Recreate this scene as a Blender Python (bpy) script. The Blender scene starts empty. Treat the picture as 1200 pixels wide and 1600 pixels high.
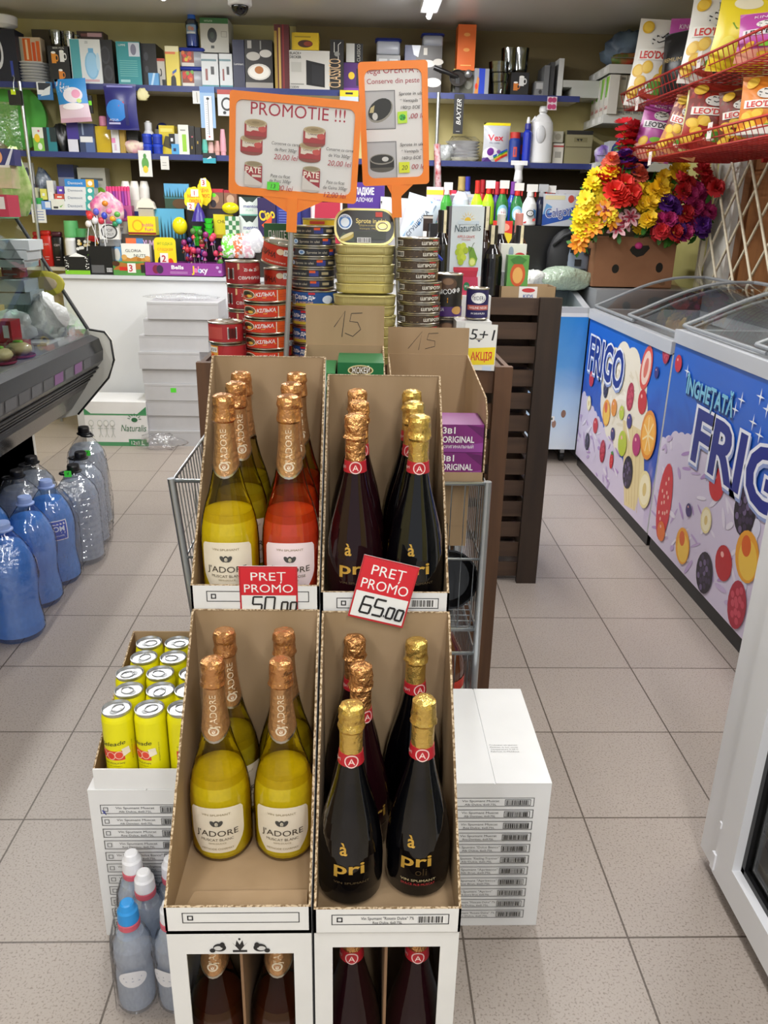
import bpy, math, random
from mathutils import Vector as V, Matrix
R = random.Random(7)
SC = bpy.context.scene
COL = SC.collection
# ---------------------------------------------------------------- camera
FPX, PITCH, ROLL, YAW, CAMZ = 1240.0, 0.357050, 0.021313, 0.034276, 1.3145
_w = V((math.sin(YAW)*math.cos(PITCH), math.cos(YAW)*math.cos(PITCH), -math.sin(PITCH)))
_r0 = V((math.cos(YAW), -math.sin(YAW), 0)); _u0 = _r0.cross(_w)
_r = _r0*math.cos(ROLL) + _u0*math.sin(ROLL); _u = _u0*math.cos(ROLL) - _r0*math.sin(ROLL)
cam = bpy.data.cameras.new('camera'); cam.sensor_fit = 'VERTICAL'; cam.sensor_height = 36.0
cam.lens = FPX/1600*36; cam.clip_start = 0.02
co = bpy.data.objects.new('camera', cam); COL.objects.link(co)
co.matrix_world = Matrix(((_r.x,_u.x,-_w.x,0),(_r.y,_u.y,-_w.y,0),(_r.z,_u.z,-_w.z,CAMZ),(0,0,0,1)))
SC.camera = co
# ---------------------------------------------------------------- light and exposure
SC.view_settings.view_transform = 'Standard'; SC.view_settings.look = 'None'
SC.view_settings.gamma = 1; SC.view_settings.use_curve_mapping = False
SC.view_settings.exposure = 0.0
WORLD_STRENGTH = 0.55      # daylight through the shop front behind the camera
LAMP_W = 18.6              # each fluorescent fitting
LAMPS = [(0.35,4.28),(0.45,2.7),(0.45,1.2),(0.45,-0.3),(-1.75,3.4),(-1.75,1.6),(-1.0,-0.2),(1.35,2.2),(-1.0,4.05),(0.2,-1.5),(-1.1,-1.7)]  # the pair farthest behind the camera is unseen, added to brighten front faces
LAMP_GAIN = [1.45,.8,.40,.9,1.05,.8,.8,.7,1.2,1.7,1.1]
CEIL = 2.37
w = bpy.data.worlds.new('world'); SC.world = w; w.use_nodes = True
w.node_tree.nodes['Background'].inputs[0].default_value = (0.93,0.96,1,1)
w.node_tree.nodes['Background'].inputs[1].default_value = WORLD_STRENGTH
try:
    SC.cycles.max_bounces = 8; SC.cycles.transparent_max_bounces = 24; SC.cycles.caustics_reflective = False
    SC.cycles.caustics_refractive = False; SC.cycles.use_denoising = True; SC.cycles.sample_clamp_indirect = 4
except Exception: pass
# ---------------------------------------------------------------- helpers
def at(px, py, X=None, Y=None, Z=None):
    d = _w + _r*((px-600)/FPX) - _u*((py-800)/FPX)
    t = (Z-CAMZ)/d.z if Z is not None else (Y/d.y if Y is not None else X/d.x)
    return V((0,0,CAMZ)) + d*t
def lin(h):
    h = h.lstrip('#'); o = []
    for i in (0,2,4):
        c = int(h[i:i+2],16)/255; o.append(c/12.92 if c <= 0.04045 else ((c+0.055)/1.055)**2.4)
    return (o[0],o[1],o[2],1)
MATS = {}
def mat(name, h='#888888', rough=.5, metal=0, trans=0, noise=None, bump=None, emit=0, coat=0, spec=.5, stretch=None):
    """noise=(scale, other hex, low, high): second colour by procedural noise; bump=(scale, strength)"""
    if name in MATS: return MATS[name]
    m = bpy.data.materials.new(name); m.use_nodes = True; nt = m.node_tree; p = nt.nodes['Principled BSDF']
    p.inputs['Base Color'].default_value = lin(h); p.inputs['Roughness'].default_value = rough
    p.inputs['Metallic'].default_value = metal; p.inputs['Transmission Weight'].default_value = trans
    p.inputs['Coat Weight'].default_value = coat; p.inputs['Specular IOR Level'].default_value = spec
    if emit: p.inputs['Emission Color'].default_value = lin(h); p.inputs['Emission Strength'].default_value = emit
    def nz(sc):
        tc = nt.nodes.new('ShaderNodeTexCoord'); mp = nt.nodes.new('ShaderNodeMapping'); n = nt.nodes.new('ShaderNodeTexNoise')
        nt.links.new(tc.outputs['Object'], mp.inputs[0]); nt.links.new(mp.outputs[0], n.inputs['Vector'])
        if stretch: mp.inputs['Scale'].default_value = stretch
        n.inputs['Scale'].default_value = sc; n.inputs['Detail'].default_value = 3; return n
    if noise:
        n = nz(noise[0]); cr = nt.nodes.new('ShaderNodeValToRGB'); e = cr.color_ramp.elements
        e[0].position = noise[2] if len(noise) > 2 else .35; e[1].position = noise[3] if len(noise) > 3 else .65
        e[0].color = lin(h); e[1].color = lin(noise[1])
        nt.links.new(n.outputs['Fac'], cr.inputs[0]); nt.links.new(cr.outputs[0], p.inputs['Base Color'])
    if bump:
        n = nz(bump[0]); b = nt.nodes.new('ShaderNodeBump'); b.inputs['Strength'].default_value = bump[1]; b.inputs['Distance'].default_value = .004 if bump[1] < .75 else .014
        nt.links.new(n.outputs['Fac'], b.inputs['Height']); nt.links.new(b.outputs[0], p.inputs['Normal'])
    MATS[name] = m; return m
def c(h, rough=.42):
    return mat('print_'+h.lstrip('#')+('' if rough == .42 else '_%d' % int(rough*100)), h, rough)
def film(name, tint='#ffffff', gloss=.06, rough=.05, bump=None, ior=1.45):
    """thin clear sheet: transparent with a fresnel sheen"""
    if name in MATS: return MATS[name]
    m = bpy.data.materials.new(name); m.use_nodes = True; nt = m.node_tree; nt.nodes.clear()
    o = nt.nodes.new('ShaderNodeOutputMaterial'); mx = nt.nodes.new('ShaderNodeMixShader'); t = nt.nodes.new('ShaderNodeBsdfTransparent')
    g = nt.nodes.new('ShaderNodeBsdfGlossy'); f = nt.nodes.new('ShaderNodeFresnel'); a = nt.nodes.new('ShaderNodeMath')
    a.operation = 'ADD'; a.inputs[1].default_value = gloss; a.use_clamp = True; f.inputs[0].default_value = ior
    t.inputs[0].default_value = lin(tint); g.inputs['Roughness'].default_value = rough
    L = nt.links.new
    L(f.outputs[0], a.inputs[0]); L(a.outputs[0], mx.inputs[0]); L(t.outputs[0], mx.inputs[1]); L(g.outputs[0], mx.inputs[2]); L(mx.outputs[0], o.inputs[0])
    if bump:
        tc = nt.nodes.new('ShaderNodeTexCoord'); n = nt.nodes.new('ShaderNodeTexNoise'); n.inputs['Scale'].default_value = bump[0]; n.inputs['Detail'].default_value = 2
        b = nt.nodes.new('ShaderNodeBump'); b.inputs['Strength'].default_value = bump[1]; b.inputs['Distance'].default_value = .01
        L(tc.outputs['Object'], n.inputs['Vector']); L(n.outputs['Fac'], b.inputs['Height']); L(b.outputs[0], g.inputs['Normal']); L(b.outputs[0], f.inputs['Normal'])
    MATS[name] = m; return m
def liquid(name, h, op=.6, tint=None, rough=.12, sub=None):
    """coloured drink seen through glass: part clear, part coloured body"""
    if name in MATS: return MATS[name]
    m = bpy.data.materials.new(name); m.use_nodes = True; nt = m.node_tree; p = nt.nodes['Principled BSDF']; o = nt.nodes['Material Output']
    p.inputs['Base Color'].default_value = lin(h); p.inputs['Roughness'].default_value = rough
    tr = nt.nodes.new('ShaderNodeBsdfTranslucent'); tr.inputs[0].default_value = lin(h); ad = nt.nodes.new('ShaderNodeMixShader'); ad.inputs[0].default_value = .35
    t = nt.nodes.new('ShaderNodeBsdfTransparent'); t.inputs[0].default_value = lin(tint or h); mx = nt.nodes.new('ShaderNodeMixShader'); mx.inputs[0].default_value = op
    n = nt.nodes.new('ShaderNodeTexNoise'); n.inputs['Scale'].default_value = 14; mr = nt.nodes.new('ShaderNodeMapRange'); mr.inputs[3].default_value = op-.1; mr.inputs[4].default_value = op+.1
    L = nt.links.new; L(n.outputs['Fac'], mr.inputs[0]); L(mr.outputs[0], mx.inputs[0])
    L(p.outputs[0], ad.inputs[1]); L(tr.outputs[0], ad.inputs[2]); L(t.outputs[0], mx.inputs[1]); L(ad.outputs[0], mx.inputs[2]); L(mx.outputs[0], o.inputs[0])
    MATS[name] = m; return m
TXT = {}
def text_mesh(s, off=0.0, res=3):
    k = (s, off)
    if k not in TXT:
        cu = bpy.data.curves.new('t','FONT'); cu.body = s; cu.offset = off; cu.resolution_u = res
        o = bpy.data.objects.new('t', cu); me = bpy.data.meshes.new_from_object(o)
        vs = [tuple(v.co[:2]) for v in me.vertices]; fs = [tuple(p.vertices) for p in me.polygons]
        bpy.data.objects.remove(o); bpy.data.curves.remove(cu); bpy.data.meshes.remove(me)
        if not vs: vs = [(0,0),(1,0),(0,1)]; fs = []
        x0 = min(v[0] for v in vs); x1 = max(v[0] for v in vs)
        TXT[k] = ([(v[0]-x0, v[1]) for v in vs], fs, x1-x0)
    return TXT[k]
class MB:
    def __init__(s): s.v=[]; s.f=[]; s.mi=[]; s.sm=[]; s.ms=[]; s.M=None
    def mid(s, m):
        if isinstance(m, str): m = c(m)
        if m not in s.ms: s.ms.append(m)
        return s.ms.index(m)
    def add(s, vs, fs, m, sm=False):
        b = len(s.v); k = s.mid(m)
        s.v += [tuple(s.M @ V(p)) for p in vs] if s.M else [tuple(p) for p in vs]
        for f in fs: s.f.append(tuple(b+i for i in f)); s.mi.append(k); s.sm.append(sm)
        return s
    def box(s, x0, x1, y0, y1, z0, z1, m, skip=''):
        vs = [(x,y,z) for z in (z0,z1) for y in (y0,y1) for x in (x0,x1)]
        F = {'b':(0,2,3,1),'t':(4,5,7,6),'f':(0,1,5,4),'k':(2,6,7,3),'l':(0,4,6,2),'r':(1,3,7,5)}
        return s.add(vs, [F[k] for k in F if k not in skip], m)
    def rbox(s, x0, x1, y0, y1, z0, z1, m, r=.005, seg=3):
        """box with rounded vertical edges and softened rims"""
        o = rrect(x0,x1,y0,y1,r,seg); i = rrect(x0+r*.5,x1-r*.5,y0+r*.5,y1-r*.5,max(r*.6,.0005),seg); n = len(o); e = r*.5
        vs = [(p[0],p[1],z0) for p in i]+[(p[0],p[1],z0+e) for p in o]+[(p[0],p[1],z1-e) for p in o]+[(p[0],p[1],z1) for p in i]
        fs = [(a*n+j, a*n+(j+1)%n, (a+1)*n+(j+1)%n, (a+1)*n+j) for a in range(3) for j in range(n)]
        s.add(vs, fs, m, True); s.add(vs, [tuple(range(n-1,-1,-1)), tuple(range(3*n,4*n))], m); return s
    def quad(s, a, b, cc, d, m): return s.add([a,b,cc,d],[(0,1,2,3)],m)
    def poly(s, pts, m): return s.add(pts,[tuple(range(len(pts)))],m)
    def prism(s, pts, o, xd, yd, nd, t, m, side=None):
        """2D outline pts in the plane (o; xd, yd), thickened by t along nd"""
        o,xd,yd,nd = V(o),V(xd),V(yd),V(nd); n = len(pts)
        a = [o+xd*p[0]+yd*p[1] for p in pts]; b = [p+nd*t for p in a]
        s.add(a+b, [tuple(range(n-1,-1,-1)), tuple(range(n,2*n))], m)
        s.add(a+b, [(i,(i+1)%n,n+(i+1)%n,n+i) for i in range(n)], side or m); return s
    def lathe(s, prof, m, seg=24, o=(0,0,0), jit=0, sm=True, cap=True, sx=1, sy=1):
        """prof: (r,z) or (r,z,material of the band that ends here)"""
        n = len(prof); vs = []
        for k,p in enumerate(prof):
            for i in range(seg):
                a = 2*math.pi*i/seg; r = p[0]*(1+(R.uniform(-jit,jit) if jit and 0<k<n-1 else 0))
                vs.append((o[0]+r*math.sin(a)*sx, o[1]-r*math.cos(a)*sy, o[2]+p[1]))
        for k in range(n-1):
            mm = prof[k+1][2] if len(prof[k+1]) > 2 and prof[k+1][2] else m
            s.add(vs[k*seg:(k+2)*seg], [(i,(i+1)%seg,seg+(i+1)%seg,seg+i) for i in range(seg)], mm, sm)
        if cap:
            if prof[0][0] > 1e-4: s.add(vs[:seg], [tuple(range(seg-1,-1,-1))], m)
            if prof[-1][0] > 1e-4: s.add(vs[-seg:], [tuple(range(seg))], (prof[-1][2] if len(prof[-1])>2 and prof[-1][2] else m))
        return s
    def tube(s, pts, r, m, seg=6, closed=False, taper=None):
        pts = [V(p) for p in pts]; n = len(pts); vs = []
        for i,p in enumerate(pts):
            if closed: d = pts[(i+1)%n]-pts[i-1]
            else: d = pts[min(i+1,n-1)]-pts[max(i-1,0)]
            d.normalize(); a = d.orthogonal() if abs(d.z) > .9 else d.cross(V((0,0,1))); a.normalize(); b = d.cross(a)
            rr = r*(taper[i] if taper else 1)
            for k in range(seg):
                t = 2*math.pi*k/seg; vs.append(p+(a*math.cos(t)+b*math.sin(t))*rr)
        fs = [(i*seg+k, i*seg+(k+1)%seg, ((i+1)%n)*seg+(k+1)%seg, ((i+1)%n)*seg+k) for i in range(n if closed else n-1) for k in range(seg)]
        s.add(vs, fs, m, True)
        if not closed: s.add(vs, [tuple(range(seg-1,-1,-1)), tuple(range((n-1)*seg,n*seg))], m)
        return s
    def ball(s, o, rx, ry, rz, m, seg=12, rings=8, jit=0):
        prof = [(math.sin(math.pi*k/rings), -math.cos(math.pi*k/rings)) for k in range(rings+1)]
        vs = []
        for k,p in enumerate(prof):
            for i in range(seg):
                a = 2*math.pi*i/seg; q = 1+(R.uniform(-jit,jit) if jit and 0<k<rings else 0)
                vs.append((o[0]+rx*p[0]*q*math.sin(a), o[1]-ry*p[0]*q*math.cos(a), o[2]+rz*p[1]*q))
        return s.add(vs, [(k*seg+i,k*seg+(i+1)%seg,(k+1)*seg+(i+1)%seg,(k+1)*seg+i) for k in range(rings) for i in range(seg)], m, True)
    # ---- printed artwork on any surface f(u,v,d) given in metres
    def art(s, f, W, H, items, d0=.0004, sub=1, dd=.00012):
        for k,it in enumerate(items):
            d = d0+dd*k; t = it[0]
            if t == 'r':
                _,u0,v0,u1,v1,m = it[:6]; nx = max(1,int(sub*abs(u1-u0)+.99)) if sub > 1 else 1; ny = nx if sub > 1 and len(it) > 6 else (max(1,int(sub*abs(v1-v0)+.99)) if sub < 0 else 1)
                if sub > 1: ny = max(1,int(sub*abs(v1-v0)*.6+.99))
                vs = [f((u0+(u1-u0)*i/nx)*W, (v0+(v1-v0)*j/ny)*H, d) for j in range(ny+1) for i in range(nx+1)]
                s.add(vs, [(j*(nx+1)+i, j*(nx+1)+i+1, (j+1)*(nx+1)+i+1, (j+1)*(nx+1)+i) for j in range(ny) for i in range(nx)], m, sub > 1)
            elif t == 'e':
                _,cu,cv,ru,rv,m = it[:6]; ro = math.radians(it[6]) if len(it) > 6 else 0; n = 20; rg = 3 if sub > 1 else 1; vs = [f(cu*W,cv*H,d)]
                for j in range(1,rg+1):
                    for i in range(n):
                        a = 2*math.pi*i/n; x = ru*W*math.cos(a)*j/rg; y = rv*H*math.sin(a)*j/rg
                        vs.append(f(cu*W+x*math.cos(ro)-y*math.sin(ro), cv*H+x*math.sin(ro)+y*math.cos(ro), d))
                fs = [(0,1+i,1+(i+1)%n) for i in range(n)]
                for j in range(rg-1): fs += [(1+j*n+i,1+(j+1)*n+i,1+(j+1)*n+(i+1)%n,1+j*n+(i+1)%n) for i in range(n)]
                s.add(vs, fs, m)
            elif t == 'p':
                s.add([f(p[0]*W,p[1]*H,d) for p in it[1]], [tuple(range(len(it[1])))], it[2])
            elif t == 'l':
                pts = [V((p[0]*W,p[1]*H)) for p in it[1]]; hw = it[2]*H/2; n = len(pts); vs = []
                for i,p in enumerate(pts):
                    q = pts[min(i+1,n-1)]-pts[max(i-1,0)]; q = V((-q.y,q.x)); q.normalize()
                    vs += [f(*(p+q*hw),d), f(*(p-q*hw),d)]
                s.add(vs, [(2*i,2*i+1,2*i+3,2*i+2) for i in range(n-1)], it[3])
            elif t == 'o':   # rectangle outline u0 v0 u1 v1 width(of H) colour
                _,u0,v0,u1,v1,wd,m = it; a = wd; b = wd*H/W
                for q in ((u0,v0,u1,v0+a),(u0,v1-a,u1,v1),(u0,v0,u0+b,v1),(u1-b,v0,u1,v1)):
                    s.add([f(q[0]*W,q[1]*H,d),f(q[2]*W,q[1]*H,d),f(q[2]*W,q[3]*H,d),f(q[0]*W,q[3]*H,d)],[(0,1,2,3)],m)
            elif t == 'b':   # barcode
                _,u0,v0,u1,v1 = it[:5]; x = u0; rr = random.Random(int(u0*999)+int(v0*777))
                if len(it) < 6: s.add([f(u0*W,v0*H,d),f(u1*W,v0*H,d),f(u1*W,v1*H,d),f(u0*W,v1*H,d)],[(0,1,2,3)],'#eeeeee')
                st = (u1-u0)/26; x += st
                while x < u1-st:
                    wd = st*rr.choice((.5,.5,1,1.4))
                    s.add([f(x*W,(v0+.08*(v1-v0))*H,d+.0002),f((x+wd)*W,(v0+.08*(v1-v0))*H,d+.0002),f((x+wd)*W,(v1-.08*(v1-v0))*H,d+.0002),f(x*W,(v1-.08*(v1-v0))*H,d+.0002)],[(0,1,2,3)],'#151515')
                    x += wd+st*rr.choice((.5,.8))
            elif t == 't':   # text: s, cu, cv, cap height(of H), colour, options
                _,st,cu,cv,h,m = it[:6]; o = it[6] if len(it) > 6 else {}
                vs,fs,wd = text_mesh(st, o.get('bold',0)); k2 = h*H/.73; kx = k2
                if 'w' in o: kx = o['w']*W/max(wd,1e-3)
                al = o.get('al',.5); sl = o.get('sl',0); ro = math.radians(o.get('rot',0)); q = []
                for x,y in vs:
                    X = (x-wd*al)*kx + (y*k2)*sl; Y2 = y*k2-h*H/2
                    q.append(f(cu*W+X*math.cos(ro)-Y2*math.sin(ro), cv*H+X*math.sin(ro)+Y2*math.cos(ro), d))
                s.add(q, fs, m)
        return s
    def build(s, name, parent=None, label=None, cat=None, group=None, kind=None, loc=None, rz=0):
        me = bpy.data.meshes.new(name); me.from_pydata(s.v, [], s.f)
        for m in s.ms: me.materials.append(m)
        me.polygons.foreach_set('material_index', s.mi); me.polygons.foreach_set('use_smooth', s.sm); me.update()
        o = bpy.data.objects.new(name, me); COL.objects.link(o)
        if parent is not None: o.parent = parent
        if loc is not None: o.location = loc
        if rz: o.rotation_euler = (0,0,rz)
        return tag(o, label, cat, group, kind)
def tag(o, label=None, cat=None, group=None, kind=None):
    if label: o['label'] = label
    if cat: o['category'] = cat
    if group: o['group'] = group
    if kind: o['kind'] = kind
    return o
def thing(name, label, cat, loc=(0,0,0), rz=0, group=None):
    o = bpy.data.objects.new(name, None); COL.objects.link(o); o.location = loc; o.rotation_euler = (0,0,rz); o.empty_display_size = .05
    return tag(o, label, cat, group)
def kids(o): return [x for x in COL.objects if x.parent == o]
def dup(root, loc, rz=None, label=None, group=None, children=None):
    r = root.copy(); COL.objects.link(r); r.location = loc
    if rz is not None: r.rotation_euler = (0,0,rz)
    if label: r['label'] = label
    if group: r['group'] = group
    for ch, gs in (children or []):
        d = ch.copy(); COL.objects.link(d); d.parent = r
        for g in gs: e = g.copy(); COL.objects.link(e); e.parent = d
    return r
def rrect(x0,x1,y0,y1,r,seg=4):
    o = []
    for cx,cy,a0 in ((x1-r,y0+r,-90),(x1-r,y1-r,0),(x0+r,y1-r,90),(x0+r,y0+r,180)):
        for i in range(seg+1):
            a = math.radians(a0+90*i/seg); o.append((cx+r*math.cos(a), cy+r*math.sin(a)))
    return o
def plane(o, xd=(1,0,0), yd=(0,0,1), nd=(0,-1,0)):
    o,xd,yd,nd = V(o),V(xd),V(yd),V(nd)
    return lambda u,v,d: o+xd*u+yd*v+nd*d
def cyl(r, z0, W, o=(0,0,0), a0=0.0, rz=None):
    """label wrapped on a can: rz(z) gives the radius when it varies"""
    def f(u,v,d):
        rr = (rz(z0+v) if rz else r)+d; a = (u-W/2)/r+a0
        return V((o[0]+rr*math.sin(a), o[1]-rr*math.cos(a), o[2]+z0+v))
    return f
def interp(prof):
    pts = sorted([(p[1],p[0]) for p in prof])
    def g(z):
        for (a,ra),(b,rb) in zip(pts,pts[1:]):
            if a <= z <= b: return ra+(rb-ra)*(z-a)/max(b-a,1e-6)
        return pts[0][1] if z < pts[0][0] else pts[-1][1]
    return g
ORD = ['topmost','second from top','third from top','fourth from top','fifth from top','sixth from top','seventh from top','eighth from top','ninth from top','tenth from top','eleventh from top','twelfth from top']
# ---------------------------------------------------------------- shared materials
KRAFT = mat('kraft_cardboard','#a98f6f',.85,noise=(9,'#9b8160'),bump=(60,.08),stretch=(1,1,.15))
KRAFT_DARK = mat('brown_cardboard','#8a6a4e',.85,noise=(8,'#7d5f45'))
FLUTE = mat('corrugated_edge','#c7b294',.9,noise=(260,'#7c6344',.45,.55))
WHITE_CARD = mat('white_coated_card','#e6e6e6',.55,noise=(6,'#dedede'))
WHITE = mat('white_enamel','#e2e3e5',.35)
BLACK = mat('black_plastic','#121214',.35)
CHROME = mat('chrome_wire','#b9bec2',.3,metal=.9)
STEEL = mat('tin_rim','#c9c2b4',.28,metal=1)
GOLD_TIN = mat('gold_lacquered_tin','#d2c684',.36,metal=.55,bump=(40,.05))
BLUE_EDGE = mat('blue_shelf_edge','#2a3570',.45)
GLASS = film('clear_glass_sheet','#f2f6f5',.02,.02,ior=1.35)
WRAP = film('crinkled_clear_wrap','#fdfdfe',.11,.18,bump=(30,1.0),ior=1.01)
INK = '#1c1c1e'; WH = '#f2f2f0'; RED = '#c3202c'; YEL = '#f2d51c'; ORANGE = '#e87a1c'
# ================================================================ the room
def floor_material():
    m = bpy.data.materials.new('porcelain_floor_tiles'); m.use_nodes = True; nt = m.node_tree; p = nt.nodes['Principled BSDF']; L = nt.links.new
    tc = nt.nodes.new('ShaderNodeTexCoord'); mp = nt.nodes.new('ShaderNodeMapping'); br = nt.nodes.new('ShaderNodeTexBrick')
    mp.inputs['Location'].default_value = (-0.535+0.324*20, -1.151+0.33*20, 0)
    L(tc.outputs['Object'], mp.inputs[0]); L(mp.outputs[0], br.inputs['Vector'])
    br.offset = 0; br.squash = 1; br.inputs['Scale'].default_value = 1; br.inputs['Brick Width'].default_value = .324; br.inputs['Row Height'].default_value = .33
    br.inputs['Mortar Size'].default_value = .0021; br.inputs['Mortar Smooth'].default_value = .1; br.inputs['Bias'].default_value = 0
    br.inputs['Color1'].default_value = lin('#a69c94'); br.inputs['Color2'].default_value = lin('#a0968e'); br.inputs['Mortar'].default_value = lin('#5b5148')
    n1 = nt.nodes.new('ShaderNodeTexNoise'); n1.inputs['Scale'].default_value = 230; n1.inputs['Detail'].default_value = 2
    r1 = nt.nodes.new('ShaderNodeValToRGB'); r1.color_ramp.elements[0].position = .33; r1.color_ramp.elements[1].position = .46
    r1.color_ramp.elements[0].color = (.62,.59,.57,1); r1.color_ramp.elements[1].color = (1,1,1,1)
    n2 = nt.nodes.new('ShaderNodeTexNoise'); n2.inputs['Scale'].default_value = 2.2; n2.inputs['Detail'].default_value = 4
    r2 = nt.nodes.new('ShaderNodeValToRGB'); r2.color_ramp.elements[0].color = (.9,.89,.88,1); r2.color_ramp.elements[1].color = (1.03,1.02,1.01,1)
    L(tc.outputs['Object'], n1.inputs[0]); L(tc.outputs['Object'], n2.inputs[0]); L(n1.outputs['Fac'], r1.inputs[0]); L(n2.outputs['Fac'], r2.inputs[0])
    a = nt.nodes.new('ShaderNodeMixRGB'); a.blend_type = 'MULTIPLY'; a.inputs[0].default_value = 1; b = nt.nodes.new('ShaderNodeMixRGB'); b.blend_type = 'MULTIPLY'; b.inputs[0].default_value = 1
    L(br.outputs['Color'], a.inputs[1]); L(r1.outputs[0], a.inputs[2]); L(a.outputs[0], b.inputs[1]); L(r2.outputs[0], b.inputs[2]); L(b.outputs[0], p.inputs['Base Color'])
    bp = nt.nodes.new('ShaderNodeBump'); bp.inputs['Strength'].default_value = .35; bp.inputs['Distance'].default_value = .002; bp.invert = True
    L(br.outputs['Fac'], bp.inputs['Height']); L(bp.outputs[0], p.inputs['Normal']); p.inputs['Roughness'].default_value = .38
    return m
S = 'structure'
MB().box(-2.6,2.4,-2.6,5.5,-.05,0,floor_material()).build('floor',kind=S)
m = MB().box(-2.6,2.4,-2.6,5.5,CEIL,CEIL+.05,mat('stretch_ceiling','#d2d1ce',.25,noise=(1.2,'#cac9c6')))
m.build('ceiling',kind=S)
OLIVE = mat('olive_wall_paint','#d2c690',.8,noise=(3,'#c4b880'))
MB().box(-2.6,2.4,5.5,5.56,0,CEIL,OLIVE).build('wall_back',kind=S)
MB().box(-2.66,-2.6,-2.6,5.56,0,CEIL,OLIVE).build('wall_left',kind=S)
yw = mat('yellow_wall_paint','#d8cf86',.75,noise=(4,'#cdc47a'))
m = MB(); m.box(1.95,2.0,4.62,5.5,0,CEIL,yw); m.box(1.95,2.0,-2.6,3.3,0,CEIL,yw); m.box(1.95,2.0,3.3,4.62,1.98,CEIL,yw); m.build('wall_right',kind=S)
m = MB(); pw = mat('white_pillar_paint','#dcdad4',.6); m.box(1.93,2.02,4.36,4.62,0,1.98,pw); m.build('trim_1',kind=S)
wd = mat('brown_door_wood','#8a5c34',.5,noise=(7,'#7a4e2b'),stretch=(4,4,.4))
d = MB().box(1.97,2.01,3.42,4.32,0,1.96,wd).build('door_1',kind=S)
m = MB()
for y0,y1,z0,z1 in ((4.27,4.34,0,1.96),(3.40,3.47,0,1.96),(3.4,4.34,1.9,1.98)): m.box(1.955,1.99,y0,y1,z0,z1,mat('door_case_wood','#6f4828',.5))
m.build('door_frame',d)
MB().box(-.4,2.0,5.47,5.499,2.02,CEIL,mat('dark_brown_panel','#7a6b48',.7)).build('trim_2',kind=S)
m = MB(); m.box(-1.62,-.62,5.47,5.499,1.63,2.0,mat('brown_back_panel','#6e6044',.75,noise=(3,'#635639'))); m.box(-1.45,1.95,5.47,5.499,1.0,1.62,mat('dark_back_panel','#3d3122',.8)); m.build('trim_3',kind=S)
# ceiling lamps: fluorescent fittings, each with its own light
lampglass = mat('lit_fluorescent_tube','#ffffff',.3,emit=14)
LPOS = ['far end above the middle of the shop','above the middle aisle','above the front display','near the entrance']
for i,(x,y) in enumerate(LAMPS):
    t = thing('ceiling_lamp','bare fluorescent ceiling lamp '+('at far middle, its bright end showing at frame top' if i == 0 else 'above the picture, over the %s' % ((('display','front display','entrance','glass counter','water bottles','left entrance','ice cream freezers','back counter','camera side, added as fill','left camera side, added as fill')[i-1]))),'lamp',(x,y,CEIL),0,'ceiling lamps')
    MB().box(-.045,.045,-.62,.62,-.035,0,WHITE).build('housing',t)
    MB().tube([(0,-.6,-.055),(0,.6,-.055)],.014,lampglass,8).build('tube',t)
    l = bpy.data.lights.new('tube_light','AREA'); l.shape = 'RECTANGLE'; l.size = .12; l.size_y = 1.15; l.energy = LAMP_W*LAMP_GAIN[i]; l.color = (1,.992,.985)
    o = bpy.data.objects.new('tube_light',l); COL.objects.link(o); o.parent = t; o.location = (0,0,-.075)
# dome camera on the ceiling
p = at(375,15,Z=2.30)
t = thing('security_camera','small white dome security camera on the ceiling','camera',(p.x,p.y,CEIL))
MB().lathe([(.062,0),(.062,-.05),(.055,-.055)],WHITE,20).build('housing',t)
MB().ball((0,0,-.055),.045,.045,.045,mat('smoked_dome','#0d0d10',.1),16,10).build('dome',t)
# ---- wall shelving with blue edges
t = thing('wall_shelving','cream wall shelving with dark blue edges and chrome posts on the back wall','shelf',(0,5.2,0))
SH1, SH2, SH3 = at(340,136,Y=5.2).z, at(350,243,Y=5.2).z, at(100,328,Y=5.2).z
cream = mat('cream_shelf_board','#c9c5b4',.6)
for x0,x1,z in ((-2.59,1.28,SH1),(-2.59,1.42,SH2),(-2.59,-1.2,SH3)):
    b = MB().box(x0,x1,.003,.27,z-.022,z,cream).build('shelf_board',t)
    MB().box(x0,x1,-.003,.0025,z-.03,z+.001,BLUE_EDGE).build('edge_strip',b)
MB().box(-2.59,-1.25,.01,.28,.955,.975,cream).build('shelf_board',t)
for px in (40,683):
    xx = at(px,200,Y=5.19).x
    MB().tube([(xx,-.016,.0),(xx,-.016,SH1)],.011,CHROME,8).build('post',t)
# ---- white counter at the back
CT = at(270,432,Y=4.93).z
t = thing('shop_counter','long white counter at the back, crowded with sweets','counter',(0,4.93,0))
MB().box(at(95,430,Y=4.93).x,.38,0,.22,0,CT-.02,mat('white_laminate','#dfe1e4',.4,noise=(2,'#d8dade'))).build('body',t)
MB().box(at(95,430,Y=4.93).x-.01,.385,-.015,.232,CT-.02,CT,mat('counter_top','#c9ccd0',.4)).build('counter_top',t)
DK = at(800,352,Y=4.75).z
MB().box(.39,1.24,4.76,5.17,0,DK,BLACK).build('cabinet',None,'black cabinet carrying the spray cleaners behind the chest freezer','cabinet')
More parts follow.
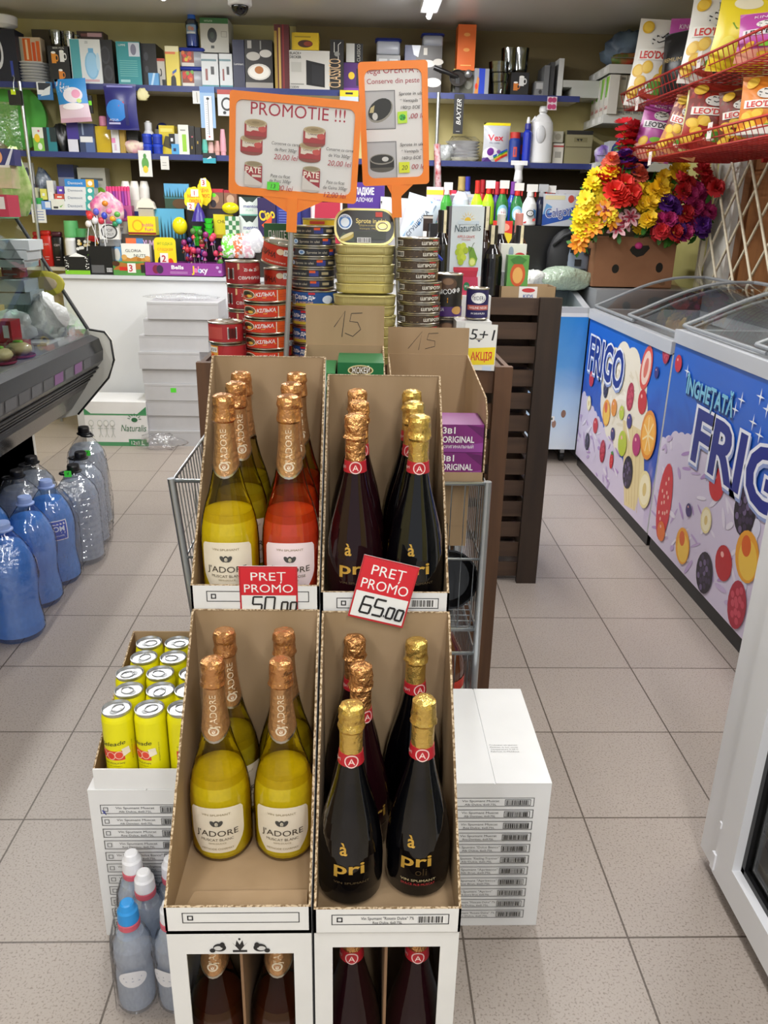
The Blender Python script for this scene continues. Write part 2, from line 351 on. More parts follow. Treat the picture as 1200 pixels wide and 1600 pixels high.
# ================================================================ bottles of sparkling wine
FOIL_C = mat('copper_foil','#c8996a',.3,metal=.75,bump=(150,.5))
FOIL_CAP = mat('copper_foil_cap','#cf9560',.26,metal=.8,bump=(110,.74))
FOIL_G = mat('gold_foil','#dcb964',.26,metal=.8,bump=(110,.74))
FOIL_P = mat('rose_gold_foil','#d9a066',.25,metal=.85,bump=(90,.8))
BGLASS = film('olive_bottle_glass','#e6deb4',.03,.02,ior=1.12)
CGLASS = film('clear_bottle_glass','#fcfaf0',.05,.03,ior=1.16)
WINE_Y = liquid('yellow_wine','#ffe922',.95,'#ecdc50')
WINE_O = liquid('olive_wine','#d0be2a',.85,'#c8b848')
WINE_R = liquid('rose_wine','#f0502f',.92,'#d85a48')
DARK = mat('black_bottle_glass','#050508',.05,spec=.6)
DARKR = mat('dark_rose_bottle','#1d070c',.06,spec=.4)
LABEL = mat('cream_paper_label','#e6dcc8',.6,noise=(20,'#dfd4bf'))
LABELP = mat('pink_paper_label','#ecd9dc',.6)
JP = [(.030,.006),(.044,.0),(.0485,.008),(.049,.02),(.049,.095),(.0475,.118),(.044,.138),(.038,.160),(.031,.182),(.0255,.205),(.0215,.225),(.0180,.25),(.0155,.28),(.0155,.31)]
def mk_jadore(wine, lab, variety, full=True):
    t = thing('sparkling_wine_bottle','x','bottle')
    ch = []
    b = MB().lathe([q if q[1] > .145 else q+(CGLASS,) for q in JP],BGLASS,28).build('glass_body',t); ch.append((b,[]))
    top = .150
    rz = interp(JP[1:]); wp = [(.030,.008),(.043,.004)]+[(rz(z)-.002,z) for z in (.012,.03,.06,.095,.118,.138,top)]+[(.001,top)]
    ch.append((MB().lathe(wp,wine,24).build('wine',t),[]))
    # capsule: long copper sleeve with V-shaped hem, crinkled cap
    sl = MB(); n = 24; rows = [None,.232,.262,.29,.302]
    vs = []
    for k,z in enumerate(rows):
        for i in range(n):
            a = 2*math.pi*i/n; zz = z if z else .207+.016*(1-math.cos(2*a))*.5+.004
            r = rz(zz)+.0009
            vs.append((r*math.sin(a),-r*math.cos(a),zz))
    sl.add(vs,[(k*n+i,k*n+(i+1)%n,(k+1)*n+(i+1)%n,(k+1)*n+i) for k in range(4) for i in range(n)],FOIL_C,True)
    f = cyl(.0175,.0,.09,rz=lambda z: rz(z)+.0012)
    sl.art(f,.09,.30,[('t',"J'ADORE",.5,.872,.035,'#e8d2b0',{'rot':90,'w':.62}),('e',.5,.765,.075,.024,'#d9c9ae'),('e',.5,.765,.05,.016,'#a9764a'),('t','❦',.5,.765,.02,'#e6d9c4')])
    vs = []
    for k,dz in enumerate((-.0012,.0022)):
        for i in range(n):
            a = 2*math.pi*i/n; zz = .211+.016*(1-math.cos(2*a))*.5+dz; r = rz(zz)+.0013
            vs.append((r*math.sin(a),-r*math.cos(a),zz))
    sl.add(vs,[(i,(i+1)%n,n+(i+1)%n,n+i) for i in range(n)],STEEL,True)
    s_ = sl.build('foil_sleeve',t)
    cp = MB().lathe([(.0162,.298),(.0195,.302),(.0185,.307),(.0178,.313),(.0172,.322),(.0183,.328),(.0178,.334),(.0165,.340),(.010,.343),(.0005,.3435)],FOIL_CAP,22,jit=.06)
    ch.append((s_,[])); ch.append((cp.build('foil_cap',t),[]))
    # rounded-shield label
    lb = MB(); Wd,Hh = .090,.082; fl = cyl(.049,.022,Wd,rz=lambda z: rz(z)); N = 14
    def wid(v): return 1 if v > .45 else .60+.40*math.sin(math.pi/2*max(0,(v/.45)))
    for inset,d,mm in ((0,.0006,lab),):
        vs = []; rows = [0,.03,.08,.15,.25,.35,.45,.6,.8,.93,.98,1]
        for v in rows:
            k = wid(v)*(1-.10*max(0,(v-.9)/.1)**2)
            for i in range(N+1): vs.append(fl(Wd/2+(i/N-.5)*Wd*k, v*Hh+.004*math.cos((i/N-.5)*3.1)*(1 if v > .9 else 0), d))
        lb.add(vs,[(j*(N+1)+i,j*(N+1)+i+1,(j+1)*(N+1)+i+1,(j+1)*(N+1)+i) for j in range(len(rows)-1) for i in range(N)],mm,True)
    g = '#8b7a52'
    lb.art(fl,Wd,Hh,[('t','VIN SPUMANT',.5,.90,.045,g,{'w':.5}),('e',.5,.70,.045,.07,'#3a3a38'),('e',.44,.70,.04,.075,'#4a4a48',35),('e',.56,.70,.04,.075,'#4a4a48',-35),('e',.5,.69,.028,.045,'#cfc7b4'),('t','J',.5,.69,.05,INK),
        ('t',"J'ADORE",.5,.475,.135,'#3a3228',{'w':.74}),('t',variety,.5,.325,.06,'#5c5140',{'w':.56}),('t','SEMI-DULCE',.5,.24,.035,g,{'w':.3}),('t','METHODE CHARMAT',.5,.11,.045,g,{'w':.55})],d0=.0011)
    ch.append((lb.build('label',t),[]))
    return t,ch
DP = [(.028,.006),(.042,0),(.0475,.008),(.0495,.03),(.0495,.065),(.0480,.09),(.0445,.115),(.0395,.14),(.0335,.163),(.0275,.185),(.0225,.205),(.0185,.225),(.0162,.243),(.0155,.26),(.0155,.29)]
def mk_dark(glass, foil, art2):
    t = thing('sparkling_wine_bottle','x','bottle'); ch = []
    b = MB().lathe(DP,glass,28); rz = interp(DP[1:]); gold = mat('gold_print','#d0a548',.35,metal=.4)
    f = cyl(.05,.0,.13,rz=rz)
    b.art(f,.13,.2,[('t','à',.40,.545,.105,gold,{'bold':.02}),('t','pri',.47,.385,.105,gold,{'bold':.02,'w':.36})]+([('t','oli',.53,.285,.07,mat('dim_gold_print','#3a2c16',.4)),('t','VIN SPUMANT',.5,.20,.022,'#c9b98c',{'w':.42}),('t','DULCE ALB MUSCAT',.5,.165,.02,'#c03038',{'w':.40})] if art2 else [('t','VIN SPUMANT',.5,.25,.02,'#5a4a30',{'w':.42})]),d0=.0006)
    ch.append((b.build('glass_body',t),[]))
    sl = MB().lathe([(rz(.236)+.001,.236),(rz(.25)+.001,.25),(rz(.262)+.0012,.262),(.0168,.29)],foil,22)
    ch.append((sl.build('foil_sleeve',t),[]))
    red = mat('red_neck_band','#b01f2b',.4)
    bd = MB().lathe([(rz(.231)+.0006,.231),(rz(.231)+.0016,.2312),(rz(.25)+.0016,.25),(rz(.25)+.0006,.2502)],red,22,cap=False)
    fb = cyl(.018,.226,.06,rz=lambda z: rz(z)+.0018)
    bd.art(fb,.06,.03,[('e',.5,.48,.17,.34,'#e8c9c4'),('e',.5,.48,.14,.28,'#b01f2b'),('t','A',.5,.48,.34,'#f0d8d0'),('t','apri',.12,.5,.2,'#e8c9c4')],d0=.0004)
    ch.append((bd.build('neck_band',t),[]))
    cp = MB().lathe([(.0165,.283),(.0200,.288),(.0188,.292),(.0178,.298),(.0182,.306),(.0176,.316),(.0165,.322),(.010,.325),(.0005,.3255)],foil,22,jit=.07)
    ch.append((cp.build('foil_cap',t),[])); return t,ch
TZ, UZ = .349, .703
JY,jyc = mk_jadore(WINE_Y,LABEL,'MUSCAT BLANC'); JO,joc = mk_jadore(WINE_O,LABEL,'MUSCAT BLANC'); JR,jrc = mk_jadore(WINE_R,LABELP,'MUSCAT ROSE')
DB,dbc = mk_dark(DARK,FOIL_G,True); DB2,db2c = mk_dark(DARK,FOIL_G,False); DR,drc = mk_dark(DARKR,FOIL_P,False)
used = set()
def bottle(proto, ch, x, y, z, label, group, rz=0):
    if proto.name in used: return dup(proto,(x,y,z),rz,label,group,ch)
    used.add(proto.name); proto.location = (x,y,z); proto.rotation_euler = (0,0,rz); proto['label'] = label; proto['group'] = group; return proto
G = 'yellow muscat bottles in the lower left tray'
bottle(JY,jyc,-.2165,1.037,TZ,'yellow muscat bottle with cream label, front left of the lower left tray',G,.02)
bottle(JY,jyc,-.1145,1.037,TZ,'yellow muscat bottle with cream label, front right of the lower left tray',G,.0)
bottle(JO,joc,-.2125,1.126,TZ,'copper capped muscat bottle behind the left one in the lower left tray',G,.5)
bottle(JO,joc,-.1175,1.126,TZ,'copper capped muscat bottle behind the right one in the lower left tray',G,-.4)
G = 'black sparkling wine bottles in the lower right tray'
bottle(DB2,db2c,-.0075,.948,TZ,'black gold-foiled wine bottle at front left of the lower right tray',G,.05)
bottle(DB,dbc,.096,.962,TZ,'black gold-foiled wine bottle with red band at front right of the lower right tray',G,-.05)
bottle(DR,drc,.006,1.052,TZ,'dark rose wine bottle in middle of the lower right tray left row',G,.6)
bottle(DR,drc,-.004,1.138,TZ,'dark rose wine bottle at back of the lower right tray left row',G,.3)
bottle(DB2,db2c,.096,1.128,TZ,'black gold-foiled wine bottle at back right of the lower right tray',G,.4)
G = 'cream label bottles in the upper left tray'
bottle(JY,jyc,-.2165,1.247,UZ,'yellow muscat bottle with cream label, front left of the upper left tray',G,.0)
bottle(JR,jrc,-.1135,1.247,UZ,'rose wine bottle with pink label, front right of the upper left tray',G,.03)
bottle(JO,joc,-.2105,1.346,UZ,'copper capped muscat bottle, middle of left row in upper left tray',G,.4)
bottle(JR,jrc,-.1165,1.346,UZ,'copper capped rose bottle, middle of right row in upper left tray',G,.5)
bottle(JO,joc,-.2145,1.441,UZ,'copper capped muscat bottle, back of left row in upper left tray',G,-.5)
bottle(JR,jrc,-.1145,1.441,UZ,'copper capped rose bottle, back of right row in upper left tray',G,.3)
G = 'black and dark rose bottles in the upper right tray'
bottle(DR,drc,-.006,1.244,UZ,'dark rose wine bottle at front left of the upper right tray',G,.03)
bottle(DB2,db2c,.097,1.244,UZ,'black gold-foiled wine bottle at front right of the upper right tray',G,.05)
bottle(DR,drc,-.001,1.342,UZ,'dark rose wine bottle, middle of left row in upper right tray',G,.5)
bottle(DB2,db2c,.094,1.342,UZ,'black gold-foiled wine bottle, middle of right row in upper right tray',G,-.4)
bottle(DR,drc,-.004,1.438,UZ,'dark rose wine bottle, back of left row in upper right tray',G,.2)
bottle(DB2,db2c,.096,1.438,UZ,'black gold-foiled wine bottle, back of right row in upper right tray',G,.2)
# ---------------------------------------------------------------- display trays
def tray(x0, x1, y0, z0, lab, front_art, D=.312, H=.356, lip=.044, flap=False, loose=None):
    t = thing('display_tray',lab,'box',((x0+x1)/2,y0,z0),0,'cardboard display trays'); hw = (x1-x0)/2; k = .0035
    MB().box(-hw+k,hw-k,k,D-k,0,.0035,KRAFT).build('bottom',t)
    MB().box(-hw+k,hw-k,D-k,D,.0,H,KRAFT).build('back_panel',t)
    for s in (-1,1):
        m = MB(); xo = s*hw; xi = s*(hw-k)
        pts = [(0,0),(D,0),(D,H),(D-.012,H),(.008,lip+.004),(0,lip)]
        a = [V((xo,p[0],p[1])) for p in pts]; b = [V((xi,p[0],p[1])) for p in pts]; n = len(pts)
        m.add(a,[tuple(range(n)) if s < 0 else tuple(range(n-1,-1,-1))],WHITE_CARD); m.add(b,[tuple(range(n))],KRAFT)
        m.add(a+b,[(i,(i+1)%n,n+(i+1)%n,n+i) for i in range(n)],FLUTE); m.build('side_panel',t)
    m = MB(); m.box(-hw,hw,0,.0012,0,lip,WHITE_CARD); m.box(-hw,hw,.0012,k,0,lip,KRAFT,'f'); m.box(-hw,hw,0,k,lip,lip+.0006,FLUTE)
    m.art(plane((-hw,0,0)),2*hw,lip,front_art); m.build('front_lip',t)
    m = MB(); m.box(-hw,hw,D-k-.001,D,H,H+.0006,FLUTE); m.build('top_edge',t)
    if flap:
        m = MB(); m.add([(-hw+.012,.012,.004),(hw-.006,.012,.004),(hw-.010,.062,.012),(-hw+.03,.062,.010)],[(0,1,2,3)],KRAFT); m.build('inner_flap',t)
    return t
def lipart(txt, sub): return [('o',.12,.34,.92,.78,.03,INK),('o',.155,.46,.195,.66,.04,INK)]+([('t',txt,.50,.62,.13,INK,{'w':.36}),('t',sub,.50,.44,.11,INK,{'w':.2}),('b',.70,.40,.89,.73)] if txt else [])
tray(-.2715,-.0625,.866,.345,'lower left display tray holding four yellow muscat bottles',lipart('',''),flap=True)
tray(-.0585,.1525,.861,.345,'lower right display tray holding five dark bottles',lipart('Vin Spumant "Rosato Dulce" 7%','Roz Dulce, 6x0.75L'))
tray(-.2735,-.0635,1.180,.699,'upper left display tray of cream and pink label bottles',lipart('','')[:2],H=.366)
tray(-.0605,.1515,1.180,.688,'upper right display tray of dark bottles behind the 65.00 card',lipart('Vin Spumant "Prosecco"','Alb Dulce, 6x0.75L'),H=.345)
for o in list(COL.objects):
    if o.get('group') == 'black and dark rose bottles in the upper right tray': o.location.z = .692
# ---------------------------------------------------------------- window cartons under the lower trays
def window_box(x0, x1, lab, crown, win, foilm, dark):
    t = thing('bottle_carton',lab,'box',((x0+x1)/2,.866,0),0,'window cartons at the foot of the display'); hw = (x1-x0)/2; H = .342; D = .31
    m = MB(); a0,a1,b0,b1 = win
    for q in ((-hw,hw,0,b0),(-hw,hw,b1,H),(-hw,a0,b0,b1),(a1,hw,b0,b1)):
        m.box(q[0],q[1],0,.003,q[2],q[3],WHITE_CARD)
    m.box(-hw,-hw+.003,.003,D,0,H,WHITE_CARD); m.box(hw-.003,hw,.003,D,0,H,WHITE_CARD); m.box(-hw,hw,D-.003,D,0,H,WHITE_CARD); m.box(-hw+.003,hw-.003,.003,D-.003,0,.003,KRAFT)
    m.box(-hw,hw,0,D,H-.003,H,WHITE_CARD)
    if crown:
        f = plane((-hw,0,0)); W2 = 2*hw
        it = [('p',[(.50,.895),(.445,.945),(.47,.925),(.48,.955),(.50,.93),(.52,.955),(.53,.925),(.555,.945)],INK),('r',.45,.888,.55,.900,INK),('e',.5,.962,.008,.006,INK)]
        for s in (-1,1): it += [('e',.5+s*.14,.915,.045,.022,INK),('e',.5+s*.15,.912,.030,.012,'#cfcfcf'),('e',.5+s*.12,.93,.018,.016,INK),('e',.5+s*.19,.90,.02,.012,INK)]
        m.art(f,W2,H,it)
    m.build('carton_body',t)
    MB().box(-.002,.002,.006,D-.006,.004,H-.006,KRAFT_DARK).build('divider',t)
    return t
window_box(-.271,-.0625,'left window carton under the lower left tray, crown printed above its opening',True,(-.078,.078,.02,.300),FOIL_C,False)
window_box(-.0585,.1525,'right window carton under the lower right tray with plain white border',False,(-.079,.079,.02,.311),FOIL_G,True)
G = 'bottles inside the window cartons'
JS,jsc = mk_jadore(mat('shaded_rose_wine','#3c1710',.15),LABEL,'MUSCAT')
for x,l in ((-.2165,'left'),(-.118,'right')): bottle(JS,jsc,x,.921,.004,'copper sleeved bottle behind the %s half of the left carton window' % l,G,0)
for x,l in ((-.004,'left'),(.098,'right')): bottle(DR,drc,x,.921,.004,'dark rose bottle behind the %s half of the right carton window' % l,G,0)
# ---------------------------------------------------------------- closed white wine cartons
ROWS = [('Vin Spumant Muscat','Alb Dulce, 6x0.75L'),('Vin Spumant Muscat','Alb Demisec, 6x0.75L'),('Vin Spumant Muscat','Roz Dulce, 6x0.75L'),('Vin Spumant Muscat','Roz Demisec, 6x0.75L'),('Vin Spumant "Dolce Bianco"','Alb Dulce, 6x0.75L'),('Vin Spumant "Riesling-Traminer"','Alb Dulce, 6x0.75L'),('Vin Spumant "Aprisecco"','Alb Brut, 6x0.75L'),('Vin Spumant "Aprisecco"','Roz Brut, 6x0.75L'),('Vin Spumant "Apriori"','Alb Extra Brut, 6x0.75L'),('Vin Spumant "Moscato Dulce" 7%','Alb Dulce, 6x0.75L'),('Vin Spumant "Rosato Dulce" 7%','Roz Dulce, 6x0.75L')]
def wine_carton(x0, y0, z0, lab, list_on=True, H=.345, tick=False):
    t = thing('wine_carton',lab,'box',(x0,y0,z0),0,'white wine cartons'); W_,D = .21,.31
    m = MB().box(0,W_,0,D,0,H-.002,WHITE_CARD)
    if list_on:
        it = []
        for k,(a,b) in enumerate(ROWS):
            v = .905-k*.0765
            it += [('o',.09,v-.058,.86,v,.0035,INK),('o',.115,v-.043,.155,v-.017,.003,INK),('t',a,.385,v-.020,.015,'#3a3a3c',{'w':.33 if len(a) < 22 else .40}),('t',b,.385,v-.043,.013,'#3a3a3c',{'w':.28}),('o',.60,v-.05,.83,v-.010,.003,INK),('b',.605,v-.048,.825,v-.012,1)]
        if tick: it += [('l',[(.125,.868),(.14,.885),(.15,.86),(.12,.89)],.006,'#2a3aa0')]
        m.art(plane((0,0,0)),W_,H,it)
    m.build('carton_body',t)
    for s in (0,1):
        q = MB(); x = .0 if s == 0 else .1062
        q.box(x,x+.1038,-.0005,D,H-.002,H,WHITE_CARD)
        if s: q.art(plane((0,0,H),(1,0,0),(0,1,0),(0,0,1)),W_,D,[('t',st,.66,.36-.022*i,.012,'#777777',{'w':.26}) for i,st in enumerate(('Producator: vin spumant','Pastrati la loc uscat','Temperatura 5-20 C','Fabricat in Moldova'))])
        q.build('top_flap',t)
    return t
wine_carton(.150,1.182,0,'white wine carton with printed list on the floor right of the display')
wine_carton(-.479,1.166,0,'white wine carton with ticked list on the floor under yellow cans',tick=True)
for x,l in ((-.2725,'left'),(-.0595,'right')):
    wine_carton(x,1.184,0,'white wine carton at the bottom of the %s stack behind the lower trays' % l,False,.343)
    wine_carton(x,1.184,.343,'white wine carton under the upper %s display tray' % l,False,.343+(.0125 if l == 'left' else .0015))
# ---------------------------------------------------------------- price cards
def price_card(o, W_, H_, price, lab, rot, px):
    t = MB(); f = plane((-W_/2,0,-H_/2))
    t.box(-W_/2,W_/2,0,.0018,-H_/2,H_/2,c('#dadada',.2))
    t.art(f,W_,H_,[('r',.0,.0,1,1,'#b9202a'),('r',.03,.03,.97,.97,'#e9e9e7'),('r',.03,.44,.97,.97,'#cf2430'),('t','PREȚ',.5,.81,.165,WH,{'w':.60}),('t','PROMO',.5,.58,.165,WH,{'w':.84})]+px)
    o2 = t.build('price_card',None,lab,'price card',None,None,o); o2.rotation_euler = (math.radians(-6 if rot else 0),math.radians(rot),0); return o2
def seg7(txt, u, v, w_, h, col):
    S7 = {'0':'abcdef','5':'afgcd','6':'afgedc'}; it = []
    for ch in txt:
        if ch == '.': it.append(('r',u,v,u+.02,v+.035,col)); u += .045; continue
        th = .022; W2 = w_; s = .12*h
        P = {'a':[(0,1),(1,1)],'b':[(1,1),(1,.5)],'c':[(1,.5),(1,0)],'d':[(0,0),(1,0)],'e':[(0,0),(0,.5)],'f':[(0,.5),(0,1)],'g':[(0,.5),(1,.5)]}
        for k in S7[ch]: it.append(('l',[(u+a*W2+b*s, v+b*h) for a,b in P[k]],.032,col))
        u += w_+.055
    return it
price_card((-.146,1.1782,.7325),.095,.093,'50.00','red price card reading 50.00 clipped to the upper left tray',0,seg7('50',.20,.12,.16,.29,INK)+seg7('.00',.66,.12,.10,.20,INK))
price_card((.042,1.163,.742),.093,.108,'65.00','tilted red price card reading 65.00 on the upper right tray',14,seg7('65',.17,.11,.17,.26,INK)+seg7('.00',.60,.11,.11,.17,INK))
# ================================================================ yellow cans in a white tray, on the left carton
t = thing('can_tray','white cardboard tray holding rows of yellow cans','box',(-.466,1.168,.3455))
m = MB(); x0,x1,D = 0,.188,.305
m.box(x0,x1,0,.003,0,.042,WHITE_CARD); m.box(x0+.003,x1-.003,.003,D,0,.003,KRAFT); m.box(x0,x1,D-.003,D,0,.15,KRAFT); m.build('tray_body',t)
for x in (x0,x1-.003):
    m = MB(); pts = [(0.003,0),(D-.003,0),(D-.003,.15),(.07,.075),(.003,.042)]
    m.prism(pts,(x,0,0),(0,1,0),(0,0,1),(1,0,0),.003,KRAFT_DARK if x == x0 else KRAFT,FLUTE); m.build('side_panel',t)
ALU = mat('brushed_can_lid','#c4c6c8',.3,metal=.9)
YCAN = mat('yellow_can_paint','#e8e010',.35)
def mk_can():
    t = thing('drink_can','x','can'); ch = []
    b = MB().lathe([(.022,0),(.0255,.004),(.0275,.012),(.0275,.126),(.0265,.131),(.0245,.137)],YCAN,28)
    f = cyl(.0275,.012,.08)
    b.art(f,.08,.112,[('r',.18,.35,.80,.52,'#d9412f'),('e',.30,.44,.10,.075,'#f0b8a0'),('e',.30,.44,.08,.06,'#d83a2a'),('e',.50,.43,.10,.075,'#f0b8a0'),('e',.50,.43,.08,.06,'#d83a2a'),('e',.68,.45,.10,.075,'#f3c3ac'),('e',.68,.45,.08,.06,'#e04c3a'),('p',[(.74,.56),(.90,.58),(.93,.46),(.78,.42)],'#f0e6cf'),('t','Seleade',.55,.66,.075,INK,{'w':.55,'rot':8,'sl':.3}),('t','La Dolce',.30,.62,.03,INK,{'w':.2,'rot':8,'sl':.3}),('t','COSMOPOLITAN',.5,.30,.03,INK,{'w':.56}),('t','drink alcoolic carbogazos',.5,.25,.016,'#6a6410',{'w':.45}),('t','ингредиенты вода сахар',.97,.5,.02,'#6a6410',{'w':.5,'rot':90})],sub=14)
    ch.append((b.build('can_body',t),[]))
    l = MB().lathe([(.0245,.137),(.0258,.140),(.0258,.143),(.0242,.1435),(.0225,.1395),(.021,.1392),(.0005,.1392)],ALU,26)
    l.tube([(.010*math.sin(a),.004+.012*math.cos(a),.1402) for a in [2*math.pi*i/14 for i in range(14)]],.0012,ALU,5,True)
    l.art(plane((-.01,-.014,.1394),(1,0,0),(0,1,0),(0,0,1)),.02,.02,[('e',.5,.25,.35,.28,mat('can_mouth','#9a9c9e',.4,metal=.8)),('t','22',.85,.9,.25,INK)])
    ch.append((l.build('lid',t),[])); return t,ch
CAN,canc = mk_can(); k = 0
RN = ['front','second','third','fourth','back']; CN = ['left','middle','right']
for r in range(5):
    for q in range(3):
        x = -.424+.0575*q+(0,.006,-.004,.004,0)[r]*(1 if q < 2 else 0)-(.0 if r != 2 else .004); y = 1.204+.0575*r; z = .349
        lab = 'yellow drink can, %s one in the %s row of the white tray' % (CN[q],RN[r])
        if k == 0: o = CAN; o.location = (x,y,z); o['label'] = lab; o['group'] = 'yellow cans in the white tray'; o.rotation_euler = (0,0,-.35)
        else: dup(CAN,(x,y,z),(-.35,-.75,.6)[q] if r == 0 else R.uniform(-3,3),lab,'yellow cans in the white tray',canc)
        k += 1
# ================================================================ water
CLEAR = film('clear_water_plastic','#fafbfd',.10,.08,(22,.6),1.03)
BLUEP = film('blue_bottle_plastic','#dcecfb',.10,.08,(20,.6),1.03)
WATER = liquid('clear_water','#dbe3ee',.55,'#e4eaf2'); WATERB = liquid('blue_tinted_water','#86c2ff',.8,'#a8d0f6')
def mk_jug(h, r, plast, water, capm, ridged, handle, lab2=None):
    t = thing('water_bottle','x','water bottle'); ch = []
    if ridged:
        prof = [(r*.55,.004),(r*.9,0),(r,.012)]; z = .02
        while z < h*.66: prof += [(r,z),(r*1.0,z+.012),(r*.955,z+.018)]; z += .024
        prof += [(r*.98,h*.70),(r*.9,h*.76),(r*.62,h*.84),(r*.34,h*.90),(.022,h*.93),(.022,h*.955)]
    else:
        prof = [(r*.5,.01),(r*.85,0),(r,.02),(r,.05),(r*.93,.09),(r*.90,h*.36),(r*.97,h*.46),(r,h*.54),(r*.97,h*.63),(r*.86,h*.73),(r*.6,h*.83),(r*.36,h*.9),(.022,h*.93),(.022,h*.955)]
    b = MB().lathe(prof,plast,26); ch.append((b.build('bottle_body',t),[]))
    rz = interp(prof[1:]); wp = [(r*.5,.006)]+[(max(rz(z)-.004,.004),z) for z in [.02,.05,.09,h*.3,h*.45,h*.6,h*.68,h*.76,h*.82]]+[(.001,h*.82)]
    ch.append((MB().lathe(wp,water,22).build('water',t),[]))
    cpp = MB().lathe([(.027,h*.925),(.030,h*.93),(.030,h*.94),(.0235,h*.945),(.0235,h*.985),(.021,h),(.0005,h)],capm,22)
    ch.append((cpp.build('cap',t),[]))
    if handle:
        a = MB().tube([(.026*math.cos(x)-.03*max(0,math.cos(x)),-.03*math.sin(x)+0,h*.93+.004) if False else (-.02-.032*math.cos(x),.022*math.sin(x),h*.925) for x in [2*math.pi*i/16 for i in range(16)]],.0045,capm,6,True)
        ch.append((a.build('carry_handle',t),[]))
    if lab2:
        lb = MB(); f = cyl(r,h*.47,.10,a0=.55,rz=lambda z: rz(z)+.0008)
        lb.art(f,.10,.075,[('r',0,0,1,1,WH),('r',.03,.04,.97,.96,'#1f49b8'),('e',.2,.78,.05,.07,'#dfe8f6'),('e',.2,.52,.05,.07,'#dfe8f6'),('e',.2,.26,.05,.07,'#dfe8f6'),('b',.05,.05,.15,.4),('t','OM',.68,.6,.26,'#dfe8f6',{'bold':.02}),('t','apa potabila',.6,.25,.09,'#dfe8f6',{'w':.5})],d0=.001,sub=8)
        ch.append((lb.build('label',t),[]))
    return t,ch
CAPB = mat('black_cap','#17171a',.35); CAPL = mat('pale_blue_cap','#93a9dd',.4)
J1,j1c = mk_jug(.395,.082,CLEAR,WATER,CAPB,True,True); J2,j2c = mk_jug(.395,.085,BLUEP,WATERB,CAPL,False,False,True); J3,j3c = mk_jug(.445,.082,CLEAR,WATER,CAPB,True,True)
def putjug(P, ch, x, y, lab, rz, first):
    if first: P.location = (x,y,0); P['label'] = lab; P['group'] = 'water bottles beside the glass counter'; P.rotation_euler = (0,0,rz)
    else: dup(P,(x,y,0),rz,lab,'water bottles beside the glass counter',ch)
putjug(J1,j1c,-1.10,2.955,'clear ridged water bottle with black cap and handle, nearest of the clear ones',.6,True)
putjug(J1,j1c,-1.13,3.13,'clear water bottle with black cap just behind the nearest clear one',-.3,False)
putjug(J1,j1c,-1.285,2.88,'clear water bottle with black cap left of the nearest clear one, by the counter',.2,False)
putjug(J1,j1c,-1.30,3.06,'clear water bottle with black cap under the counter beside the handle bottle',.9,False)
putjug(J3,j3c,-1.18,3.34,'tallest clear water bottle with green sticker, farthest of the pack',2.4,True)
putjug(J2,j2c,-1.135,2.765,'blue water bottle with a printed blue label, farthest of the blue ones',-.1,True)
putjug(J2,j2c,-1.14,2.585,'blue water bottle second of the blue row, between two other blue ones',-.9,False)
putjug(J2,j2c,-1.115,2.345,'blue water bottle nearest the camera, cut by the frame edge',1.9,False)
putjug(J2,j2c,-1.32,2.66,'blue water bottle in the second row, close under the counter',2.2,False)
putjug(J2,j2c,-1.31,2.46,'blue water bottle in the second row, nearest of that row',2.9,False)
stk = mat('green_price_sticker','#4bea43',.5)
for x,y,z,l in ((-1.105,2.905,.372,'bright green price sticker on the nearest clear water bottle'),(-1.15,3.262,.35,'bright green price sticker on the tallest clear water bottle')):
    MB().box(-.013,.013,0,.001,-.012,.012,stk).art(plane((-.013,0,-.012)),.026,.024,[('l',[(.4,.7),(.5,.3),(.65,.8)],.1,INK)]).build('price_sticker',None,l,'sticker',None,None,(x,y,z),.1)
def shroud(name, lab, pts, h0, h1, mt):
    """loose shrink film round a group of bottles: a closed wall whose hem sits low and whose crown bunches in above the caps"""
    m = MB(); n = len(pts); cx = sum(p[0] for p in pts)/n; cy = sum(p[1] for p in pts)/n; vs = []
    prof = [(1.0,h0),(1.03,h0+(h1-h0)*.25),(1.02,h0+(h1-h0)*.55),(.96,h0+(h1-h0)*.74),(.86,h0+(h1-h0)*.86)]
    for s_,z in prof:
        for i,p in enumerate(pts):
            q = s_*(1+R.uniform(-.025,.025)); vs.append((cx+(p[0]-cx)*q, cy+(p[1]-cy)*q, z+R.uniform(-.008,.008)))
    m.add(vs,[(k*n+i,k*n+(i+1)%n,(k+1)*n+(i+1)%n,(k+1)*n+i) for k in range(len(prof)-1) for i in range(n)],mt,True)
    return m.build(name,None,lab,'plastic wrap')
def loop(cs, r, n=40):
    """outline of a film pulled tight round bottles standing at cs"""
    pts = sorted((x+r*math.cos(2*math.pi*i/24), y+r*math.sin(2*math.pi*i/24)) for x,y in cs for i in range(24))
    def half(ps):
        h = []
        for p in ps:
            while len(h) > 1 and (h[-1][0]-h[-2][0])*(p[1]-h[-2][1])-(h[-1][1]-h[-2][1])*(p[0]-h[-2][0]) <= 0: h.pop()
            h.append(p)
        return h[:-1]
    hull = half(pts)+half(pts[::-1]); out = []
    for a,b in zip(hull,hull[1:]+hull[:1]):
        k = max(1,int(math.dist(a,b)/.035)); out += [(a[0]+(b[0]-a[0])*i/k, a[1]+(b[1]-a[1])*i/k) for i in range(k)]
    return out
shroud('shrink_wrap','clear shrink film round the clear water bottles with black caps',loop([(-1.10,2.955),(-1.13,3.13),(-1.285,2.88),(-1.30,3.06),(-1.18,3.34)],.086),.01,.40,WRAP)
shroud('shrink_wrap','clear shrink film round the blue water bottles',loop([(-1.135,2.765),(-1.14,2.585),(-1.115,2.345),(-1.32,2.66),(-1.31,2.46)],.089),.01,.41,WRAP)
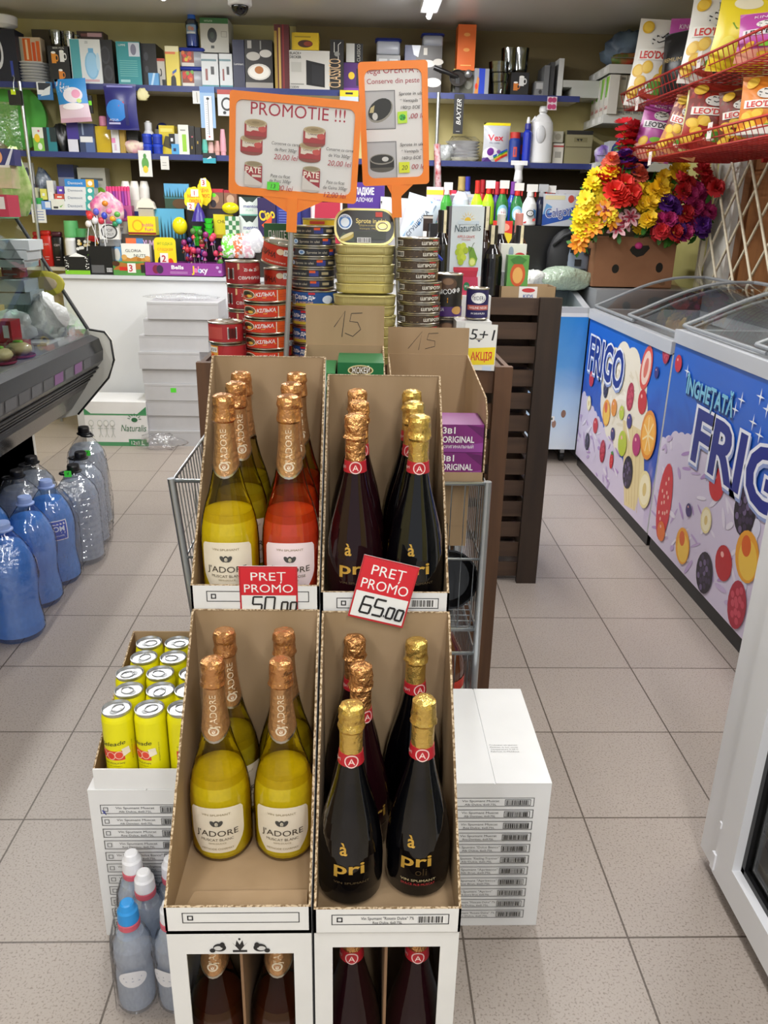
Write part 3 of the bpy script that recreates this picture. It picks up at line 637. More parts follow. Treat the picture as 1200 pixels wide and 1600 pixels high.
# small bottles at front left
SM = film('hazy_small_bottle','#f6f8fb',.12,.15,(24,.6),1.03)
def mk_small():
    t = thing('water_bottle','x','water bottle'); ch = []
    ch.append((MB().lathe([(.014,.008),(.028,0),(.034,.012),(.034,.075),(.0315,.095),(.034,.115),(.033,.14),(.026,.163),(.0155,.178),(.0145,.185)],SM,20).build('bottle_body',t),[]))
    ch.append((MB().lathe([(.014,.006),(.030,.010),(.0315,.02),(.0315,.075),(.029,.095),(.031,.12),(.030,.14),(.022,.162),(.001,.163)],liquid('pale_water','#e2eaf6',.6,'#e6ecf4'),18).build('water',t),[]))
    lb = MB(); lb.art(cyl(.0345,.07,.06,a0=.2),.06,.04,[('e',.5,.5,.4,.45,'#e4e4e8'),('r',.25,.55,.75,.62,'#8a94a8'),('r',.3,.38,.7,.43,'#a8b0c0')],sub=4,d0=.001); ch.append((lb.build('label',t),[])); return t,ch
SB,sbc = mk_small()
def capm(mt, ring):
    m = MB().lathe([(.0155,.176),(.0185,.178),(.0185,.188,ring),(.0175,.19,ring),(.018,.192),(.017,.212),(.0145,.216,),(.0115,.226),(.009,.228),(.0005,.228)],mt,20); return m
PK = mat('pink_cap_ring','#c85a6a',.4)
caps = [(-.383,1.03,0,mat('blue_sports_cap','#2c8fd6',.35),'small wrapped water bottle with bright blue cap at front of the pack'),(-.372,1.096,.0,mat('white_sports_cap','#e8e8ec',.35),'small wrapped water bottle with white cap right behind the blue capped one'),(-.400,1.125,.015,MATS['white_sports_cap'],'small wrapped water bottle at back left of the small pack'),(-.332,1.128,.0,MATS['white_sports_cap'],'small wrapped water bottle at back right of the small pack'),(-.312,1.03,0,MATS['white_sports_cap'],'small wrapped water bottle at front right against the window carton')]
for i,(x,y,z,mt,l) in enumerate(caps):
    if i == 0: o = SB; o.location = (x,y,z); o['label'] = l; o['group'] = 'small water bottles in shrink wrap'
    else: o = dup(SB,(x,y,z),R.uniform(-1,1),l,'small water bottles in shrink wrap',sbc)
    capm(mt,PK).build('cap',o)
shroud('shrink_wrap','hazy shrink film round the small water bottles at front left',loop([c_[:2] for c_ in caps],.037),.004,.20,WRAP)
# ================================================================ wire basket stand
t = thing('wire_basket_stand','grey two-tier wire basket stand behind the bottle trays','basket',(0,0,0))
def basket(z0, z1, par, flare=.03):
    xa,xb,ya,yb = -.349,.262,1.55,1.975
    for z,e,nm in ((z0,0,'bottom_rail'),(z1,flare,'top_rail')):
        m = MB().tube([(xa-e,ya,z),(xb,ya,z),(xb,yb,z),(xa-e,yb,z)],.0045,CHROME,6,True); a = m.build(nm,par)
    f = MB(); zm = (z0+z1)/2
    f.tube([(xa-flare/2,ya,zm),(xb,ya,zm),(xb,yb,zm),(xa-flare/2,yb,zm)],.003,CHROME,5,True)
    for i in range(22): x = xa+(xb-xa)*(i+.5)/22; f.tube([(x,ya,z1),(x,ya,z0),(x,yb,z0),(x,yb,z1)],.0018,CHROME,4)
    for i in range(16): y = ya+(yb-ya)*(i+.5)/16; f.tube([(xa-flare,y,z1),(xa,y,z0),(xb,y,z0),(xb,y,z1)],.0018,CHROME,4)
    f.build('wire_mesh',a)
basket(.46,.80,t); basket(.09,.40,t)
for x,y in ((-.352,1.55),(.266,1.55),(.266,1.975),(-.352,1.975)):
    MB().tube([(x-(.03 if x < 0 else 0),y,.805),(x,y,.46),(x,y,.015)],.0085,CHROME,8).lathe([(.011,0),(.011,.02)],BLACK,10,(x,y,0)).build('post',t)
# boxes in the upper basket
def open_box(x0,x1,y0,y1,z0,zb,zw,flap,lab,num,lean):
    t = thing('open_carton',lab,'box',((x0+x1)/2,y0,z0),0); hw = (x1-x0)/2; D = y1-y0; k = .003
    MB().box(-hw,hw,0,D,0,k,KRAFT).build('bottom',t)
    MB().box(-hw,hw,D-k,D,k,zb,KRAFT).build('back_panel',t)
    for s in (-1,1):
        m = MB(); m.prism([(0,k),(D-k,k),(D-k,zb),(.03,zw),(0,zw-.03)],(s*hw-(k if s > 0 else 0),0,0),(0,1,0),(0,0,1),(1,0,0),k,KRAFT,FLUTE); m.build('side_panel',t)
    MB().box(-hw,hw,0,k,k,.02,KRAFT).build('front_panel',t)
    m = MB(); f = lambda u,v,d: V((-hw+u,D+v*lean-d,zb+v)); m.add([f(0,0,0),f(2*hw,0,0),f(2*hw,flap,0),f(0,flap,0)],[(0,1,2,3)],KRAFT); m.add([f(0,0,-k),f(2*hw,0,-k),f(2*hw,flap,-k),f(0,flap,-k)],[(3,2,1,0)],KRAFT)
    m.art(f,2*hw,flap,[('l',num[0],.018,INK),('l',num[1],.018,INK)],d0=.0006); m.build('top_flap',t); return t
N15 = [[(.36,.45),(.50,.86),(.46,.2)],[(.72,.82),(.58,.80),(.56,.60),(.66,.58),(.70,.40),(.60,.22),(.50,.30)]]
open_box(-.118,.052,1.56,1.755,.803,.246,.20,.083,'open kraft carton of green coffee packs, flap marked 15',N15,.06)
N15b = [[(.25,.2),(.42,.85),(.38,.15)],[(.62,.80),(.50,.78),(.48,.55),(.58,.5),(.58,.3),(.46,.2)]]
open_box(.066,.258,1.553,1.90,.803,.205,.17,.062,'open kraft carton of purple coffee packs, faint 15 on its flap',N15b,.03)
def pack(x0,x1,y0,y1,z0,z1,col,art,name,lab,cat,group=None):
    m = MB().box(x0,x1,y0,y1,z0,z1,c(col)); m.art(plane((x0,y0,z0)),x1-x0,z1-z0,art); return m.build(name,None,lab,cat,group)
gart = [('e',.5,.80,.28,.14,'#d9cf9a'),('e',.5,.80,.25,.11,'#5a4a20'),('t','ЖОКЕЙ',.5,.80,.16,WH,{'w':.40,'bold':.015}),('t','3in1',.52,.42,.25,WH,{'w':.42,'bold':.02}),('t','CLASSIC',.5,.20,.09,WH,{'w':.36}),('t','КЛАССИЧЕСКИЙ',.5,.08,.06,WH,{'w':.45})]
for i in range(3): pack(-.045,.048,1.60,1.72,.807+.077*i,.807+.077*(i+1)-.001,'#12693a',gart,'coffee_pack','green coffee pack in the kraft carton, %s of its stack' % (['lowest','middle','topmost'][i]),'coffee','green coffee packs in the carton')
sart = [('t','ЖОКЕЙ 3in1',.5,.5,.5,WH,{'w':.7})]
for i in range(5): pack(-.112,-.049,1.568,1.72,.807+.043*i,.807+.043*(i+1)-.001,'#17733f',[('t','ЖОКЕЙ',.7,.5,.45,WH,{'w':.5})],'coffee_pack','green coffee pack lying flat in the left pile, %s' % ORD[4-i],'coffee','flat green coffee packs')
part = [('p',[(0,.0),(1,.0),(1,.35),(0,.15)],'#8d3f8f'),('p',[(.6,1),(1,.9),(1,.5)],'#5a1456'),('t','3в1',.07,.80,.24,WH,{'al':0,'bold':.02}),('t','ORIGINAL',.07,.47,.24,WH,{'al':0,'w':.72,'bold':.015}),('t','ОРИГИНАЛЬНЫЙ',.10,.20,.11,WH,{'al':0,'w':.68})]
for i in range(2): pack(.163,.2525,1.557,1.66,.807+.0585*i,.807+.0585*(i+1)-.001,'#77206f',part,'coffee_pack','purple coffee pack in the right kraft carton, %s one' % ('lower','upper')[i],'coffee','purple coffee packs')
m = MB().box(.07,.235,1.60,1.86,.64,.795,KRAFT); m.art(plane((.07,1.60,.64)),.165,.155,[('r',.0,.30,1,.305,'#8a7050'),('o',.30,.12,.75,.34,.012,INK),('b',.32,.14,.73,.32,1)]); m.build('carton',None,'kraft carton with barcode hanging low in the upper wire basket','box')
# goods in the lower part, seen through the wires
t = thing('drink_bottle','amber drink bottle with fruit label inside the lower wire basket','bottle',(.197,1.68,.095))
AMB = mat('amber_drink','#5a2a0e',.1,coat=.4)
b = MB().lathe([(.03,0),(.06,.006),(.064,.03),(.064,.20),(.055,.24),(.035,.28),(.018,.31),(.016,.325)],AMB,24); b.build('bottle_body',t)
lb = MB(); lb.art(cyl(.065,.06,.22),.22,.12,[('r',0,0,1,1,'#e9e4d4'),('r',0,.78,1,1,'#d8331f'),('r',0,.12,1,.3,INK),('e',.3,.55,.06,.12,'#f0c32a'),('e',.45,.62,.05,.1,'#3f9a3a'),('e',.58,.5,.06,.12,'#e0522a'),('e',.72,.6,.06,.12,'#d8331f'),('t','FRESH',.5,.21,.12,WH)],sub=14); lb.build('label',t)
MB().lathe([(.018,.325),(.018,.35),(.0005,.352)],c('#d8d8d8'),18).build('cap',t)
t = thing('frying_pan','black round pan standing inside the upper wire basket','pan',(.20,1.60,.56)); m = MB().lathe([(.0005,-.02),(.05,-.02),(.062,.0),(.066,.02),(.062,.02),(.05,-.012),(.0005,-.014)],mat('pan_enamel','#101012',.15),24); m.build('pan_body',t).rotation_euler = (math.radians(70),0,0)
MB().tube([(0,.02,-.02),(0,.05,-.09)],.008,BLACK,8).build('handle',t)
# ================================================================ slatted wooden stands
DW = mat('dark_stained_wood','#4f3a2b',.6,noise=(6,'#402e22'),stretch=(.4,1,5)); DWP = mat('dark_stained_post','#35261b',.6,noise=(6,'#2a1e15'),stretch=(5,5,.4)); BW = mat('brown_stained_wood','#62432b',.6,noise=(6,'#513623'),stretch=(5,5,.4))
def slatted(name, lab, x0,x1,y0,y1,H,post,pm,sm,n,top=True):
    t = thing(name,lab,'display stand',((x0+x1)/2,y0,0)); hw = (x1-x0)/2; D = y1-y0
    for sx in (-1,1):
        for yy in (0,D-.022):
            a = hw if sx > 0 else -hw+post
            MB().box(a-post,a,yy,yy+.022,0,H,pm).build('post',t)
    st = H/n
    for yy in (.023,D-.04):
        for i in range(n): MB().box(-hw+.004,hw-.004,yy,yy+.012,H-st*i-st*.74,H-st*i-.004,sm).build('slat',t)
    for sx in (-1,1):
        for i in range(n):
            a = hw-.012 if sx > 0 else -hw; MB().box(a+.003*-sx,a+.012-.003*sx,.04,D-.045,H-st*i-st*.74,H-st*i-.004,sm).build('slat',t)
    if top: MB().box(-hw+.013,hw-.013,.036,D-.042,H-.03,H-.012,sm).build('top_board',t)
    return t
slatted('slatted_stand','brown slatted wooden stand carrying the tinned food stacks',-.41,.388,2.0,2.5,.962,.045,BW,BW,10)
slatted('slatted_stand','taller dark slatted wooden stand behind, nearer the freezers',.18,.684,2.75,3.2,1.066,.075,DWP,DW,13)
# ================================================================ tinned food stacks on the brown stand
BASE = .952
def tin(r,h,body,art,a0=0,Wl=None,lidm=None):
    t = thing('food_tin','x','tin'); ch = []
    b = MB().lathe([(r*.96,.0),(r+.0012,.0006,STEEL),(r+.0012,.003,STEEL),(r-.0003,.0045,STEEL),(r-.0003,h-.0045),(r+.0012,h-.003,STEEL),(r+.0012,h-.0006,STEEL)],body,34,cap=False)
    Wl = Wl or r*2.9
    if art: b.art(cyl(r,.005,Wl,a0=a0),Wl,h-.01,art,sub=16)
    ch.append((b.build('tin_body',t),[]))
    l = MB().lathe([(r+.0012,h-.0006),(r-.001,h),(r-.003,h-.003),(r*.8,h-.0035),(r*.78,h-.0025),(.0005,h-.0025)],lidm or STEEL,30,cap=False)
    l.tube([(r*.22*math.sin(a),-r*.45+r*.28*math.cos(a),h-.0012) for a in [2*math.pi*i/12 for i in range(12)]],.001,STEEL,4,True)
    ch.append((l.build('lid',t),[])); return t,ch
def stack(P,ch,x,y,z,h,n,lab,group,jx=.003,rot=.12,first=True):
    """lab gets the ordinal counted from the top"""
    for i in range(n):
        loc = (x+R.uniform(-jx,jx), y+R.uniform(-.002,.002), z+h*i); l = lab % ORD[n-1-i]; ro = R.uniform(-rot,rot)
        if i == 0 and first: P.location = loc; P.rotation_euler = (0,0,ro); P['label'] = l; P['group'] = group
        else: dup(P,loc,ro,l,group,ch)
# kilka
KO = '#d8541c'
T,ch = tin(.055,.036,c(KO),[('r',0,0,.72,1,'#cf3a22'),('p',[(.0,.0),(.72,.0),(.72,.25),(.4,.12),(0,.2)],'#e88a2a'),('e',.22,.52,.15,.42,'#e9dcc8'),('e',.22,.52,.135,.37,'#6b5a3c'),('e',.20,.60,.09,.2,'#2c2c22'),('e',.26,.40,.06,.14,'#e0b04a'),('e',.18,.34,.05,.12,'#b02a1a'),('t','КІЛЬКА',.53,.62,.34,WH,{'w':.30,'rot':4,'sl':.2,'bold':.02}),('l',[(.36,.33),(.52,.30),(.70,.45)],.05,'#f0c040'),('r',.72,0,.735,1,'#e9dcc8'),('t','обсмажена в томатному соусі',.87,.6,.08,'#7a3010',{'w':.2}),('t','склад: кілька цукор',.87,.4,.08,'#7a3010',{'w':.2})])
stack(T,ch,-.241,2.085,BASE,.0385,5,'orange fish tin, %s in the orange stack at the display left','orange fish tins')
# pork tins
T,ch = tin(.044,.060,c('#a3222a'),[('r',.0,.0,.35,1,'#8f1d26'),('r',.40,.05,.95,.98,'#b02a2e'),('p',[(.36,.98),(.36,.66),(.48,.80),(.62,.98)],'#d9b98a'),('e',.80,.74,.08,.12,'#d06a5a'),('t','Zi de Zi',.62,.68,.14,WH,{'w':.28,'bold':.02}),('t','СВИНИНА',.62,.28,.15,WH,{'w':.50,'bold':.015}),('b',.12,.2,.28,.75)],a0=.25)
stack(T,ch,-.307,2.165,BASE,.0625,4,'red pork tin, %s of the red stack behind the orange fish tins','red pork tins',rot=.3)
T,ch = tin(.044,.052,c('#a8252b'),[('r',.08,.15,.45,.85,'#b84a44'),('b',.55,.15,.75,.85)],a0=.1)
T2,ch2 = tin(.044,.052,c('#b02a30'),[('r',0,0,.3,1,'#e0a24a'),('r',.04,.62,.28,.92,WH),('t','МОРЯ',.16,.77,.16,INK,{'w':.2}),('e',.14,.3,.08,.25,'#d9541f'),('p',[(.3,0),(.42,1),(.98,1),(.98,0)],'#b0303a')],a0=.1)
T.location = (-.342,2.065,BASE+.0535); tag(T,'small red tin with barcode, upper of the pair at the display far left',None,'small red tins'); T2.location = (-.337,2.065,BASE); tag(T2,'small red tin with white patch, lower of the pair at the display far left',None,'small red tins')
# more tins, topmost tilted
T,ch = tin(.048,.056,c('#c2331f'),[('r',0,0,1,1,'#c2331f'),('p',[(0,.65),(.4,1),(.8,1),(.55,.4),(0,.3)],'#d9551f'),('e',.48,.72,.07,.16,'#f0d9b8'),('t','ЩИНА',.24,.55,.3,INK,{'w':.34,'bold':.02,'rot':-6}),('r',.54,.55,.80,.88,WH),('t','МОРЯ',.67,.71,.18,INK,{'w':.2,'bold':.01}),('r',.66,.1,.78,.5,'#f0a23a'),('p',[(.8,0),(.92,1),(1,1),(1,0)],'#a0202a'),('t','тушкована',.4,.16,.1,'#f0e0d0',{'w':.4})])
stack(T,ch,-.208,2.205,BASE,.0575,4,'red fish tin with white patch, %s of those upright behind the orange stack','red tins with white patch')
o = dup(T,(-.212,2.175,BASE+.240),.1,'tilted red tin lying crooked on top of the stack behind the orange tins','red tins with white patch',ch); o.rotation_euler = (math.radians(8),math.radians(10),.1)
# blue herring and black sprats
T,ch = tin(.0585,.044,c('#1d4d8c'),[('r',0,0,1,.22,'#c8b23a'),('r',.0,.22,1,.99,'#1d4d8c'),('t','Сельдь',.33,.68,.34,WH,{'w':.36,'bold':.02}),('t','в масле',.33,.30,.2,'#f0c29a',{'w':.28}),('r',.40,.86,.50,1.0,RED),('e',.7,.5,.09,.3,'#d8e2ee'),('b',.05,.1,.16,.8)],a0=-.1)
stack(T,ch,-.122,2.14,BASE,.0457,4,'blue herring tin, %s of the blue tins under the black sprat tins','blue herring tins',rot=.3)
T,ch = tin(.054,.0245,c('#23252c'),[('r',0,0,1,1,'#24262e'),('r',.60,.05,.75,.95,'#2e3a86'),('r',.60,.6,.70,1.0,'#d9541f'),('t','Sprote in ulei',.38,.5,.4,'#c9c2ae',{'w':.34}),('e',.12,.5,.06,.38,'#b9cbe0'),('e',.12,.5,.035,.22,'#5a82b8'),('r',.80,.3,.93,.75,'#a89a78')],a0=.1)
stack(T,ch,-.121,2.15,BASE+.184,.0256,6,'flat black sprat tin, %s of the stack left of the gold tins','flat black sprat tins',rot=.55)
ZB = BASE+.184+.0256*6
t,_ = tin(.046,.022,c('#d8b62a'),[('r',.3,.2,.6,.8,'#c9402a')]); t.location = (-.108,2.235,ZB-.006); tag(t,'small yellow tin on top at the back of the black sprat stack')
# gold oval tins
def oval(w,d,h,mt):
    m = MB(); o = rrect(-w/2,w/2,-d/2,d/2,d*.45,8); n = len(o)
    pr = [(.93,0),(.965,.002),(.985,h*.45),(.985,h*.55),(1,h-.003),(1.012,h-.002),(1.012,h),(.96,h),(.95,h-.003)]
    vs = [(p[0]*s,p[1]*s,z) for s,z in pr for p in o]
    m.add(vs,[(k*n+i,k*n+(i+1)%n,(k+1)*n+(i+1)%n,(k+1)*n+i) for k in range(len(pr)-1) for i in range(n)],mt,True)
    m.add(vs,[tuple(range(n-1,-1,-1)),tuple(range((len(pr)-1)*n,len(pr)*n))],mt)
    for i in range(18): x = -w*.33+w*.66*i/17; m.box(x-.0006,x+.0006,-d/2*1.0,-d/2*.975,h*.25,h*.8,mt)
    return m
P1 = oval(.158,.085,.0245,GOLD_TIN).build('oval_tin',None,'x','tin','gold oval tins')
for i in range(7):
    l = 'gold oval tin, %s of the wider lower stack behind the 15 flap' % ORD[6-i]; loc = (.011+R.uniform(-.002,.002),2.075,BASE+.0251*i)
    if i == 0: P1.location = loc; P1['label'] = l
    else: dup(P1,loc,0,l)
P2 = oval(.150,.08,.0225,GOLD_TIN).build('oval_tin',None,'x','tin','gold oval tins')
for i in range(5):
    l = 'gold oval tin, %s of the narrower upper stack under the standing sprat tin' % ORD[4-i]; loc = (.010+R.uniform(-.002,.002),2.125,BASE+.177+.0232*i)
    if i == 0: P2.location = loc; P2['label'] = l
    else: dup(P2,loc,0,l)
ZG = BASE+.177+.0232*5
t = thing('oval_tin','black labelled oval sprat tin standing on edge atop the gold tins','tin',(.010,2.115,ZG+.043)); t.rotation_euler = (math.radians(-14),0,math.radians(2))
o = rrect(-.076,.076,-.043,.043,.036,8); m = MB(); m.prism(o,(0,.002,0),(1,0,0),(0,0,1),(0,1,0),.021,GOLD_TIN); m.prism(rrect(-.0775,.0775,-.0445,.0445,.037,8),(0,0,0),(1,0,0),(0,0,1),(0,1,0),.003,GOLD_TIN); m.build('tin_body',t)
m = MB(); m.prism(rrect(-.072,.072,-.0395,.0395,.033,8),(0,-.0006,0),(1,0,0),(0,0,1),(0,1,0),.0006,c('#1d1e1c',.3)); f = plane((-.072,-.0006,-.0395))
m.art(f,.144,.079,[('o',.03,.05,.97,.95,.012,'#c9b463')][:0]+[('p',[(.04,.12),(.3,.02),(.34,.12),(.12,.32)],'#3a4a3a'),('e',.20,.18,.14,.10,'#b7a24a',25),('e',.18,.22,.13,.05,'#d8cf9a',25),('e',.15,.64,.125,.24,'#d8e4ee'),('e',.15,.64,.105,.20,'#3f78bb'),('e',.15,.62,.075,.14,'#d8e4ee'),('t','VENTSPILS',.15,.80,.06,WH,{'w':.16}),('t','FISH',.15,.44,.05,WH),('r',.68,.80,.80,.95,'#c3331f'),('t','Sprote in ulei',.60,.68,.15,'#e2cf7a',{'w':.52,'bold':.015}),('t','Шпроты в масле',.55,.54,.06,'#c9b463',{'w':.3}),('t','Ventspils 190g',.55,.44,.05,'#c9b463',{'w':.3}),('r',.30,.10,.86,.36,'#33382e'),('b',.36,.0,.60,.16)])
m.build('label',t)
m = MB(); m.prism(rrect(-.022,.016,-.013,.013,.0125,6),(.048,-.002,.002),(1,0,0),(0,0,1),(0,1,0),.002,GOLD_TIN); m.tube([(.048+.012*math.cos(a)-.004,-.004,.002+.008*math.sin(a)) for a in [2*math.pi*i/14 for i in range(14)]],.0014,STEEL,5,True); m.build('pull_ring',t)
# shproty stack
T,ch = tin(.0535,.0258,c('#4a3a2a'),[('r',0,0,1,1,'#46372a'),('r',.02,.1,.18,.9,'#ddd8cc'),('b',.03,.15,.17,.85),('p',[(.2,.1),(.36,.9),(.48,.9),(.32,.1)],'#cdb890'),('p',[(.28,.1),(.44,.9),(.54,.9),(.40,.1)],'#b59c70'),('t','ШПРОТИ',.68,.48,.46,'#f0ece0',{'w':.36,'bold':.02}),('r',.7,.84,.84,1,'#c23a3a'),('r',.88,.0,1,1,'#6e5434')],a0=.1)
for i in range(12):
    up = i > 7; loc = ((.143 if up else .151)+R.uniform(-.002,.002), 2.115 if up else 2.10, BASE+.0262*i); l = 'dark sprat tin, %s in the tall stack right of the gold tins' % ORD[11-i]; ro = R.uniform(-.35,.2) if up else R.uniform(-.1,.1)
    if i == 0: T.location = loc; tag(T,l,None,'dark sprat tins')
    else: dup(T,loc,ro,l,'dark sprat tins',ch)
# porridge tins and pate tins
T,ch = tin(.0375,.112,c('#2a2622'),[('e',.5,.80,.22,.16,'#5b4436'),('e',.5,.86,.13,.08,'#8a6a50'),('t','МЯСОФФ',.5,.62,.12,WH,{'w':.66,'bold':.015,'rot':6}),('p',[(0,.36),(.5,.46),(1,.52),(1,.40),(.5,.34),(0,.26)],'#e09a1f'),('t','ТРАДИЦИОННАЯ',.5,.405,.04,INK,{'w':.5,'rot':5}),('r',0,.0,1,.24,'#4a2a6a'),('t','КАША',.3,.17,.08,WH,{'w':.26}),('e',.75,.15,.14,.1,'#c99a5a')],a0=-.12)
stack(T,ch,.232,2.165,BASE,.1135,2,'black porridge tin with yellow band, %s of two by the sprat stack','porridge tins',rot=.02)
lart = [('r',0,0,1,1,'#221a52'),('e',.5,.72,.24,.2,WH),('t','LIDER',.5,.72,.15,'#221a52',{'w':.3}),('r',.12,.28,.88,.46,'#b55a52'),('t','VASLINE NEGRE',.5,.37,.09,WH,{'w':.6}),('t','IN SARAMURA',.5,.16,.07,WH,{'w':.44})]
T,ch = tin(.0285,.078,c('#221a52'),lart)
T.location = (.300,2.095,BASE+.118); tag(T,'dark blue tin with white oval, standing on the foil pack',None,'dark blue tins')
dup(T,(.300,2.05,BASE),0,'dark blue tin with white oval, half hidden under the yellow offer tag','dark blue tins',ch); dup(T,(.305,2.12,BASE),.1,'dark blue tin behind, under the white foil pack','dark blue tins',ch)
m = MB(); m.box(.245,.335,2.055,2.15,BASE+.080,BASE+.115,mat('white_foil_pack','#dcdcda',.3,bump=(40,.6))); m.build('foil_pack',None,'flat white foil pack lying under the dark blue tin','pack')
m = MB(); W_,H_ = .082,.115; m.box(0,W_,0,.0012,0,H_,c('#e2e2de'))
m.art(plane((0,0,0)),W_,H_,[('t','5+1',.52,.78,.24,INK,{'w':.74,'sl':.15}),('p',[(.02,.46),(.98,.52),(.98,.14),(.02,.10)],'#ecd21e'),('t','АКЦІЯ',.56,.31,.18,'#d0242a',{'w':.66,'bold':.02,'rot':2}),('r',.62,.0,.9,.1,'#c9d6e6')])
pp = at(722,570,Y=2.02); m.build('price_card',None,'white handwritten 5+1 card with yellow offer tag','price card',None,None,(pp.x,2.015,BASE-.0)).rotation_euler = (math.radians(-5),math.radians(2),0)
# pate box on a column of flat tins
T,ch = tin(.046,.030,c('#bdb7a8'),None); stack(T,ch,-.195,2.33,BASE,.0305,9,'plain silver pate tin, %s of the column under the green box','plain pate tins')
pp = [at(412,349,Y=2.28),at(458,371,Y=2.28)]
m = MB().box(pp[0].x,pp[1].x,2.28,2.36,BASE+.2755,pp[0].z,c('#1f5a2c')); m.art(plane((pp[0].x,2.28,BASE+.2755)),pp[1].x-pp[0].x,pp[0].z-BASE-.2755,[('t','ПАШТЕТ',.52,.55,.34,WH,{'w':.72}),('r',.2,.1,.5,.25,INK),('r',.55,.12,.9,.22,'#c9c9c0')]); m.build('pate_box',None,'green pate carton with white lettering behind the tilted tin','box')
# ================================================================ promotion signs
def sign(lab, TL, TR, BL, Yp, W_, H_, art, pole_px, pole_z0, land):
    a,b,d = at(*TL,Y=Yp),at(*TR,Y=Yp),at(*BL,Y=Yp); ang = math.atan2(b.z-a.z,b.x-a.x)
    t = thing('promotion_sign',lab,'sign',(d.x,Yp,d.z)); t.rotation_euler = (0,-ang,0)
    org = mat('orange_sign_plastic','#f2831f',.4); m = MB()
    out = rrect(0,W_,0,H_,.008,4); inn = rrect(.014,W_-.014,.017,H_-.017,.016,4); n = len(out)
    for y in (0,.010):
        vs = [(p[0],y,p[1]) for p in out]+[(p[0],y,p[1]) for p in inn]
        m.add(vs,[(i,(i+1)%n,n+(i+1)%n,n+i) for i in range(n)],org)
    vs = [(p[0],y,p[1]) for y in (0,.01) for p in out]; m.add(vs,[(i,(i+1)%n,n+(i+1)%n,n+i) for i in range(n)],org)
    vs = [(p[0],y,p[1]) for y in (0,.01) for p in inn]; m.add(vs,[(i,(i+1)%n,n+(i+1)%n,n+i) for i in range(n)],org)
    m.add([(W_*.26 if land else W_*.36,.001,.0),(W_*.74 if land else W_*.76,.001,0),(W_*.545,.001,-.03),(W_*.455,.001,-.03)],[(0,1,2,3)],org)
    cx = W_*.5; m.box(cx-.012,cx+.012,-.002,.012,-.075,.0,org); m.build('frame',t)
    s = MB(); s.box(.011,W_-.011,.004,.007,.012,H_-.012,mat('sign_paper','#dcdad8',.35)); s.art(plane((0,.004,0)),W_,H_,art); s.build('sheet',t)
    MB().tube([(cx,.005,-.07),(cx-.002,.005,pole_z0-d.z)],.0065,mat('grey_sign_pole','#a9abad',.35,metal=.6),10).build('pole',t)
    MB().lathe([(.022,0),(.022,.006),(.010,.012)],BLACK,16,(cx-.002,.005,pole_z0-d.z)).build('foot',t)
    return t
tin_red = '#a3383a'
def stew(u,v):
    it = []
    for du,dv in ((-.02,-.095),(.01,.06)):
        x,y = u+du,v+dv
        it += [('e',x,y-.075,.085,.035,'#8a4a40'),('r',x-.085,y-.075,x+.085,y+.05,tin_red),('p',[(x-.07,y-.03),(x+.06,y-.055),(x+.075,y+.03),(x-.07,y+.045)],'#d9cfc0'),('p',[(x-.085,y-.075),(x+.085,y-.075),(x+.085,y-.03),(x-.02,y-.02)],tin_red),('t','CARNE',x-.015,y+.012,.022,'#7a4a40'),('e',x+.05,y-.005,.03,.03,'#c0504a'),('e',x,y+.05,.085,.038,'#b9a886'),('e',x,y+.052,.07,.028,'#a08c68'),('e',x,y+.055,.03,.012,'#8a7856')]
    return it
def pate(u,v): return [('e',u,v-.115,.068,.028,'#bdb4ae'),('r',u-.068,v-.115,u+.068,v+.09,'#cfc8c2'),('p',[(u-.068,v+.08),(u+.068,v+.08),(u+.068,v-.09),(u+.02,v-.06),(u-.02,v-.03),(u-.068,v+.02)],'#9c3038'),('t','PATE',u,v+.035,.06,'#efe6d8',{'w':.12,'bold':.02}),('r',u-.01,v-.035,u+.06,v-.012,'#d9cfc0'),('e',u,v+.092,.068,.028,'#a89a7e'),('e',u,v+.094,.052,.02,'#8f8264')]
rt = '#a3263a'
A1 = [('t','PROMOTIE !!!',.52,.855,.125,rt,{'w':.72})]+stew(.19,.60)+stew(.64,.58)+pate(.19,.22)+pate(.64,.22)+[
 ('t','Conserve cu carne',.435,.535,.032,INK,{'w':.22,'sl':.15}),('t','de Porc 300gr',.435,.475,.034,INK,{'w':.17,'sl':.15}),('t','20,00 lei',.435,.405,.055,rt,{'w':.18,'sl':.2}),
 ('t','Conserve cu carne',.85,.525,.032,INK,{'w':.21,'sl':.15}),('t','de Vita 300gr',.85,.465,.034,INK,{'w':.17,'sl':.15}),('t','20,00 lei',.85,.39,.055,rt,{'w':.18,'sl':.2}),
 ('t','Pate cu ficat',.40,.215,.034,INK,{'w':.15,'sl':.15}),('t','de Porc 300gr',.40,.165,.034,INK,{'w':.17,'sl':.15}),('t','12,00 lei',.405,.10,.055,rt,{'w':.18,'sl':.2}),('p',[(.30,.15),(.395,.15),(.395,.07),(.30,.07)],'#5bd83a'),('t','13',.345,.11,.045,INK,{'sl':.2}),
 ('t','Pate cu ficat',.83,.20,.034,INK,{'w':.14,'sl':.15}),('t','de Gaina 300gr',.83,.145,.034,INK,{'w':.19,'sl':.15}),('t','12,00 lei',.83,.075,.055,rt,{'w':.17,'sl':.2})]
sign('landscape orange framed sign reading PROMOTIE above the tins',(358,141),(563,160),(357,302),2.02,.300,.218,A1,(455,400),.953,True)
def oval_pic(v): return [('r',.07,v-.155,.52,v+.155,'#4a4a4c'),('r',.078,v-.150,.512,v+.150,'#a9a9ab'),('r',.095,v-.14,.497,v+.14,'#b4b4b6')]
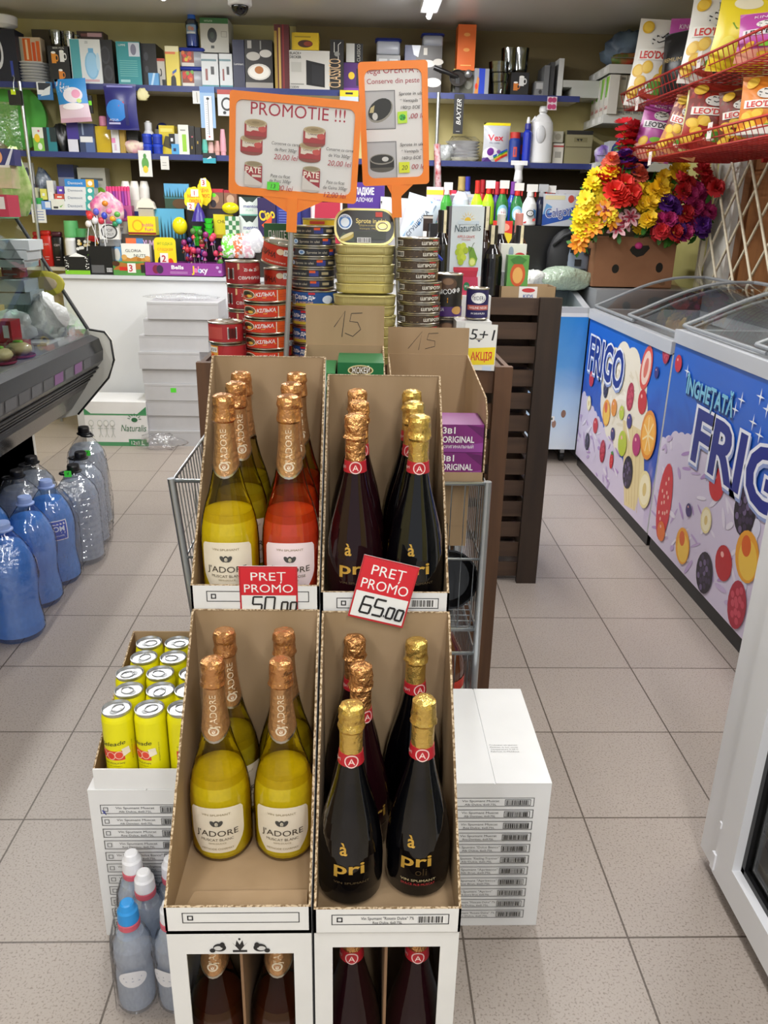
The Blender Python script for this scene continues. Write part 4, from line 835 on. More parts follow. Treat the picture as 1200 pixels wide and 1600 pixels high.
A2 = [('t','Mega OFERTA !!!',.50,.935,.055,rt,{'w':.86}),('t','Conserve din peste',.50,.85,.042,rt,{'w':.76})]+oval_pic(.62)+[('e',.30,.615,.20,.085,'#8c8a80',32),('e',.295,.625,.185,.078,'#22221e',32),('e',.22,.57,.04,.03,'#c9c9c4'),('p',[(.14,.60),(.2,.60),(.22,.66),(.16,.64)],'#b9ac7c')]+oval_pic(.21)+[('e',.30,.15,.18,.04,'#55524a'),('r',.12,.15,.48,.22,'#26241f'),('e',.30,.22,.18,.045,'#8c8a80'),('e',.30,.222,.165,.036,'#2c2b26'),('e',.35,.22,.05,.02,'#c9c9c4')]+[
 ('t','Sprote in ulei',.755,.745,.027,INK,{'w':.36,'sl':.15}),('t','“ Ventspils ”',.74,.69,.027,INK,{'w':.30,'sl':.15}),('t','190гр EOE',.74,.635,.028,INK,{'w':.28,'sl':.15}),('t',',00 lei',.84,.565,.042,rt,{'w':.25,'sl':.2}),('p',[(.55,.60),(.69,.605),(.69,.51),(.55,.505)],'#b8e03a'),('e',.62,.555,.05,.026,'#3fc040'),('t','26',.62,.555,.035,INK,{'sl':.2}),
 ('t','Sprote in ulei',.755,.335,.027,INK,{'w':.36,'sl':.15}),('t','“ Ventspils ”',.74,.28,.027,INK,{'w':.30,'sl':.15}),('t','160гр EOE',.74,.225,.028,INK,{'w':.28,'sl':.15}),('t','00 lei',.845,.15,.042,rt,{'w':.22,'sl':.2}),('p',[(.55,.19),(.71,.19),(.71,.10),(.55,.10)],'#d8e02a'),('t','20',.63,.145,.04,INK,{'sl':.2})]
sign('portrait orange framed sign reading Mega OFERTA with two fish tins',(562,100),(674,96),(567,291),2.10,.163,.268,A2,(622,400),.953,False)
# ================================================================ juice, wine and small cartons behind the tins
wc = MB().box(.19,.384,2.40,2.499,.952,1.10,WHITE_CARD); wc.build('juice_case',None,'white carton under the tall juice carton, behind the blue tin','box')
x0,x1 = at(703,400,Y=2.42).x,at(753,400,Y=2.42).x; zt = at(728,322,Y=2.42).z; H_ = zt-1.10; W_ = x1-x0
t = thing('juice_carton','tall pale juice carton with grapes and lime picture','juice',(x0,2.42,1.10))
sky = mat('juice_carton_print','#c9d8e4',.35,noise=(5,'#dfe6e4'))
m = MB().box(0,W_,0,.072,0,H_,sky); m.box(-.0002,0,0,.072,0,H_,c('#5a6066'),'')
f = plane((0,0,0))
m.art(f,W_,H_,[('r',0,0,1,.22,'#e6dfe2'),('e',.5,.845,.10,.035,'#e9c22a')]+[('p',[(.5+.13*math.cos(a-.08),.845+.055*math.sin(a-.08)),(.5+.24*math.cos(a),.845+.10*math.sin(a)),(.5+.13*math.cos(a+.08),.845+.055*math.sin(a+.08))],'#e9c22a') for a in [math.pi*(i+.5)/7 for i in range(7)]]+[('r',.2,.80,.85,.84,'#c9d8e2'),('t','Naturalis',.5,.765,.085,'#26404a',{'w':.80,'sl':.15,'rot':4}),('t','APPLE-GRAPE',.47,.665,.032,'#c2453a',{'w':.54}),('t','WITH VITAMINS',.47,.63,.015,'#c2453a',{'w':.28})]
 +[('e',x,y,.09,.038,cc_) for x,y,cc_ in ((.28,.55,'#b5c832'),(.40,.56,'#c2d23e'),(.24,.49,'#aabf2c'),(.36,.49,'#bccd38'),(.48,.51,'#a6bb30'),(.30,.43,'#b2c634'),(.42,.43,'#c6d648'),(.34,.38,'#a8bd2e'))]+[('p',[(.55,.56),(.72,.54),(.86,.42),(.80,.34),(.62,.40)],'#6f9a34'),('e',.70,.38,.11,.05,'#b5cc4a'),('e',.70,.38,.08,.036,'#dde68a'),('l',[(.62,.5),(.7,.58),(.74,.6)],.006,'#4a5a22'),
 ('p',[(.12,.31),(.90,.31),(.86,.20),(.18,.20)],'#b8283f'),('r',.12,.28,.90,.32,'#c8354a'),('p',[(.24,.21),(.90,.21),(.95,.0),(.36,.0)],'#c23a5a'),('p',[(.24,.20),(.12,.10),(.26,.14)],'#b8283f'),('e',.56,.10,.10,.05,'#1f7a4a'),('t','9%',.56,.10,.03,WH),('t','1 L',.8,.10,.03,WH)]); m.build('carton_body',t)
m = MB().box(.004,W_-.004,.02,.05,H_,H_+.004,sky); m.build('top_fold',t)
def wine(lab, px, ytop, Yp, z0, col, capc, stripe, r=.036):
    p_ = at(px,ytop,Y=Yp); h = p_.z-z0; t = thing('wine_bottle',lab,'bottle',(p_.x,Yp,z0),0,'dark wine bottles behind the juice carton')
    m = MB().lathe([(r*.7,.004),(r*.95,0),(r,.01),(r,h*.56),(r*.93,h*.62),(r*.62,h*.69),(r*.42,h*.75),(.0135,h*.80),(.0135,h*.9)],mat('wine_'+col[1:],col,.08,coat=.3),20); m.build('glass_body',t)
    q = MB().lathe([(.0142,h*.72),(.0148,h*.74),(.0148,h-.002),(.013,h),(.0005,h)],capc,16); cb = q.build('capsule',t)
    if stripe:
        s = MB(); s.art(cyl(.0152,h*.72,.012,a0=stripe),.012,h*.28,[('r',0,0,1,1,'#d9cfae'),('t','MOLDOVA',.5,.5,.1,'#7a6a4a',{'rot':90,'w':.9})],sub=3); s.build('tax_stamp',t)
    return t
bk = c('#17151a',.3); wtc = c('#dcdad6',.3)
TT = 1.052
wine('black capped wine bottle with paper stamp left of the juice carton',692,328,2.82,TT,'#0c0a10',bk,.6)
wine('black capped wine bottle half behind the juice carton left edge',704,322,2.95,TT,'#0b0910',bk,.2)
wine('brown wine bottle right behind the juice carton',760,322,2.86,TT,'#22100a',bk,.3)
wine('red banded wine bottle with paper stamp, right of the brown one',772,352,2.84,TT,'#0d0b10',bk,-.3)
wine('white capped dark bottle standing behind the small juice boxes',784,334,3.0,TT,'#120c12',c('#cfcac2',.3),0)
wine('pink capped dark bottle at right behind the small juice boxes',812,333,3.05,TT,'#140c12',c('#c9837a',.3),0)
wine('dark bottle with cream edged black cap in front of the pink capped one',813,352,2.9,TT,'#0e0c12',bk,.45)
m = MB(); p0,p1 = at(783,447,Y=2.79),at(868,463,Y=2.79); hx = (p1.x-p0.x)
t = thing('carton_tray','kraft tray with a red and blue logo on the tall dark stand','box',(p0.x,2.79,TT+.002))
b = MB(); zt = p0.z-TT-.002; b.box(0,hx,0,.002,0,zt,KRAFT); b.box(0,hx,.12,.122,0,zt,KRAFT); b.box(0,.002,0,.122,0,zt,KRAFT); b.box(hx-.002,hx,0,.122,0,zt,KRAFT); b.box(0,hx,0,.122,0,.002,KRAFT)
b.art(plane((0,0,0)),hx,zt,[('r',.33,.0,.66,1,'#e6e2e0'),('e',.5,.72,.12,.16,'#c2343a'),('t','KIDS',.5,.28,.28,'#2a4f9a',{'w':.18,'bold':.02})]); b.build('tray_body',t)
def kbox(px0,px1,py0,zb,Yp,lab,col,art):
    a_,b_ = at(px0,py0+20,Y=Yp),at(px1,py0+20,Y=Yp); zt = at((px0+px1)/2,py0,Y=Yp).z; m = MB().box(0,b_.x-a_.x,0,.045,0,zt-zb,c(col)); m.art(plane((0,0,0)),b_.x-a_.x,zt-zb,art)
    o = m.build('juice_box',None,lab,'juice',None,None,(a_.x,Yp,zb)); return o
kbox(793,826,399,TT+.006,2.80,'small green juice box with orange fruit picture, in front on the kraft tray','#5e9a48',[('e',.5,.56,.36,.28,'#c8572a'),('e',.5,.54,.24,.19,'#e0a85a'),('e',.35,.12,.2,.1,'#e8e2d6'),('e',.65,.18,.18,.12,'#7a2a5a'),('p',[(.1,.9),(.5,1),(.9,.9),(.7,.8),(.3,.8)],'#3f7a34')])
kbox(782,822,381,TT+.006,2.86,'small white juice box standing right behind the green one','#dedad6',[('e',.75,.78,.2,.06,'#c2343a'),('t','KIDS',.78,.62,.09,'#c2543a',{'w':.34}),('b',.06,.1,.35,.5),('e',.4,.85,.1,.1,'#8f9ab0')])
pen = at(690,406,Y=2.2); MB().tube([pen,at(676,391,Y=2.16)],.004,c('#2440c0',.3),8).build('pen',None,'blue pen leaning beside the sprat tin stack','pen')
# ================================================================ ice cream freezers on the right
def print_gradient(name, stops, noise=.25, sc=3.0, axis='Z', lo=0., hi=1.):
    """printed panel: colours run up the panel, broken by a cloudy print"""
    m = bpy.data.materials.new(name); m.use_nodes = True; nt = m.node_tree; p = nt.nodes['Principled BSDF']; L = nt.links.new
    tc = nt.nodes.new('ShaderNodeTexCoord'); sp = nt.nodes.new('ShaderNodeSeparateXYZ'); mr = nt.nodes.new('ShaderNodeMapRange'); n = nt.nodes.new('ShaderNodeTexNoise')
    n.inputs['Scale'].default_value = sc; n.inputs['Detail'].default_value = 3; n.inputs['Distortion'].default_value = 1.2
    ad = nt.nodes.new('ShaderNodeMath'); ad.operation = 'MULTIPLY_ADD'; ad.inputs[1].default_value = noise; cr = nt.nodes.new('ShaderNodeValToRGB')
    L(tc.outputs['Object'], sp.inputs[0]); L(tc.outputs['Object'], n.inputs['Vector']); L(sp.outputs[axis], mr.inputs[0]); mr.inputs[1].default_value = lo; mr.inputs[2].default_value = hi
    L(n.outputs['Fac'], ad.inputs[0]); L(mr.outputs[0], ad.inputs[2]); L(ad.outputs[0], cr.inputs[0]); L(cr.outputs[0], p.inputs['Base Color'])
    e = cr.color_ramp.elements
    while len(e) < len(stops): e.new(.5)
    for q,(po,h) in zip(e,stops): q.position = po; q.color = lin(h)
    p.inputs['Roughness'].default_value = .3; return m
PR1 = print_gradient('printed_blue_and_cream_panel',[(.0,'#cfc6e0'),(.40,'#d9d3e6'),(.62,'#b7a3cf'),(.72,'#2f56bc'),(.85,'#1743b0'),(1.0,'#2160c8')],.42,4.0,'Z',-.22,.86)
PR2 = print_gradient('printed_sky_panel',[(.0,'#cfe0d2'),(.12,'#dfe8ee'),(.4,'#b9d4ec'),(.7,'#5fa2dc'),(1.0,'#2f86d2')],.16,5,'Z',.0,.9)
def bb(u,v,r,a,n=16):   # blackberry
    it = [('e',u,v,r,r*a*1.15,'#1b1424')]
    for i in range(n):
        t = 2.4*i; q = math.sqrt(i/n)*.8; it.append(('e',u+r*q*math.cos(t),v+r*a*1.15*q*math.sin(t),r*.17,r*a*.17,'#3a2c4a' if i%3 else '#6a5a80'))
    return it
def straw(u,v,r,a): return [('e',u,v,r,r*a*1.5,'#cf2233',0)]+[('e',u+r*.5*math.cos(i*2.4)*math.sqrt(i/9),v+r*a*math.sin(i*2.4)*math.sqrt(i/9),r*.06,r*a*.09,'#f0b8a0') for i in range(9)]+[('p',[(u-r*.8,v+r*a*1.4),(u,v+r*a*1.9),(u+r*.8,v+r*a*1.4),(u,v+r*a*1.1)],'#3f8a34')]
def cherry(u,v,r,a,col='#c8242c'): return [('e',u,v,r,r*a,col),('e',u-r*.3,v+r*a*.4,r*.2,r*a*.16,'#f0b0a8')]
def peach(u,v,r,a): return [('e',u,v,r,r*a*1.1,'#e8a02a',15),('e',u+r*.1,v-r*a*.1,r*.78,r*a*.85,'#f0c44a',15),('e',u-r*.2,v+r*a*.4,r*.4,r*a*.45,'#d9601f',15)]
def banana(u,v,r,a): return [('e',u,v,r,r*a*1.1,'#e8d9a0'),('e',u,v,r*.82,r*a*.9,'#f2e8c4'),('e',u,v,r*.3,r*a*.4,'#d9c07a')]
def rasp(u,v,r,a): return [('e',u,v,r,r*a*1.35,'#a82038')]+[('e',u+r*.75*math.cos(i*2.4)*math.sqrt(i/12),v+r*a*math.sin(i*2.4)*math.sqrt(i/12),r*.2,r*a*.2,'#c8465a') for i in range(12)]
def star(u,v,r,a): return [('p',[(u,v+r*a),(u+r*.12,v+r*a*.12),(u+r,v),(u+r*.12,v-r*a*.12),(u,v-r*a),(u-r*.12,v-r*a*.12),(u-r,v),(u-r*.12,v+r*a*.12)],'#eef2fa')]
FRIGO = lambda s,u,v,h,wd: [('t',s,u+.006,v-.012,h,'#8f9fd0',{'w':wd,'bold':.075}),('t',s,u,v,h,'#eef0fa',{'w':wd,'bold':.07}),('t',s,u,v,h,'#1d2a86',{'w':wd*.965,'bold':.028})]
def lid_z(t): return .155*math.sin(math.pi/2*min(1,t*1.15))**1.1+.015
def freezer(lab, y0, y1, ztop, art):
    """y0 near end, y1 far end; front faces -x at 1.235"""
    t = thing('chest_freezer',lab,'freezer',(1.235,y1,0)); L_ = y1-y0; D = .62; zb = .062
    b = MB(); b.box(.002,D,-L_,0,zb,ztop-.045,WHITE,'t'); b.box(.03,D-.03,-L_+.03,-.03,zb+.5,zb+.502,WHITE)
    b.build('cabinet',t)
    HP = ztop-.05-zb; f = lambda u,v,d: V((.002-d,-min(max(u,.001),L_-.001),zb+min(max(v,.001),HP-.001))); p = MB(); p.add([f(0,0,.0006),f(L_,0,.0006),f(L_,ztop-.05-zb,.0006),f(0,ztop-.05-zb,.0006)],[(0,1,2,3)],PR1)
    p.art(f,L_,ztop-.05-zb,art,d0=.0010,dd=.00002); p.build('printed_panel',t)
    MB().box(.012,D-.02,-L_+.01,-.01,0,zb,BLACK).build('plinth',t)
    r = MB(); g = mat('grey_freezer_rim','#b9bcc2',.35); k = .045
    for q in ((-.008,k,-L_,0),(D-k,D,-L_,0),(k,D-k,-L_,-L_+k),(k,D-k,-k,0)): r.box(q[0],q[1],q[2],q[3],ztop-.05,ztop,g)
    r.build('rim',t)
    # two curved glass lids in arched frames, one sliding over the other
    for j,(ya,yb,dz) in enumerate(((-L_*.53,-.01,.0),(-L_+.01,-L_*.47,.016))):
        N = 10; m = MB(); vs = []
        for yy in (ya,yb):
            for i in range(N+1): q = i/N; vs.append((.02+(D-.05)*q,yy,ztop+lid_z(q)+dz))
        m.add(vs,[(i,i+1,N+2+i,N+1+i) for i in range(N)],GLASS,True); gl = m.build('glass_lid',t)
        e = MB()
        for yy in (ya,yb): e.tube([(.02+(D-.05)*i/N,yy,ztop+lid_z(i/N)+dz) for i in range(N+1)],.008,mat('lid_frame_grey','#8c9095',.35),6)
        e.tube([(D-.03,ya,ztop+lid_z(1)+dz),(D-.03,yb,ztop+lid_z(1)+dz)],.009,MATS['lid_frame_grey'],6); e.tube([(.02,ya,ztop+lid_z(0)+dz),(.02,yb,ztop+lid_z(0)+dz)],.007,MATS['lid_frame_grey'],6); e.build('lid_frame',gl)
    MB().box(D-.03,D,-L_+.005,-.005,ztop,ztop+.12,MATS['lid_frame_grey']).build('back_rail',t)
    return t
def fp(y1, zb, L_, H_, X=1.235):
    return lambda px,py: ((y1-at(px,py,X=X).y)/L_, (at(px,py,X=X).z-zb)/H_)
YN0,YN1,ZN = 1.83,3.113,.925; LN = YN1-YN0; HN = ZN-.05-.062; q = fp(YN1,.062,LN,HN); a = LN/HN
def P(fn,px,py,r,*x): u,v = q(px,py); return fn(u,v,r,a,*x)
u1,v1 = q(1110,613); art = []
Q = random.Random(4)
art += [('r',.0,.0,.72,.33,'#d3c9e0')]+[('e',.02+.045*i,.33+.24*math.sin(min(3.0,.55+.17*i))+Q.uniform(-.02,.02),.05,.09,'#d6cde2') for i in range(16)]+[('e',.05+.05*i,.30+.05*(i%3),.07,.16,'#d3c9e0') for i in range(14)]+[('e',Q.uniform(.03,.62),Q.uniform(.05,.55),Q.uniform(.015,.04),Q.uniform(.006,.014),Q.choice(('#bba3d0','#c4b0d6','#e2dbea','#e6e0ee','#b08fc6')),Q.uniform(-60,60)) for _ in range(70)]+[('e',.655+.012*math.sin(i),.05+.05*i,.02,.04,'#d9d9ec') for i in range(9)]
u,v = q(1040,800); art += straw(u-.02,v+.02,.052,a)+[('e',u-.02,v+.04,.055,.20,'#cf2f3a')]+[('e',u-.02+.035*math.cos(i*2.4)*math.sqrt(i/14),v+.04+.15*math.sin(i*2.4)*math.sqrt(i/14),.005,.01,'#f0c0b0') for i in range(14)]
art += P(cherry,1120,757,.045)+P(cherry,1131,880,.048,'#b8222a')+P(bb,1164,800,.055)+P(bb,1101,895,.052)+P(peach,1067,853,.05)+P(peach,1168,870,.06)+P(banana,1104,813,.034)+P(rasp,1152,945,.048)+P(cherry,1034,830,.032,'#e0702a')+P(cherry,1077,797,.02,'#3a2a6a')+P(cherry,1061,568,.026)
for px,py in ((1160,625),(1178,660),(1188,680),(1150,640),(1075,580),(1110,700),(1200,640),(1190,620)): art += P(star,px,py,.022)
u0,v0 = q(1087,668); art += FRIGO('FRIGO',u0+.36,v0-.02,.24,.74)
ua,va = q(1073,603); ub,vb = q(1148,634); art += [('t','ÎNGHEȚATĂ',(ua+ub)/2+.004,(va+vb)/2-.008,.075,'#123a7a',{'w':ub-ua,'bold':.04}),('t','ÎNGHEȚATĂ',(ua+ub)/2,(va+vb)/2,.075,'#7fc4e0',{'w':ub-ua,'bold':.03})]
freezer('nearer chest freezer printed with ice cream lettering, fruit and stars',YN0,YN1,ZN,art)
YF0,YF1,ZF = 3.128,4.333,.873; LN = YF1-YF0; HN = ZF-.05-.062; q = fp(YF1,.062,LN,HN); a = LN/HN; art = []
art += [('r',.0,.0,.95,.16,'#d3c8e0')]+[('e',.04+.05*i,.33-.018*i,.06,.16,'#d3c8e0') for i in range(17)]+[('e',.56+.19*math.cos(k*.6),.62+.20*math.sin(k*.6),.10,.14,'#ece4d2') for k in range(11)]+[('e',.58,.60,.20,.24,'#ece4d2'),('p',[(.60,.50),(.84,.52),(.90,.30),(.86,.05),(.74,.02)],'#e2cf9c')]+[('l',[(.62+.05*i,.50),(.76+.03*i,.05)],.006,'#c9ad72') for i in range(5)]+[('e',Q.uniform(.40,.74),Q.uniform(.42,.80),Q.uniform(.02,.05),Q.uniform(.008,.016),Q.choice(('#f6f0e2','#d9cfb8','#e2d8c0')),Q.uniform(-60,60)) for _ in range(36)]+[('e',Q.uniform(.0,.6),Q.uniform(.02,.34),Q.uniform(.015,.04),Q.uniform(.006,.014),Q.choice(('#bba3d0','#e2dbea','#b08fc6')),Q.uniform(-60,60)) for _ in range(40)]
u,v = q(1010,575); art += [('e',u,v,.055,.13,'#d8503a',-14),('e',u,v,.042,.10,'#f0d0c0',-14),('e',u,v,.02,.06,'#d8705a',-14)]
art += P(rasp,985,620,.04)+P(cherry,1004,628,.045,'#c2201f')+P(bb,981,738,.055)+P(bb,947,608,.032)+P(bb,918,690,.034)+P(peach,948,645,.05)+P(cherry,960,637,.035,'#e0902a')+P(cherry,972,645,.028,'#b8c832')+P(cherry,984,658,.028,'#3a2a7a')+P(cherry,973,693,.05,'#b4c22a')+P(cherry,995,695,.042,'#b02a6a')+P(cherry,958,678,.026,'#3a2a6a')+P(cherry,931,665,.034,'#c2242c')+P(rasp,942,705,.036)+P(straw,956,720,.022)+P(banana,1008,765,.062)+P(cherry,925,592,.034,'#c2242c')+P(banana,921,630,.03)+P(cherry,1027,582,.02,'#3a2a7a')
u,v = q(1014,680); art += [('e',u,v,.075,.14,'#e08a1f'),('e',u,v,.062,.115,'#f0b040')]+[('l',[(u,v),(u+.055*math.cos(k),v+.10*math.sin(k))],.012,'#f6dca0') for k in [.9*j for j in range(7)]]
art += P(rasp,1043,547,.034)
u,v = q(945,562); art += FRIGO('FRIGO',u+.02,v,.235,.50)
freezer('farther chest freezer printed with ice cream lettering and an orange slice',YF0,YF1,ZF,art)
cols = ['#d8a0b0','#e0c890','#c85a8a','#b0502a','#8a3a6a','#e2d2b0','#c9a24a','#7a4a8a','#d87aa0','#e8e0d0']
for i in range(26):
    x = 1.34+R.random()*.42; y = 3.25+R.random()*.98; m = MB(); cc_ = R.choice(cols)
    if i%2: m.ball((0,0,.02),.055,.035,.02,c(cc_),12,8)
    else: m.rbox(-.06,.06,-.03,.03,0,.035,c(cc_),.01); m.art(plane((-.05,-.02,.035),(1,0,0),(0,1,0),(0,0,1)),.1,.04,[('r',.1,.2,.9,.8,R.choice(cols))])
    m.build('ice_cream_pack',None,'ice cream pack lying under the curved glass of the farther freezer','ice cream','ice cream packs in the farther freezer',None,(x,y,.566+.04*(i%4)),R.uniform(-2,2))
for i in range(14):
    m = MB(); m.rbox(-.06,.06,-.03,.03,0,.035,c(R.choice(cols)),.01); m.build('ice_cream_pack',None,'ice cream pack lying in the nearer freezer by its glass','ice cream','ice cream packs in the nearer freezer',None,(1.34+R.random()*.4,2.3+R.random()*.7,.566+.04*(i%3)),R.uniform(-2,2))
# third freezer, facing the camera
t = thing('chest_freezer','sky blue chest freezer facing the camera beyond the slatted stand','freezer',(.62,4.345,0)); wX = .612; D = .40
b = MB().box(0,wX,0,D,.085,.845,WHITE); f = plane((0,0,.085)); b.build('cabinet',t)
p = MB(); p.add([f(0,0,.0008),f(wX,0,.0008),f(wX,.74,.0008),f(0,.74,.0008)],[(0,1,2,3)],PR2); p.art(f,wX,.74,[('e',.86,.28,.022,.03,'#8a6a5a'),('e',.78,.2,.02,.03,'#9a7a6a'),('r',.70,.22,.78,.26,WH),('r',.72,.23,.765,.25,'#5a6a5a')],d0=.0015); p.build('printed_panel',t)
r = MB(); g = MATS['grey_freezer_rim']
for x in (0,wX-.035): r.prism([(0,.845),(D,.845),(D,.957),(0,.875)],(x,0,0),(0,1,0),(0,0,1),(1,0,0),.035,g)
r.box(.035,wX-.035,0,.035,.845,.875,g); r.box(.035,wX-.035,D-.035,D,.845,.957,g); r.build('rim',t)
MB().quad((.035,.035,.876),(wX-.035,.035,.876),(wX-.035,D-.035,.952),(.035,D-.035,.952),GLASS).build('glass_lid',t)
m = MB(); m.box(.04,wX-.04,.045,D-.04,.846,.85,c('#c9d2da')); m.build('liner',t)
for x,y in ((.06,.06),(wX-.06,.06),(.06,D-.06),(wX-.06,D-.06)):
    m = MB(); m.lathe([(.026,-.012),(.028,-.008),(.028,.008),(.026,.012)],BLACK,14); w_ = m.build('caster',t); w_.location = (x,y,.029); w_.rotation_euler = (0,math.radians(90),0)
    MB().box(-.012,.012,-.02,.02,.026,.058,CHROME).build('bracket',t).location = (x,y,.027)
# bags on top of it
def lump(name, lab, cat, o, rx,ry,rz_, mt, seed, n=5, group=None):
    R2 = random.Random(seed); m = MB(); vs = []; S_,Rg = 18,10
    ph = [(R2.uniform(2,6),R2.uniform(0,6),R2.uniform(.08,.2)) for _ in range(n)]
    for k in range(Rg+1):
        for i in range(S_):
            a = 2*math.pi*i/S_; b = math.pi*k/Rg; q = 1+sum(am*math.sin(fr*a+p_)*math.sin(b)*math.cos(fr*.7*b+p_) for fr,p_,am in ph)+R2.uniform(-.05,.05)
            z = -math.cos(b)*rz_; vs.append((rx*q*math.sin(b)*math.sin(a), ry*q*math.sin(b)*math.cos(a), max(z*q+rz_*.8,0)))
    m.add(vs,[(k*S_+i,k*S_+(i+1)%S_,(k+1)*S_+(i+1)%S_,(k+1)*S_+i) for k in range(Rg) for i in range(S_)],mt,True)
    return m.build(name,None,lab,cat,group,None,o)
gb = mat('pale_green_plastic_bag','#b9cdb8',.3,trans=.25,bump=(45,1.0)); wb = mat('white_plastic_bag','#dcdfdc',.35,bump=(40,1.0))
lump('plastic_bag','crumpled pale green plastic bag lying on the freezer before the flowers','bag',(1.13,4.60,.945),.15,.10,.07,gb,3)
lump('plastic_bag','crumpled white plastic bag left of the green one on the freezer','bag',(.95,4.57,.94),.11,.09,.06,wb,4)
t = thing('backpack','black and grey checked backpack leaning between the flowers and the cleaners','bag',(1.165,4.69,.96))
m = MB(); m.ball((0,0,.14),.115,.055,.17,mat('black_nylon','#15161a',.6),16,12,.03); m.build('bag_body',t)
m = MB(); m.ball((.05,-.04,.13),.07,.025,.12,mat('grey_check_cloth','#7f8a9c',.7),14,10); m.build('front_pocket',t)
m = MB()
for du,dv in ((0,0),(.05,.06),(-.03,.07),(.03,-.05)): m.box(.05+du-.018,.05+du+.018,-.070,-.062,.13+dv-.018,.13+dv+.018,MATS['black_nylon'])
m.build('check_patch',t)
MB().tube([(-.09,-.03,.22),(-.04,-.06,.27),(.04,-.04,.30)],.012,MATS['black_nylon'],6).build('strap',t)
# ================================================================ flowers in a carton
FY = 4.52; a_ = at(930,400,Y=FY); b_ = at(1055,400,Y=FY); FZ = at(1000,450,Y=FY).z; FT = at(1000,372,Y=FY).z
MB().box(1.275,1.85,4.40,4.92,0,FZ-.003,c('#8d9094')).build('low_cabinet',None,'low grey cabinet behind the freezers carrying the flower carton','cabinet')
t = thing('flower_carton','brown carton with round hand holes holding artificial flowers','box',((a_.x+b_.x)/2,FY,FZ)); hw = (b_.x-a_.x)/2; H_ = FT-FZ; kb = mat('red_brown_carton','#96694a',.8,noise=(6,'#8a5f42'))
m = MB(); m.box(-hw,hw,0,.004,0,H_,kb); m.box(-hw,hw,.336,.34,0,H_,kb); m.box(-hw,-hw+.004,.004,.336,0,H_,kb); m.box(hw-.004,hw,.004,.336,0,H_,kb); m.box(-hw,hw,0,.34,0,.004,kb)
m.art(plane((-hw,0,0)),2*hw,H_,[('e',.82,.42,.045,.10,'#0c0a08'),('e',.27,.38,.045,.09,'#0c0a08'),('p',[(.42,.76),(.45,.84),(.65,.86),(.67,.80),(.60,.66),(.52,.62),(.46,.68)],'#0c0a08')]); m.build('carton_body',t)
def petals(m, n, ln, wd, up, mt, z=0, curl=0, ph=0, tip=.35):
    for i in range(n):
        a = 2*math.pi*i/n+ph; ca,sa = math.cos(a),math.sin(a); vs = []
        for rr,ww in ((.08,.35),(.45,1),(.8,.85),(1,tip)):
            x = ln*rr; zz = z+up*ln*rr-curl*ln*rr*rr
            for s in (-1,0,1): vs.append((x*ca-s*wd*ww*sa, x*sa+s*wd*ww*ca, zz+(0 if s else -.1*wd)))
        m.add(vs,[(k*3+j,k*3+j+1,k*3+j+4,k*3+j+3) for k in range(3) for j in range(2)],mt,True)
GREEN = mat('leaf_green','#3f7a2c',.5); FPRO = {}
def mk_flower(kind):
    t = thing('artificial_flower','x','flower'); m = MB(); p = lambda h: mat('petal_'+h[1:],h,.6)
    if kind == 'yellow': petals(m,11,.045,.010,.35,p('#f2d414'),0,.2); petals(m,9,.034,.009,.7,p('#f6de2a'),.004,.2,.3)
    if kind == 'red': [petals(m,7-j,.050-.010*j,.017,.25+.45*j,p('#d9261c' if j%2 else '#e2352a'),.004*j,.1,.4*j,.9) for j in range(4)]
    if kind == 'coral': [petals(m,9,.036-.007*j,.010,.3+.5*j,p('#ef7a62'),.005*j,.1,.3*j,1) for j in range(4)]
    if kind == 'orange': petals(m,6,.048,.010,.5,p('#f08a1c'),0,.45,0,.1); petals(m,6,.042,.009,.8,p('#f4a52a'),.003,.4,.5,.1)
    if kind == 'lily': petals(m,6,.048,.011,.45,p('#e3b4bc'),0,.45,0,.1); petals(m,6,.03,.005,.6,p('#a8304a'),.004,.4,0,.1)
    if kind in ('magenta','purple','rose'):
        h = {'magenta':'#c4377f','purple':'#5a2382','rose':'#d2343c'}[kind]
        [petals(m,6,.038-.008*j,.017,.35+.6*j,p(h),.006*j,.15,.5*j,1) for j in range(4)]
    if kind == 'gold': [petals(m,6,.034-.006*j,.015,.3+.5*j,p('#f8d22c'),.005*j,.1,.5*j,1) for j in range(3)]
    if kind == 'glad': [petals(m,6,.036,.016,.5,p('#cf1f2c'),.03*j-.04,.1,.5*j,.9) for j in range(4)]
    ch = [(m.build('petals',t),[])]
    q = MB(); q.ball((0,0,.012),.007,.007,.008,{'yellow':'#d9a514','orange':'#8a3a10','lily':'#7a2038'}.get(kind,'#e0b84a'),8,5); ch.append((q.build('flower_centre',t),[]))
    q = MB(); q.tube([(0,0,-.002),(0,.006,-.05),(0,.01,-.11)],.0028,GREEN,5)
    ch.append((q.build('stem',t),[]))
    q = MB(); petals(q,3,.05,.010,-.15,GREEN,-.03,.1,.4,.1); ch.append((q.build('leaf',t),[])); return t,ch
FL = {'yellow':'yellow daisy bloom in the mass at the left of the flower carton','red':'big red bloom at the middle of the flower carton','coral':'coral carnation near the top of the flower mass','orange':'orange lily low at the front left of the flowers','lily':'pale pink lily with dark throat low at the front','magenta':'magenta bloom at the right of the flower carton','purple':'purple bloom at the right end of the flower mass','rose':'red rose bloom at the right end of the flowers','gold':'golden yellow bloom in the middle of the flower mass','glad':'red gladiolus spike standing tallest above the flowers'}
